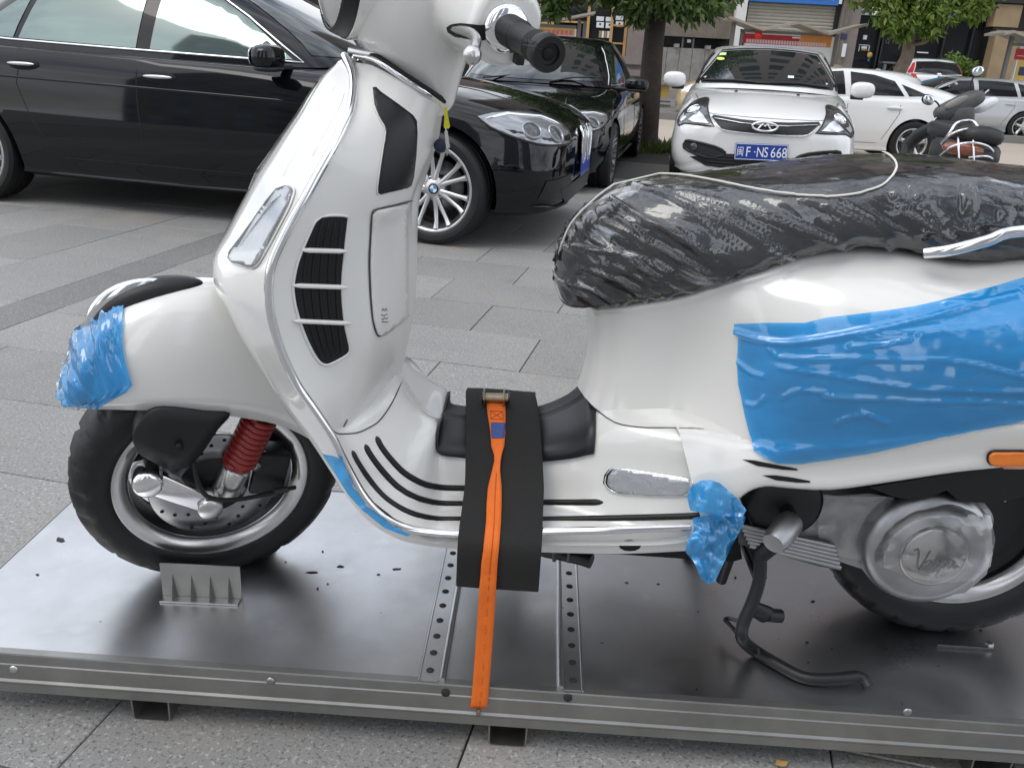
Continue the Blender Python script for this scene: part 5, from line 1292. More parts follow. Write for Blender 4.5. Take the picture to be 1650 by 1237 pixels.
def saloon(rootname, label, loc, rz, mt, spokes, steer, detail, mtr):
    rt = root(rootname, loc, label, 'car', None, rz)
    body, mb = carbody('body', BM, (1.552,-1.552), (.368,.325), mt, rt); T = bvh(mb)
    gh, mg = greenhouse('cabin', GB_, GT_, 1.455, mt, rt); G = bvh(mg)
    gl = MATS['car_glass']
    sidepatch('side_window', G, qx([(.60,1.005),(.30,1.185),(.03,1.335),(-.02,1.352),(-.22,1.372),(-.25,1.02),(.0,1.008)]), MATS['glass_mirror'], gh)
    sidepatch('side_window', G, qx([(-.34,1.02),(-.31,1.375),(-.6,1.378),(-.86,1.355),(-1.02,1.30),(-1.13,1.04)]), MATS['glass_mirror'], gh)
    sidepatch('side_window', G, qx([(-1.17,1.04),(-1.08,1.275),(-1.2,1.22),(-1.40,1.085),(-1.42,1.05)]), MATS['glass_mirror'], gh)
    fr = axcast(G, (3,0,0), (0,1,0), (0,0,1), (-1,0,0)); bk = axcast(G, (-4,0,0), (0,1,0), (0,0,1), (1,0,0))
    patch('windscreen', fr, [(-.66,1.0),(-.48,1.345),(-.25,1.375),(0,1.38),(.25,1.375),(.48,1.345),(.66,1.0),(.35,.99),(0,.985),(-.35,.99)], .07, gl, gh, off=.004, world=False)
    patch('rear_window', bk, [(-.60,1.07),(-.42,1.33),(0,1.355),(.42,1.33),(.60,1.07),(0,1.075)], .08, gl, gh, off=.004, world=False)
    # bright window line
    sideline('window_trim', G, qx([(.66,.992),(.3,.998),(-.3,1.01),(-1.2,1.03),(-1.42,1.04)]), .008, MATS['chrome'], gh, .003)
    sideline('window_trim', G, qx([(.66,.992),(.30,1.195),(.03,1.345),(-.1,1.37)]), .007, MATS['chrome'], gh, .003)
    # door gaps and sill
    for P in ([(-.29,1.0),(-.29,.7),(-.27,.45),(-.24,.32)], [(-1.02,.98),(-1.08,.75),(-1.0,.55),(-.90,.40),(-.88,.32)], [(.80,.94),(.86,.7),(.86,.45),(.82,.32)], [(.82,.32),(.2,.315),(-.88,.32)]):
        sideline('door_gap', T, [(x*1.045, z) for x, z in P], .0045, MATS['void'], body, -.002)
    sideline('sill_lip', T, [(1.0,.215),(0,.205),(-1.0,.215)], .010, MATS['car_trim'], body, -.002)
    sideline('body_crease', T, [(1.3,.735),(.5,.755),(-.5,.775),(-1.9,.80)], .012, mt, body, -.008)
    for sg in (-1, 1):
        for x, z in ((-.15,.835),(-1.07,.86)):
            h = side(T, sg)((x, z))
            if h:
                Mh = Matrix.Translation(h[0]); hd = shell('door_handle', MATS['void'], body, (0,0,0), (.112,.012,.036), Mh, 2.0)
                shell('grip_bar', MATS['alloy'], hd, (0,sg*.022,.004), (.098,.014,.012), Mh, 2.2)
        Mm = Matrix.Translation((.60, sg*.985, .985))
        mi = shell('door_mirror', mt, body, (0,0,0), (.075,.115,.068), Mm, 2.9)
        MB().box((-.03,-.12,-.03),(.03,.02,.0), Matrix.Translation((.62, sg*.90, .95)) @ Matrix.Scale(sg, 4, (0,1,0))).build('mirror_arm', MATS['car_trim'], mi, world=False, bev=.01)
        shell('mirror_glass', MATS['chrome'], mi, (-.072,0,0), (.006,.095,.052), Mm, 2.9)
        shell('mirror_base', MATS['car_trim'], mi, (.0,0,-.06), (.07,.10,.018), Mm, 2.6)
    for x in (1.552, -1.552):
        for sg in (-1, 1):
            wheel(rt, x, sg*.80, .325, .245, .245, 'double', sg, mtr, spokes, steer if x > 0 else 0)
    # front end
    Fc = axcast(T, (3.2,0,0), (0,1,0), (0,0,1), (-1,0,0))
    for sg in (-1, 1):
        K = [(sg*a, b) for a, b in ((.045,.655),(.16,.66),(.20,.63),(.185,.52),(.14,.455),(.075,.455),(.045,.50))]
        kd = patch('kidney_grille', Fc, K, .04, MATS['grille_black'], body, off=.012, world=False, thick=.01)
        m = MB(); sline(m, Fc, cat([Vector(p) for p in K+[K[0]]], 2), .011, .02, .016); m.build('grille_frame', MATS['chrome'], kd, world=False)
        for k in range(7):
            xx = sg*(.06+k*.018); m = MB(); sline(m, Fc, [(xx, .475), (xx+sg*.004, .645)], .0035, .03, .020); m.build('grille_bar', MATS['alloy'], kd, world=False)
    Bq = [(-.62,.34),(-.40,.36),(.40,.36),(.62,.34),(.5,.25),(-.5,.25)]
    patch('lower_intake', Fc, Bq, .07, MATS['grille_black'], body, off=.008, world=False)
    pl = patch('number_plate', Fc, [(-.22,.37),(.22,.37),(.22,.51),(-.22,.51)], .05, MATS['plate_blue'], body, off=.02, world=False, thick=.004)
    dgv = Vector((-1,0,0))
    for sg in (-1, 1):
        dn = Vector((-.62, -sg*.78, 0)).normalized(); dx = Vector((-sg*dn.y, sg*dn.x, 0)); dx = Vector((0,0,1)).cross(dn)*-1
        Hc = axcast(T, Vector((2.02, sg*.66, 0))-dn*2, dx, (0,0,1), dn); s_ = -sg
        HL = [(-.30,.735),(-.20,.76),(-.02,.765),(.14,.745),(.27,.70),(.30,.655),(.28,.60),(.16,.595),(0,.605),(-.14,.64),(-.25,.685)]
        HL = [(a*s_, b) for a, b in HL]
        hl_ = patch('headlamp', Hc, HL, .04, MATS['lamp_mid'], body, off=.004, world=False)
        m = MB(); sline(m, Hc, cat([Vector(p) for p in HL+[HL[0]]], 2), .007, .03, .002); m.build('lamp_rim', MATS['car_trim'], hl_, world=False)
        for a, b, r_ in ((-.02,.675,.062),(.15,.655,.058)):
            h = Hc((a*s_, b))
            if h:
                MB().lathe([(r_,.0),(r_*.97,.010),(r_*.88,.012),(r_*.82,.002)], frame_y(h[0], h[1]), 28).build('lamp_ring', MATS['lamp_mid'], hl_, world=False)
                MB().lathe([(r_*.8,.003),(r_*.5,.010),(.0001,.013)], frame_y(h[0], h[1]), 24).build('lamp_lens', MATS['lamp_dark'], hl_, world=False)
        BR = [(-.26*s_,.725),(-.12*s_,.752),(.10*s_,.742),(.24*s_,.70)]; m = MB(); sline(m, Hc, BR, .012, .03, .003); m.build('lamp_brow', MATS['chrome'], hl_, world=False)
        patch('side_intake', Hc, [(.02*s_,.30),(.06*s_,.40),(.30*s_,.42),(.36*s_,.36),(.30*s_,.27)], .05, MATS['grille_black'], body, off=.006, world=False)
        m = MB(); sline(m, Hc, [(.0,.255),(.18*s_,.235),(.36*s_,.25)], .012, .03, .006); m.build('bumper_lip', mt, body, world=False)
    for sg in (-1, 1):
        m = MB(); sline(m, axcast(T, (0,0,3), (1,0,0), (0,1,0), (0,0,-1)), [(2.05,sg*.52),(1.7,sg*.48),(1.15,sg*.55)], .006, .06, -.002); m.build('bonnet_crease', mt, body, world=False)
    MB().tube([(1.03,-.45,.975),(.92,-.1,1.025),(.87,.3,1.05)], .008, 6).build('wiper', MATS['car_trim'], gh, world=False)
    MB().tube([(1.03,.2,.975),(.93,.4,1.025),(.86,.62,1.04)], .008, 6).build('wiper', MATS['car_trim'], gh, world=False)
    return rt
FWp = UZ(697,394,0); RWp = Vector((-2.955, 4.113, 0)); dv = (FWp-RWp).normalized(); RWp = FWp-dv*3.104; ang = math.atan2(dv.y, dv.x)
lf_ = Vector((-dv.y, dv.x, 0)); ctr_ = (FWp+RWp)/2+lf_*.90
car1 = saloon('parked_car', 'black saloon car parked side-on behind the scooter with its front wheel showing', (ctr_.x, ctr_.y, 0), ang, MATS['car_black'], 7, R_(-6), True, MATS['alloy'])
for wo in [o for o in car1.children if o.name.startswith('wheel')]:
    sg = -1 if wo.data.vertices[0].co.y < 0 else 1
    cx_ = 1.552 if wo.data.vertices[0].co.x > 0 else -1.552
    Mx = frame((cx_, sg*(.80+.245*.36+.0175), .325), (1,0,0), (0,sg,0))
    MB().lathe([(.0001,0),(.030,0),(.031,-.003)], Mx, 24).build('hub_badge', MATS['grille_black'], wo, world=False)
    for k in range(4):
        m = MB(); m.cap([Mx @ Vector((0,.001,0))]+[Mx @ Vector((.021*math.cos(math.pi/2*(k+j/6)), .001, .021*math.sin(math.pi/2*(k+j/6)))) for j in range(7)]); m.build('badge_quarter', MATS['badge_blue'] if k % 2 else MATS['plate_ink'], wo, world=False, smooth=False)
h2 = ang-R_(90); c2 = UZ(985,300,0); Rm = Matrix.Rotation(h2, 3, 'Z'); o2 = c2-Rm @ Vector((1.552, .92, 0))
car2 = saloon('parked_car', 'black saloon car facing forward beyond the bonnet of another black car', (o2.x, o2.y, -.03), h2, MATS['car_black'], 10, 0, True, MATS['alloy_dark'])
car2.scale = (1, 1, .90)

# ---- white hatchback with the blue plate, facing the camera
HB = [(2.075,.36,.38,.42,.46,.60,.42,.68,.25,.70),(2.04,.24,.60,.42,.66,.62,.62,.71,.42,.745),(1.96,.21,.70,.43,.765,.64,.73,.755,.52,.805),(1.78,.20,.76,.46,.82,.70,.785,.835,.58,.885),(1.50,.19,.79,.49,.84,.77,.80,.905,.62,.96),(1.2635,.19,.79,.50,.845,.80,.80,.94,.64,.995),(.95,.19,.80,.52,.845,.86,.80,.98,.66,1.03),(.4,.19,.80,.54,.845,.92,.80,1.0,.70,1.04),(-.5,.19,.80,.55,.845,.95,.80,1.02,.72,1.05),(-1.2635,.20,.79,.56,.84,.97,.79,1.03,.70,1.06),(-1.8,.24,.74,.58,.80,.98,.74,1.05,.62,1.07),(-2.08,.30,.6,.6,.68,.95,.62,1.02,.5,1.04),(-2.16,.38,.4,.6,.46,.88,.42,.94,.3,.95)]
HGB = [(1.20,0,1.02),(1.12,.40,1.01),(.82,.68,.985),(.3,.745,.985),(-.5,.76,1.0),(-1.3,.735,1.02),(-1.85,.64,1.05),(-2.02,.4,1.06),(-2.06,0,1.06)]
HGT = [(.30,0,1.425),(.24,.34,1.415),(.12,.52,1.39),(-.2,.575,1.42),(-.7,.585,1.43),(-1.2,.565,1.41),(-1.5,.51,1.375),(-1.6,.3,1.385),(-1.62,0,1.39)]
def hatch(rootname, label, loc, rz, mt, sc=(1,1,1), front=True, cat_='car', gt=None, wins=None):
    rt = root(rootname, loc, label, cat_, None, rz)
    S = lambda st: [tuple([s[0]*sc[0]]+[v*(sc[2] if i % 2 == 0 else sc[1]) for i, v in enumerate(s[1:])]) for s in st]
    G3 = lambda g: [(x*sc[0], y*sc[1], z*sc[2]) for x, y, z in g]
    wb = 1.2635*sc[0]
    body, mb = carbody('body', S(HB), (wb,-wb), (.345,.31), mt, rt); T = bvh(mb)
    gh, mg = greenhouse('cabin', G3(HGB), G3(gt or HGT), (1.445 if gt else 1.475)*sc[2], mt, rt); G = bvh(mg); gl = MATS['car_glass_dark']
    sz = lambda P: [(x*sc[0], z*sc[2]) for x, z in P]
    sidepatch('side_window', G, sz([(.75,1.03),(.42,1.20),(.13,1.36),(-.15,1.39),(-.2,1.04)]), gl, gh)
    if wins:
        for P in wins: sidepatch('side_window', G, sz(P), gl, gh)
    else: sidepatch('side_window', G, sz([(-.28,1.04),(-.25,1.395),(-.6,1.40),(-.95,1.38),(-1.05,1.06)]), gl, gh)
    if not wins: sidepatch('side_window', G, sz([(-1.12,1.07),(-1.03,1.37),(-1.25,1.33),(-1.5,1.15),(-1.5,1.09)]), gl, gh)
    for P in ([(-.24,1.02),(-.24,.6),(-.2,.32)], [(-1.0,1.04),(-1.0,.8),(-.88,.55),(-.78,.34)], [(.88,.97),(.92,.6),(.86,.32)], [(.86,.32),(-.78,.33)]):
        sideline('door_gap', T, sz(P), .0045, MATS['car_trim'], body, -.002)
    for sg in (-1, 1):
        for x, z in ((-.10,.86),(-.92,.88)):
            h = side(T, sg)((x*sc[0], z*sc[2]))
            if h: shell('door_handle', mt, body, (0,sg*.012,0), (.11,.022,.02), Matrix.Translation(h[0]), 2.4)
        Mm = Matrix.Translation((.74*sc[0], sg*.93*sc[1], 1.06*sc[2])); mi = shell('door_mirror', mt, body, (0,0,0), (.07,.115,.075), Mm, 2.7)
        MB().box((-.03,-.10,-.09),(.03,.02,-.03), Mm @ Matrix.Scale(sg, 4, (0,1,0))).build('mirror_arm', MATS['car_trim'], mi, world=False, bev=.01)
    for x in (wb, -wb):
        for sg in (-1, 1): wheel(rt, x, sg*.73*sc[1], .31, .205, .195, 'single', sg, MATS['alloy'], 5)
    fr = axcast(G, (3.5,0,0), (0,1,0), (0,0,1), (-1,0,0)); bk = axcast(G, (-4,0,0), (0,1,0), (0,0,1), (1,0,0))
    ws = patch('windscreen', fr, [(y*sc[1], z*sc[2]) for y, z in ((-.70,1.035),(-.48,1.385),(-.25,1.41),(0,1.418),(.25,1.41),(.48,1.385),(.70,1.035),(.35,1.055),(0,1.06),(-.35,1.055))], .06, MATS['car_glass'], gh, off=.004, world=False)
    m = MB(); sline(m, fr, [(y*sc[1], z*sc[2]) for y, z in ((-.72,1.03),(-.49,1.395),(-.25,1.42),(0,1.428),(.25,1.42),(.49,1.395),(.72,1.03))], .010, .05, .003); m.build('screen_seal', MATS['car_trim'], ws, world=False)
    patch('rear_window', bk, [(-.5*sc[1],1.12*sc[2]),(-.4*sc[1],1.35*sc[2]),(0,1.37*sc[2]),(.4*sc[1],1.35*sc[2]),(.5*sc[1],1.12*sc[2])], .08, gl, gh, off=.004, world=False)
    return rt, body, gh, ws, T, G, fr
CZ = .895; CGz = -.03
fp = UZ(1214,324,CGz); ha = R_(-101.8); Rm = Matrix.Rotation(ha, 3, 'Z'); oc = fp-Rm @ Vector((2.07, 0, 0))
car3, cb_, cg_, cws, CT, CG, cfr = hatch('parked_car', 'white hatchback with a blue number plate facing the scooter', (oc.x, oc.y, CGz), ha, MATS['car_white'], (1,.965,CZ))
FcC = axcast(CT, (3.2,0,0), (0,1,0), (0,0,1), (-1,0,0))
def zz(P, d=0): return [(y, (z+d)*CZ) for y, z in P]
# upper grille with badge
gq = zz([(-.43,.685),(-.46,.70),(-.44,.725),(-.2,.705),(0,.70),(.2,.705),(.44,.725),(.46,.70),(.43,.685),(.36,.615),(.2,.60),(0,.597),(-.2,.60),(-.36,.615)], .045)
gg = patch('grille', FcC, gq, .04, MATS['grille_black'], cb_, off=.008, world=False)
m = MB(); sline(m, FcC, zz([(-.43,.695),(-.2,.672),(0,.665),(.2,.672),(.43,.695)], .045), .005, .03, .014); m.build('grille_bar', MATS['chrome'], gg, world=False)
m = MB(); sline(m, FcC, cat([Vector(p) for p in zz([(-.45,.70),(-.36,.61),(-.2,.592),(0,.588),(.2,.592),(.36,.61),(.45,.70)], .045)], 3), .004, .03, .01); m.build('grille_trim', MATS['chrome'], gg, world=False)
bz = (.662+.045)*CZ; hq = FcC((0,bz)); bx_ = hq[0].x+.03
m = MB(); m.tube([Vector((bx_, .105*math.cos(t*.2618), bz+.036*math.sin(t*.2618))) for t in range(25)], .010, 8)
m.tube([(bx_,-.055,bz-.024),(bx_,-.018,bz+.024),(bx_,-.004,bz+.002)], .009, 6); m.tube([(bx_,.055,bz-.024),(bx_,.018,bz+.024),(bx_,.004,bz+.002)], .009, 6); m.build('badge', MATS['chrome'], gg, world=False)
# head lamps
for sg in (-1, 1):
    dn = Vector((-.80, -sg*.60, 0)).normalized(); dx = Vector((0, -sg, 0)).cross(Vector((0,0,1))); dx = Vector((0,0,1)).cross(dn)*(-sg)
    dx = dx if dx.y*sg > 0 else -dx
    Hc = axcast(CT, Vector((1.85, sg*.60, 0))-dn*2, dx, (0,0,1), dn)
    HL = zz([(-.27,.60),(-.19,.665),(-.08,.74),(.03,.80),(.12,.835),(.18,.825),(.20,.76),(.175,.65),(.13,.60),(.06,.575),(.01,.60),(-.11,.602)], .075)
    hl_ = patch('headlamp', Hc, HL, .035, MATS['lamp_dark'], cb_, off=.004, world=False)
    m = MB(); sline(m, Hc, cat([Vector(p) for p in HL+[HL[0]]], 2), .008, .03, .002); m.build('lamp_rim', MATS['car_trim'], hl_, world=False)
    h = Hc((.06,(.735+.07)*CZ)); MB().lathe([(.064,.0),(.062,.012),(.054,.016),(.050,.006)], frame_y(h[0], h[1]), 28).build('lamp_ring', MATS['chrome'], hl_, world=False); MB().lathe([(.046,.004),(.03,.02),(.0001,.028)], frame_y(h[0], h[1]), 24).build('lamp_lens', MATS['lamp_glass'], hl_, world=False)
    patch('lamp_reflector', Hc, zz([(-.22,.625),(-.11,.69),(-.03,.72),(.0,.64),(-.08,.622)], .07), .03, MATS['lamp_glass'], hl_, off=.008, world=False)
    patch('lamp_reflector', Hc, zz([(.04,.655),(.07,.615),(.13,.635),(.15,.70),(.10,.665)], .07), .03, MATS['lamp_glass'], hl_, off=.008, world=False)
    # fog lamp recess
    FQ = [(sg*a, (b+.035)*CZ) for a, b in ((.66,.475),(.62,.49),(.40,.455),(.30,.405),(.34,.365),(.44,.345),(.56,.375),(.66,.42))]
    fg = patch('fog_recess', FcC, FQ, .035, MATS['car_trim'], cb_, off=.006, world=False)
    m = MB(); sline(m, FcC, cat([Vector(p) for p in FQ+[FQ[0]]], 2), .012, .03, .004); m.build('recess_rim', MATS['grille_black'], fg, world=False)
    h = FcC((sg*.575,.47*CZ)); MB().lathe([(.036,.0),(.034,.016),(.028,.02),(.0001,.022)], frame_y(h[0], h[1]), 20).build('fog_lamp', MATS['lamp_dark'], fg, world=False)
LQ = zz([(-.60,.345),(-.30,.40),(0,.41),(.30,.40),(.60,.345),(.45,.27),(0,.25),(-.45,.27)], .03)
li = patch('lower_grille', FcC, LQ, .05, MATS['grille_black'], cb_, off=.005, world=False)
for z in (.285,.315,.345,.375):
    m = MB(); sline(m, FcC, zz([(-.46,z),(0,z+.004),(.46,z)], .03), .006, .05, .008); m.build('grille_slat', MATS['car_trim'], li, world=False)
# number plate, slightly tilted
px_ = FcC((0,.47*CZ))[0].x+.035; PM = Matrix.Translation((px_, .0, .472*CZ)) @ Matrix.Rotation(R_(2.0), 4, 'X')
np_ = MB().box((-.004,-.22,-.07),(.004,.22,.07), PM).build('number_plate', MATS['plate_blue'], cb_, world=False, smooth=False, bev=.004)
TM = PM @ Matrix.Translation((.006,0,-.004)) @ Matrix((( 0,0,1,0),(1,0,0,0),(0,1,0,0),(0,0,0,1)))
for s_, x_, sz_, sx_ in (('闽', -.205, .085, .72), ('F', -.130, .118, .80), ('·', -.066, .10, 1), ('N', -.040, .118, .72), ('S', .022, .118, .72), ('6', .078, .118, .78), ('6', .126, .118, .78), ('8', .172, .118, .72)):
    text(s_, sz_, TM @ Matrix.Translation((x_, 0, 0)), MATS['plate_ink'], np_, 'plate_character', sx=sx_)
m = MB(); m.tube([PM @ Vector((.005, y, z)) for y, z in rrect(-.214,-.064,.214,.064,.01)+[(.214,.054)]], .0025, 5); m.build('plate_border', MATS['plate_ink'], np_, world=False)
# bonnet gap, washers, wipers, stickers
m = MB(); top = axcast(CT, (0,0,3), (1,0,0), (0,1,0), (0,0,-1))
sline(m, top, cat([Vector(p) for p in ((1.15,-.66),(1.5,-.61),(1.8,-.55),(1.93,-.45),(1.99,-.2),(2.0,0),(1.99,.2),(1.93,.45),(1.8,.55),(1.5,.61),(1.15,.66))], 3), .005, .05, -.002); m.build('bonnet_gap', MATS['steel_dark'], cb_, world=False)
for y in (-.28,.28):
    h = top((1.28, y)); shell('washer_jet', MATS['car_trim'], cb_, (0,0,.006), (.012,.016,.008), Matrix.Translation(h[0]))
for P in (zz([(-.62,1.065),(-.3,1.08),(.02,1.068)]), zz([(-.12,1.068),(.28,1.085),(.60,1.06)])):
    m = MB(); sline(m, cfr, P, .010, .05, .012); m.build('wiper', MATS['car_trim'], cg_, world=False)
ST = [('sticker_green', [(-.50,1.33),(-.43,1.335),(-.43,1.365),(-.49,1.36)]), ('sticker_yellow', [(-.515+.04*math.cos(t*.6283)+.04, 1.295+.016*math.sin(t*.6283)) for t in range(10)]), ('plate_ink', [(.18,1.135),(.235,1.135),(.235,1.158),(.18,1.158)])]
for mm_, P in ST: patch('sticker', cfr, zz(P), .02, MATS[mm_], cws, off=.008, world=False)

# ---- white saloon side-on behind, and others farther back
hd_ = ray(1465,240); cw = CPOS+hd_*12.3; RDZ = -.15
hc = R_(180-4); Rm = Matrix.Rotation(hc, 3, 'Z'); oo = cw-Rm @ Vector((-1.2635*.96, .80, 0))
car4, b4, g4, w4, T4, G4, f4 = hatch('parked_car', 'white fastback car parked side-on behind the white hatchback', (oo.x, oo.y, RDZ), hc, MATS['car_white'], (.96,1.05,.89), gt=[(.25,0,1.43),(.2,.34,1.42),(.08,.52,1.40),(-.2,.575,1.42),(-.6,.58,1.40),(-1.0,.56,1.33),(-1.3,.5,1.24),(-1.45,.3,1.24),(-1.48,0,1.24)], wins=[[(-.28,1.04),(-.25,1.385),(-.6,1.355),(-.9,1.275),(-1.05,1.06)],[(-1.12,1.06),(-1.0,1.235),(-1.2,1.165),(-1.42,1.08)]])
MB().grid([[Vector((-2.02*.96+x, y, z)) for y in (-.62,-.3,0,.3,.62)] for x, z in ((.35,.96),(.05,.98),(-.05,1.0),(-.07,.995),(-.02,.945))]).build('boot_spoiler', MATS['car_white'], b4, world=False)
sv = UZ(1640,229,RDZ); hs = R_(180-6); Rm = Matrix.Rotation(hs, 3, 'Z'); oo = sv-Rm @ Vector((-1.30, .78, 0))
car5, b5, *_ = hatch('parked_car', 'silver car side-on across the road beyond the parked moped', (oo.x, oo.y, RDZ), hs, MATS['car_silver'], (1.03,1.03,.86))
bg_ = UZ(1086,192,RDZ); hb = R_(180-5); Rm = Matrix.Rotation(hb, 3, 'Z'); oo = bg_-Rm @ Vector((2.1, .7, 0))
car6, b6, g6, w6, T6, G6, f6 = hatch('parked_car', 'beige car across the road half hidden by the white hatchback', (oo.x, oo.y, RDZ), hb, MATS['car_beige'], (1.0,1.0,.95))
for sg in (-1, 1):
    dn = Vector((-.7,-sg*.71,0)).normalized(); dx = Vector((0,0,1)).cross(dn); Hc = axcast(T6, Vector((1.85,sg*.6,0))-dn*2, dx, (0,0,1), dn)
    patch('headlamp', Hc, [(-.14,.62),(.14,.62),(.16,.78),(-.10,.78)], .05, MATS['lamp_glass'], b6, off=.005, world=False)
# ---- white estate seen from behind
hv = R_(84); 
sp = Vector((U(1510,145,24.5).x, 24.5, 0)); Rm = Matrix.Rotation(hv, 3, 'Z'); oo = sp-Rm @ Vector((-2.16, 0, 0))
car7, b7, g7, w7, T7, G7, f7 = hatch('parked_car', 'small white sport utility car seen from behind with red tail lamps', (oo.x, oo.y, .06), hv, MATS['car_white'], (1.0,1.07,1.02))
bk7 = axcast(G7, (-5,0,0), (0,1,0), (0,0,1), (1,0,0)); bkb = axcast(T7, (-5,0,0), (0,1,0), (0,0,1), (1,0,0))
patch('tailgate_glass', bk7, [(-.64,1.10),(-.54,1.39),(0,1.42),(.54,1.39),(.64,1.10),(0,1.08)], .08, MATS['car_glass_dark'], g7, off=.012, world=False)
for sg in (-1, 1):
    patch('tail_lamp', bk7, [(sg*.66,1.09),(sg*.57,1.36),(sg*.62,1.34),(sg*.73,1.12),(sg*.73,1.08)], .06, MATS['tail_red'], g7, off=.02, world=False)
    patch('tail_lamp', bkb, [(sg*.58,.98),(sg*.60,1.06),(sg*.70,1.06),(sg*.74,.94)], .06, MATS['tail_red'], b7, off=.015, world=False)
pq = bkb((0,.86)); 
if pq: MB().box((pq[0].x-.03,-.24,.80),(pq[0].x-.015,.24,.95)).build('number_plate', MATS['plate_blue'], b7, world=False, smooth=False)
shell('badge', MATS['chrome'], b7, (-2.13,0,1.03), (.02,.06,.05))
# ================================================================== STREET BEYOND
mat('stone_brown', (.235,.195,.175), .6, var=.2, vscale=3); mat('cladding', (.20,.165,.135), .6, var=.35, vscale=4)
mat('panel_grey', (.30,.285,.265), .8, var=.35, vscale=5); mat('wood_frame', (.55,.33,.14), .5, var=.2, vscale=9)
mat('shop_dark', (.02,.02,.021), .5, var=.3, vscale=2); mat('shop_glass', (.012,.013,.014), .05, spec=.5)
mat('shutter', (.42,.39,.31), .55, var=.12, vscale=3); mat('white_post', (.72,.71,.69), .5, var=.1, vscale=4)
mat('sign_blue', (.03,.16,.50), .4); mat('sign_white', (.70,.72,.74), .5); mat('sign_cyan', (.05,.33,.55), .4)
mat('tile_tan', (.36,.26,.15), .6, var=.25, vscale=2.5); mat('steel_post', (.17,.165,.155), .45, .5); mat('roof_metal', (.42,.38,.32), .45, .4, var=.2, vscale=5)
mat('board_red', (.42,.02,.03), .5, var=.15, vscale=4); mat('board_orange', (.62,.25,.05), .5, var=.2, vscale=5); mat('board_yellow', (.65,.45,.12), .5, var=.3, vscale=5)
mat('board_pink', (.62,.45,.45), .5); mat('lantern_red', (.55,.02,.015), .5); mat('ink_red', (.55,.16,.18), .6); mat('ink_dark', (.03,.04,.09), .6)
mat('bark', (.060,.047,.038), .85, var=.4, vscale=14, bump=1.0, bscale=45); mat('bark_pale', (.20,.16,.125), .85, var=.4, vscale=10, bump=1.0, bscale=40)
def leafmat(name, c1, c2):
    m = D.materials.new(name); m.use_nodes = True; n = m.node_tree; b = n.nodes['Principled BSDF']; N = n.nodes.new; lk = n.links.new
    g = N('ShaderNodeNewGeometry'); x = N('ShaderNodeMix'); x.data_type = 'RGBA'; x.inputs['A'].default_value = (*c1, 1); x.inputs['B'].default_value = (*c2, 1)
    lk(g.outputs['Random Per Island'], x.inputs['Factor']); lk(x.outputs['Result'], b.inputs['Base Color']); b.inputs['Roughness'].default_value = .45
    b.inputs['Transmission Weight'].default_value = 0
    tl = N('ShaderNodeBsdfTranslucent'); lk(x.outputs['Result'], tl.inputs['Color']); ms = N('ShaderNodeMixShader'); ms.inputs[0].default_value = .35
    lk(b.outputs[0], ms.inputs[1]); lk(tl.outputs[0], ms.inputs[2]); lk(ms.outputs[0], n.nodes['Material Output'].inputs[0]); MATS[name] = m
leafmat('leaf', (.035,.075,.016), (.11,.17,.035)); leafmat('leaf_bright', (.07,.14,.018), (.20,.28,.05)); leafmat('weed', (.035,.075,.015), (.13,.17,.05))
YF = 29.0
def FBx(x0, y0, x1, y1, d, Y=YF, back=.15):
    xm, ym = (x0+x1)/2, (y0+y1)/2
    X0_, X1_ = U(x0, ym, Y).x, U(x1, ym, Y).x; Zb, Zt = U(xm, y1, Y).z, U(xm, y0, Y).z
    return (X0_, Y-d, Zb), (X1_, Y+back, Zt)
def FB(name, x0, y0, x1, y1, d, mt, par=None, Y=YF, back=.15, bev=0):
    lo, hi = FBx(x0, y0, x1, y1, d, Y, back); return MB().box(lo, hi).build(name, mt, par, smooth=False, bev=bev)
def lowto(o, z):
    m = min(v.co.z for v in o.data.vertices)
    for v in o.data.vertices:
        if abs(v.co.z-m) < 1e-4: v.co.z = z
def rise(o, z):
    m = max(v.co.z for v in o.data.vertices)
    for v in o.data.vertices:
        if abs(v.co.z-m) < 1e-4: v.co.z = z
def full(o, t=4.2): lowto(o, -.05); rise(o, t); return o
bl = root('shop_building', (8, YF, 0), 'brown stone shop building lining the far side of the road', 'building')
wl = MB().box((-30, YF+.6, -.05), (48, YF+1.0, 4.2)).build('back_wall', MATS['shop_dark'], bl, smooth=False)
MB().box((-30, YF-.3, 4.2), (1.5, YF+9, 8.2)).build('upper_storeys', MATS['stone_brown'], bl, smooth=False)
MB().box((1.5, YF-.32, 4.2), (48, YF+9, 32)).build('upper_storeys', MATS['stone_brown'], bl, smooth=False)
MB().box((-30, YF-1.2, -.05), (48, YF+.55, .25)).build('front_step', MATS['panel_grey'], bl, smooth=False)
for x in range(-28, 46, 4):
    for z in ((5.2,) if x < 1.5 else (5.2,8.4,11.6,14.8,18.,21.2,24.4,27.6)):
        MB().box((x, YF-.36, z), (x+2.2, YF-.28, z+1.7)).build('window', MATS['shop_glass'], bl, smooth=False)
for q in ((1010,0,1036,120), (1346,0,1376,115)): full(FB('pillar', *q, .35, MATS['stone_brown'], bl))
FB('pillar_plinth', 1003, 92, 1034, 104, .5, MATS['stone_brown'], bl); FB('pillar_plinth', 1000, 112, 1034, 122, .55, MATS['stone_brown'], bl)
full(FB('pillar_rib', 1350, 0, 1357, 115, .42, MATS['cladding'], bl))
FB('house_number', 1024, 36, 1033, 42, .37, MATS['sign_blue'], bl); FB('notice', 1349, 55, 1358, 64, .44, MATS['ink_dark'], bl); FB('paper_notice', 1350, 71, 1356, 92, .44, MATS['sign_white'], bl)
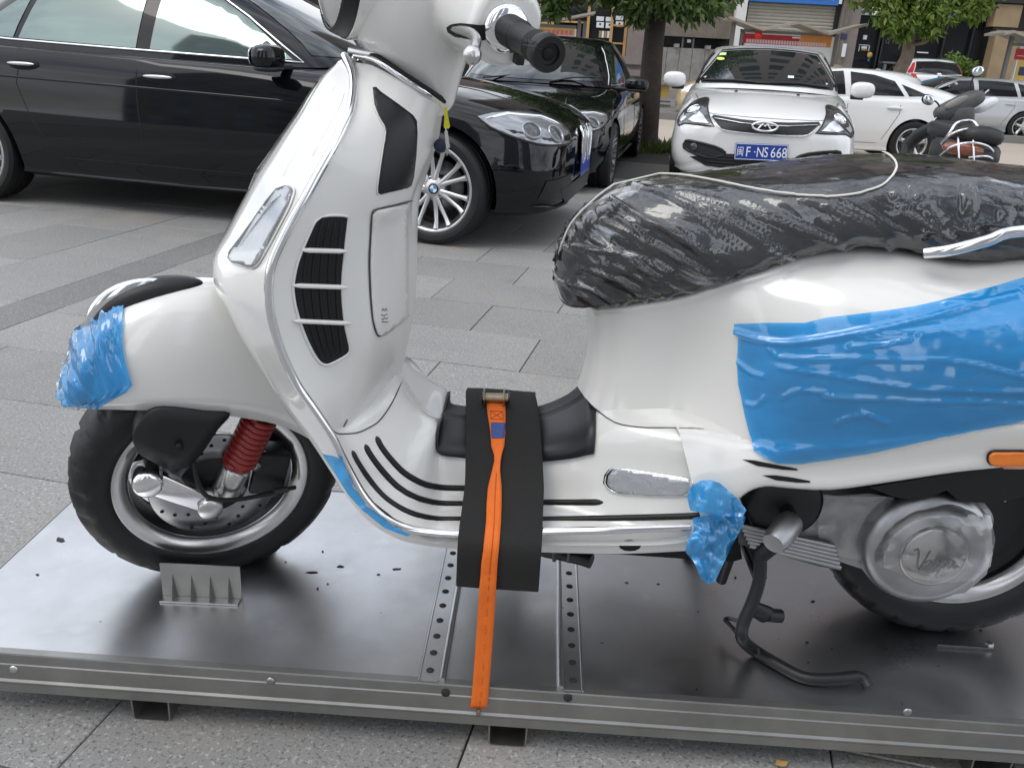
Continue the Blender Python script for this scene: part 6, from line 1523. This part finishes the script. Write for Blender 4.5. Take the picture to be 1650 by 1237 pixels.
# wooden shop front
sf = root('wooden_shop_front', (U(930,60,YF).x, YF, 0), 'shop front with light wooden window frames and display shelves', 'shop front')
bkp = FB('shop_interior', 600, -40, 1010, 122, -.45, MATS['shop_dark'], sf, back=.58); full(bkp)
for x in (760, 800, 832, 866, 889, 946, 984, 1007): full(FB('frame_post', x-2.2, 0, x+2.2, 120, .10, MATS['wood_frame'], sf, back=.05), 3.9)
for x0, y0, x1, y1 in ((760,33,889,36),(889,34,946,37),(984,40,1007,43),(984,69,1007,71.5),(946,71,984,73),(946,114,1007,118)): FB('frame_rail', x0+2.3, y0, x1-2.3, y1, .09, MATS['wood_frame'], sf, back=.04)
for x0, x1 in ((760,800),(800,832),(832,866),(866,889),(889,946),(946,984),(984,1007)):
    lo, hi = FBx(x0+2.4, 0, x1-2.4, 110, 0, back=.02); MB().box((lo[0], YF-.005, .3), (hi[0], YF+.005, 3.9)).build('pane', MATS['shop_glass'], sf, smooth=False)
for k, (x, y) in enumerate(((967,32),(982,33),(998,31))):
    fb = FB('display_card', x-6, y-5, x+6, y+2, .03, MATS['sign_white'], sf, back=-.012); FB('display_card', x-6, y+4, x+6, y+13, .03, MATS['sign_white'], sf, back=-.012)
    FB('card_print', x-1.5, y+6, x+1.5, y+9, .034, MATS['ink_dark'], sf, back=-.031)
for k in range(5): FB('paper_bag', 965+k*4.4, 50+k*.2, 968.6+k*4.4, 61+k*.2, .03, MATS['sign_white'] if k % 2 else MATS['tile_tan'], sf, back=-.012)
FB('white_board', 986, 90, 997, 112, .03, MATS['sign_white'], sf, back=-.012)
FB('yellow_curtain', 898, -30, 906, 20, .03, MATS['board_yellow'], sf, back=-.012)
# clad wall, dark strip window, grey panel
cw_ = root('clad_wall', (U(1110,60,YF).x, YF, 0), 'brown clad wall with a dark strip window over grey weathered panels', 'wall')
rise(FB('cladding', 1062, -30, 1186, 61, .22, MATS['cladding'], cw_), 4.2)
FB('strip_window', 1062, 61, 1176, 79, .02, MATS['shop_glass'], cw_)
FB('window_post', 1098, 61, 1101, 77, .08, MATS['steel_post'], cw_); FB('window_post', 1115, 62, 1118, 78, .08, MATS['steel_post'], cw_); FB('window_sign', 1107, 64, 1113, 69, .06, MATS['sign_white'], cw_)
for k in range(6): lowto(FB('grey_panel', 1050+k*20, 76+k*.9, 1069.4+k*20, 150+k, .30+.004*(k % 2), MATS['panel_grey'], cw_), -.05)
for x in (1085, 1135): FB('panel_cap', x, 71+(x-1085)*.06, x+7, 77+(x-1085)*.06, .40, MATS['panel_grey'], cw_)
for x in (1150,): FB('cladding_joint', x, 47, x+1, 61, .235, MATS['panel_grey'], cw_)
# white column, shutter, blue fascia
wc = full(FB('white_column', 1180, 0, 1196, 60, .55, MATS['white_post'], None, back=-.02), 4.1); tag(wc, 'plain white column beside the roller shutter', 'column')
sh_ = root('shuttered_shop', (U(1270,40,YF).x, YF, 0), 'closed shop with a beige roller shutter under a blue sign', 'shop front')
lo, hi = FBx(1198, 6, 1344, 130, 0)
nz_ = 30
for k in range(nz_):
    z0 = lerp(-.02, hi[2], k/nz_); z1 = lerp(-.02, hi[2], (k+1)/nz_)
    rows = [[Vector((x, YF-.02-.022*math.sin(math.pi*t), lerp(z0, z1-.006, t))) for x in (lo[0], hi[0])] for t in (0,.25,.5,.75,1)]
    MB().grid(rows).build('shutter_slat', MATS['shutter'], sh_)
MB().box((lo[0], YF+.01, -.02), (hi[0], YF+.1, hi[2])).build('shutter_back', MATS['shop_dark'], sh_, smooth=False)
full(FB('guide_rail', 1338, 6, 1344, 120, .12, MATS['shop_dark'], sh_, back=.0), 3.2)
fa_ = FB('blue_sign', 1204, -60, 1352, 6.5, .30, MATS['sign_blue'], sh_); FB('sign_edge', 1352.3, -60, 1357, 8, .32, MATS['sign_white'], sh_)
for k, x in enumerate((1306,1313,1320,1330,1337)): FB('sign_letter', x, -30, x+4.5, .6+.3*k, .315, MATS['sign_white'], sh_, back=-.305)
# dark cafe front
dk = root('dark_shop_front', (U(1470,60,YF).x, YF, 0), 'black glass cafe front under white and blue sign boards', 'shop front')
full(FB('glass_wall', 1376, 20, 1580, 140, -.1, MATS['shop_glass'], dk, back=.5))
for x in (1412, 1418, 1462, 1516, 1560): full(FB('mullion', x, 20, x+2.4, 140, .06, MATS['shop_dark'], dk, back=.08))
FB('white_sign', 1373, -45, 1421, 25, .30, MATS['sign_white'], dk); FB('blue_sign', 1421.5, -45, 1560, 28, .29, MATS['sign_cyan'], dk)
lo, hi = FBx(1384, 8, 1402, 24, .31); sx_, sz_ = (hi[0]-lo[0]), (hi[2]-lo[2]); y_ = lo[1]-.005
def sg_(u, v): return Vector((lo[0]+sx_*u, y_, lo[2]+sz_*v))
m = MB()
for u in (.18, .82): m.tube([sg_(u+.12*math.cos(t*.628), .16+.14*math.sin(t*.628)) for t in range(11)], .014, 5)
m.tube([sg_(.18,.2), sg_(.35,.25), sg_(.6,.25), sg_(.82,.2)], .03, 5); m.tube([sg_(.3,.3), sg_(.2,.7), sg_(.12,.75)], .02, 5); m.tube([sg_(.45,.5), sg_(.85,.5)], .04, 5); m.tube([sg_(.5,.55), sg_(.5,.95)], .04, 6); m.tube([sg_(.7,.55), sg_(.72,.95)], .04, 6)
tag(m.build('scooter_pictogram', MATS['ink_dark'], dk), kind='stuff')
for x, y in ((1386,5),(1392,4),(1398,4),(1404,3),(1410,3)): FB('sign_letter', x, y-3, x+4, y+3, .305, MATS['ink_dark'], dk, back=-.301)
for q, mt_ in (((1391,57,1397,64),'sign_white'),((1384,74,1385,83),'sign_white'),((1400,74,1401,83),'sign_white'),((1384,72.5,1401,73.5),'sign_white'),((1388,75,1397,79),'sign_white'),((1388,80,1397,81.5),'board_yellow'),((1398,95,1401,99),'sign_blue')): FB('door_decal', *q, .002, MATS[mt_], dk, back=.05, Y=YF+.05)
lo, hi = FBx(1398, 85, 1406, 93, 0); c_ = Vector(((lo[0]+hi[0])/2, YF+.04, (lo[2]+hi[2])/2)); MB().lathe([(.0001,.02),(.085,.02),(.09,0)], frame(c_, (1,0,0), (0,-1,0)), 20).build('round_sign', MATS['board_yellow'], dk)
for x, y in ((1421,62),(1431,67),(1447,67)):
    lo, hi = FBx(x-3.5, y-3.5, x+3.5, y+3.5, 0); c_ = Vector(((lo[0]+hi[0])/2, YF+.06, (lo[2]+hi[2])/2)); m = MB()
    m.tube([c_+Vector((math.sin(t*math.pi/5)*(.09 if t % 2 == 0 else .04), 0, math.cos(t*math.pi/5)*(.09 if t % 2 == 0 else .04))) for t in range(11)], .008, 4); m.build('star_decal', MATS['panel_grey'], dk)
FB('table', 1412, 100, 1452, 103, .6, MATS['steel_post'], dk, back=-.2); FB('table', 1412, 103.5, 1416, 125, .6, MATS['steel_post'], dk, back=-.5)
FB('menu_line', 1478, 84, 1496, 86, .002, MATS['sign_white'], dk, back=.05, Y=YF+.05)
# tan tiled pillar with a joint
tp = root('tiled_pillar', (U(1603,60,YF).x, YF-.6, 0), 'tan tiled pillar beside the cafe front', 'pillar')
a_ = FB('tile_block', 1591, 9, 1632, 45, .5, MATS['tile_tan'], tp, back=-.05); rise(a_, U(1600,8,YF).z)
b_ = FB('tile_block', 1584, 50, 1628, 140, .5, MATS['tile_tan'], tp, back=-.05); lowto(b_, -.05)
c_ = FB('joint', 1590, 45, 1628, 50, .45, MATS['shop_dark'], tp, back=-.05)
d_ = FB('lintel', 1560, -10, 1700, 8, .6, MATS['shop_dark'], tp, back=-.05); rise(d_, 4.1)
# ---- notice boards with folded metal roofs
YN = 18.8
def board(label, roofpts, posts, panel, heads, Y=YN):
    rt_ = root('notice_board', (U(panel[0], panel[3], Y).x, Y, -.02), label, 'notice board', 'notice boards on the far pavement')
    P = [U(x, y, Y) for x, y in roofpts]
    for a, b in zip(P, P[1:]):
        m = MB(); dz = Vector((0,0,.05)); da, db = Vector((0,-.45,0)), Vector((0,.45,0)); q = [a+da, b+da, b+db, a+db]
        m.grid([q, [p-dz for p in q]], cv=True); m.cap(q); m.cap([p-dz for p in q], True); m.build('roof_plate', MATS['roof_metal'], rt_, smooth=False)
    for x0, x1, y in posts:
        o = FB('post', x0, y, x1, y+60, .05, MATS['steel_post'], rt_, Y=Y, back=.05); lowto(o, -.02)
    o = FB('panel', *panel, .03, MATS['sign_white'], rt_, Y=Y, back=.03)
    FB('frame_bar', panel[0]-2, panel[1]-5, panel[2]+2, panel[1]-.3, .05, MATS['steel_post'], rt_, Y=Y, back=.05)
    for q, mt_ in heads: FB('poster', *q, .034, MATS[mt_], rt_, Y=Y, back=-.0312)
    return rt_
n1 = board('notice board with a red banner under a zigzag metal roof behind the white hatchback', [(1172,28),(1223,47),(1279,36),(1328,54),(1388,39)], [(1176,1182,36),(1190,1194,50),(1340,1346,56)], (1195,56,1340,150), [((1195.5,56.5,1288,72),'board_red'),((1288,58.5,1339,76),'board_orange')])
random.seed(3)
for k in range(30):
    x = 1202+k*4.3
    FB('banner_character', x, 63+(x-1202)*.055, x+3.4, 69+(x-1202)*.055, .037, MATS['board_pink'], n1, Y=YN, back=-.0355)
FB('banner_stroke', 1276, 60, 1289, 62.5, .038, MATS['sign_white'], n1, Y=YN, back=-.0355)
n2 = board('notice board with a yellow header beyond the scooter handlebar', [(790,32),(846,15),(902,31),(958,20)], [(929,935,32),(938,943,34),(780,786,40)], (790,43,927,110), [((791,43.3,926,54),'board_yellow'),((791,54.2,926,70),'board_pink')])
for k in range(8):
    x = 868+k*7; FB('banner_character', x, 48+(k*.2), x+5.2, 56+k*.2, .038, MATS['ink_red'], n2, Y=YN, back=-.0355)
n3 = board('notice board with a red and yellow poster beside the tan pillar', [(1602,54),(1618,50),(1670,70),(1720,58)], [(1622,1627,56),(1700,1706,60)], (1632,76,1698,160), [((1634,80,1696,98),'board_red'),((1634,98.3,1696,140),'board_yellow')])
FB('poster_print', 1640, 108, 1650, 122, .04, MATS['ink_dark'], n3, Y=YN, back=-.036); FB('poster_print', 1637, 90, 1650, 91, .04, MATS['board_pink'], n3, Y=YN, back=-.036)
# red lantern
lp = U(1222,57,YN-.3); ln_ = root('paper_lantern', tuple(lp), 'small red round lantern hanging under the notice board roof', 'lantern')
MB().lathe([(.02,-.075),(.055,-.06),(.082,-.025),(.088,0),(.082,.025),(.055,.06),(.02,.075)], frame(lp, (1,0,0), (0,0,1)), 20).build('shade', MATS['lantern_red'], ln_)
MB().tube([lp+Vector((0,0,.07)), lp+Vector((0,.1,.16))], .006, 5).build('cord', MATS['lantern_red'], ln_)
# low wall on the far pavement
lw = root('low_wall', (U(1040,150,22).x, 22, 0), 'low pale planter wall on the far pavement behind the tree', 'wall')
FB('coping', 900, 124, 1082, 132, .25, MATS['panel_grey'], lw, Y=22, back=.3); FB('face', 900, 133, 1064, 155, .1, MATS['white_post'], lw, Y=22, back=.1); FB('face_end', 1064.3, 133, 1078, 157, .1, MATS['board_yellow'], lw, Y=22, back=.1)
for y in (158, 164): FB('rail', 900, y, 1080, y+2.5, .12, MATS['steel_post'], lw, Y=22, back=.0)
lowto(FB('base', 900, 168, 1080, 178, .05, MATS['kerb_stone'], lw, Y=22, back=.1), -.05)
# ---- trees
def leafcloud(mb, c, r, n, sz, droop=.3, seed=1, flat_=.8):
    rnd = random.Random(seed)
    for _ in range(n):
        u = Vector((rnd.gauss(0,1), rnd.gauss(0,1), rnd.gauss(0,1))); u = u.normalized()*(rnd.random()**.45)
        p = Vector(c)+Vector((u.x*r, u.y*r, u.z*r*flat_))
        d = Vector((rnd.uniform(-1,1), rnd.uniform(-1,1), rnd.uniform(-.9,.35)-droop)).normalized(); s = sz*rnd.uniform(.6,1.3)
        w_ = d.cross(Vector((rnd.uniform(-1,1), rnd.uniform(-1,1), rnd.uniform(-1,1)))).normalized()*s*.20; q = p+d*s*.5+Vector((0,0,.02*s)); nn = d.cross(w_).normalized()*s*.07
        b = len(mb.V); mb.V += [p, q+w_, p+d*s, q-w_, q-nn]; mb.F += [[b,b+1,b+4],[b+1,b+2,b+4],[b+2,b+3,b+4],[b+3,b,b+4]]; mb.I += [0]*4
def limb(a, b, n, k, seed):
    rnd = random.Random(seed); P = [Vector(a)]
    for i in range(1, n): t = i/n; P.append(Vector(a).lerp(Vector(b), t)+Vector((rnd.uniform(-k,k), rnd.uniform(-k,k), rnd.uniform(-k,k)*.5)))
    return cat(P+[Vector(b)], 4)
def tree(label, base, tops, trunkr, clumps, lsz, bark, leafm, nl, seed):
    t = root('street_tree', base, label, 'tree', 'street trees')
    b = Vector(base); P = [b]+[Vector(q) for q in tops]; pc_ = cat(P, 6); n = len(pc_)
    tr = MB().tube(pc_, [trunkr*(1.25 if i == 0 else 1.12 if i == 1 else 1-.45*i/n) for i in range(n)], 14).build('trunk', bark, t)
    for i, (c, r, hg) in enumerate(clumps):
        o = pc_[min(n-1, int(n*hg))]
        MB().tube(limb(o, c, 3, .12, seed+i), [trunkr*.34*(1-.8*j/12)+.006 for j in range(13)], 7).build('limb', bark, t)
    m = MB()
    for i, (c, r, hg) in enumerate(clumps):
        leafcloud(m, c, r, int(nl*r*r*r*1.0)+140, lsz, .35, seed*31+i)
    m.build('crown', leafm, t, smooth=False)
    return t
tb = UZ(1040,238,-.035); T1z = tb+Vector((0,0,0))
def at(px, py, Y): return U(px, py, Y)
y1 = tb.y
cl1 = [(at(870,-22,y1-.6),.36,.8),(at(900,-2,y1-.4),.24,.75),(at(893,16,y1-.5),.12,.75),(at(930,-25,y1-.2),.34,.8),(at(985,-18,y1+.1),.34,.8),(at(1015,-5,y1-.2),.26,.7),(at(1022,8,y1-.4),.16,.6),(at(1060,-14,y1-.5),.34,.7),(at(1090,4,y1-.4),.26,.6),(at(1112,14,y1-.4),.22,.6),(at(1140,8,y1-.3),.24,.62),(at(1125,-18,y1),.36,.75),(at(1165,-12,y1-.1),.26,.75),(at(1030,26,y1-.4),.13,.55),(at(960,-60,y1),.6,.85),(at(1060,-90,y1),.8,.9),(at(1150,-70,y1+.2),.6,.85),(at(1000,-150,y1),.9,1),(at(1120,-160,y1),.9,1),(at(880,-90,y1),.6,.9)]
tree('dark trunked street tree growing between the black car and the white hatchback', (tb.x, tb.y, -.035), [at(1046,160,y1), at(1052,80,y1), at(1060,10,y1), at(1062,-60,y1), at(1060,-130,y1)], .165, cl1, .13, MATS['bark'], MATS['leaf'], 2400, 5)
y2 = 17.6; b2_ = U(1440,185,y2); b2_.z = -.15
cl2 = [(at(1395,-16,y2),.45,.7),(at(1430,10,y2-.3),.42,.6),(at(1440,36,y2-.4),.26,.5),(at(1462,-4,y2),.5,.7),(at(1478,26,y2-.4),.34,.55),(at(1500,8,y2-.3),.45,.6),(at(1520,24,y2-.4),.30,.6),(at(1545,6,y2-.2),.42,.65),(at(1568,14,y2-.2),.30,.65),(at(1585,0,y2),.34,.7),(at(1490,-30,y2),.8,.9),(at(1420,-50,y2),.8,.9),(at(1560,-50,y2),.8,.9),(at(1500,48,y2-.4),.18,.5),(at(1455,54,y2-.3),.16,.45)]
tree('pale trunked street tree growing before the cafe front', (b2_.x, b2_.y, -.02), [at(1447,125,y2), at(1462,90,y2), at(1466,50,y2), at(1468,0,y2), at(1480,-60,y2)], .15, cl2, .17, MATS['bark_pale'], MATS['leaf_bright'], 1300, 9)
# round bush by the pillar
bu = root('round_bush', tuple(Vector((U(1535,120,27).x, 27, -.02))), 'rounded bright green bush before the tan pillar', 'bush')
m = MB(); cb2 = U(1535,112,27)
for i, (px, py, r) in enumerate(((1515,112,.34),(1535,103,.42),(1556,112,.36),(1535,122,.45),(1505,120,.26),(1568,120,.26))): leafcloud(m, U(px, py, 27), r, 420, .13, -.3, 77+i)
m.build('foliage', MATS['leaf_bright'], bu, smooth=False); MB().tube([Vector((cb2.x,27,-.02)), cb2], .04, 7).build('stem', MATS['bark'], bu)
# weeds at the foot of the tree
m = MB(); rnd = random.Random(4)
for _ in range(900):
    px = rnd.choice((rnd.uniform(1005,1030), rnd.uniform(1045,1090), rnd.uniform(1000,1100))); p = UZ(px, rnd.uniform(236,248), -.035); h = rnd.uniform(.03,.16)*(1.8 if px < 1025 else 1)
    d = Vector((rnd.uniform(-.5,.5), rnd.uniform(-.5,.5), 1)).normalized()*h; w_ = Vector((rnd.uniform(-1,1), rnd.uniform(-1,1), 0)).normalized()*.012
    b = len(m.V); m.V += [p-w_, p+w_, p+d*.6+w_*1.6, p+d]; m.F += [[b,b+1,b+2,b+3]]; m.I += [0]
tag(m.build('weeds', MATS['weed'], None, smooth=False), 'green weeds and grass growing around the foot of the tree', 'weeds', kind='stuff')

# ---- parked moped seen from behind
mat('mo_black', (.02,.02,.021), .45, bump=.1, bscale=200); mat('mo_grey', (.075,.076,.074), .5); mat('mo_tail', (.22,.055,.02), .25, coat=.8); mat('mirror', (.85,.87,.9), .03, 1)
YM = 4.35
mo = root('parked_moped', (U(1555,260,YM).x+.1, YM+.5, 0), 'grey and black moped with chrome rear rails and two round mirrors', 'moped')
def ball(name, px, py, Y, sx, sy, sz, mt, rot=None, par=None, e=2.4):
    c = U(px, py, Y); Mx = Matrix.Translation(c) @ (rot or Matrix.Identity(4)); return shell(name, mt, par or mo, (0,0,0), (sx,sy,sz), Mx, e, world=True)
cowl_m = ball('dash_cover', 1545, 170, YM+.62, .165, .10, .055, MATS['mo_grey'], Matrix.Rotation(R_(-30), 4, 'Y'), e=3.2)
ball('dial', 1541, 165, YM+.535, .080, .02, .026, MATS['panel_grey'], Matrix.Rotation(R_(-30), 4, 'Y'), cowl_m)
ball('dash_lower', 1546, 186, YM+.60, .085, .09, .075, MATS['mo_grey'], Matrix.Rotation(R_(-10), 4, 'Y'), e=3.4)
ball('front_cowl', 1587, 170, YM+.72, .085, .06, .032, MATS['sign_white'], Matrix.Rotation(R_(-34), 4, 'Y'), e=2.8)
for P, nm in (([(1515,184),(1500,200)], 'left_lever'), ([(1575,160),(1594,145)], 'right_lever')): MB().tube([U(*P[0], YM+.60), U(*P[1], YM+.56)], .006, 6).build('lever', MATS['chrome'], mo)
MB().tube([U(1532,178,YM+.60), U(1512,190,YM+.56)], .017, 10).build('grip', MATS['mo_black'], mo); MB().tube([U(1565,156,YM+.62), U(1585,147,YM+.60)], .015, 10).build('grip', MATS['mo_black'], mo)
for (a, b, c, Yo, rx) in (((1514,172),(1508,164),(1496,161),YM+.55,20), ((1563,142),(1566,130),(1575,115),YM+.62,-20)):
    st_ = MB().tube(cat([U(*a, Yo), U(*b, Yo), U(*c, Yo)], 4), .006, 6).build('mirror_stem', MATS['mo_black'], mo)
    cc_ = U(*c, Yo-.01); Mx = Matrix.Translation(cc_) @ Matrix.Rotation(R_(rx), 4, 'Y')
    shell('mirror_shell', MATS['mo_black'], st_, (0,.008,0), (.046,.016,.034), Mx, 2.2, world=True); shell('mirror_glass', MATS['mirror'], st_, (0,-.006,0), (.040,.006,.029), Mx, 2.2, world=True)
ball('seat', 1553, 214, YM+.12, .150, .34, .060, MATS['mo_black'], Matrix.Rotation(R_(4), 4, 'Y'), e=3.6)
ball('tail_body', 1552, 248, YM+.02, .160, .26, .10, MATS['mo_black'], Matrix.Rotation(R_(4), 4, 'Y'), e=3.4)
ball('tail_lamp', 1553, 241, YM-.17, .130, .09, .045, MATS['mo_tail'], Matrix.Rotation(R_(4), 4, 'Y'), e=2.2)
MB().tube(cat([U(1517,232,YM-.05), U(1532,212,YM-.10), U(1542,198,YM-.06), U(1566,195,YM-.06), U(1578,208,YM-.10), U(1590,222,YM-.05)], 5), .0095, 8).build('grab_rail', MATS['chrome'], mo)
MB().tube(cat([U(1517,230,YM-.06), U(1540,213,YM-.14), U(1570,208,YM-.14), U(1590,222,YM-.06)], 5), .008, 8).build('grab_rail', MATS['chrome'], mo)
MB().tube(cat([U(1515,250,YM-.16), U(1535,236,YM-.24), U(1565,230,YM-.27), U(1592,236,YM-.25), U(1604,252,YM-.20), U(1606,268,YM-.16)], 5), .007, 8).build('rear_guard', MATS['chrome'], mo)
MB().tube(cat([U(1560,254,YM-.26), U(1590,252,YM-.26), U(1604,260,YM-.2)], 5), .007, 8).build('rear_guard', MATS['chrome'], mo)
for x in (1544, 1568): MB().tube([U(x,222,YM-.16), U(x+.5,232,YM-.26), U(x+1,258,YM-.27)], .0065, 8).build('guard_upright', MATS['chrome'], mo)
cx_ = U(1555,240,YM).x
for yy in (YM+.05, YM+1.15):
    Mx = frame((cx_+.06*(yy-YM), yy, .21), (0,1,0), (1,0,0)); MB().lathe([(.13,-.04),(.19,-.05),(.21,-.02),(.21,.02),(.19,.05),(.13,.04),(.03,.03),(.03,-.03)], Mx, 32, close=True).build('wheel', MATS['tyre'], mo)
MB().tube(cat([Vector((cx_+.0, YM+.1, .40)), Vector((cx_+.02, YM+.5, .28)), Vector((cx_+.04, YM+.8, .30)), Vector((cx_+.05, YM+1.0, .60)), U(1548,186,YM+.62)], 4), .05, 8).build('frame', MATS['mo_black'], mo)
# ---- apartment towers across the street behind the viewer (seen only in reflections)
def towermat():
    m = D.materials.new('tower'); m.use_nodes = True; n = m.node_tree; b = n.nodes['Principled BSDF']; N = n.nodes.new; lk = n.links.new
    t = N('ShaderNodeTexCoord'); mp_ = N('ShaderNodeMapping'); mp_.inputs['Rotation'].default_value = (R_(90), 0, 0); lk(t.outputs['Object'], mp_.inputs[0])
    bt = N('ShaderNodeTexBrick'); bt.offset = 0; bt.inputs['Scale'].default_value = 1; bt.inputs['Brick Width'].default_value = 3.4; bt.inputs['Row Height'].default_value = 3; bt.inputs['Mortar Size'].default_value = .75; bt.inputs['Mortar Smooth'].default_value = 0
    bt.inputs['Color1'].default_value = (.34,.46,.60,1); bt.inputs['Color2'].default_value = (.10,.14,.19,1); bt.inputs['Mortar'].default_value = (.30,.28,.26,1); lk(mp_.outputs[0], bt.inputs['Vector']); lk(bt.outputs['Color'], b.inputs['Base Color']); b.inputs['Roughness'].default_value = .5
    return m
tm = towermat(); random.seed(11)
for k, (x, wd_, h_, yy) in enumerate(((-58,18,80,-60),(-18,17,92,-66),(16,18,86,-62),(52,20,96,-68))):
    o = MB().box((x-wd_/2, yy-14, -.2), (x+wd_/2, yy, h_)).build('apartment_tower', tm, None, smooth=False, world=False)
    tag(o, 'grey apartment tower with rows of blue windows mirrored in the car windscreens', 'building', 'apartment towers behind the viewer')
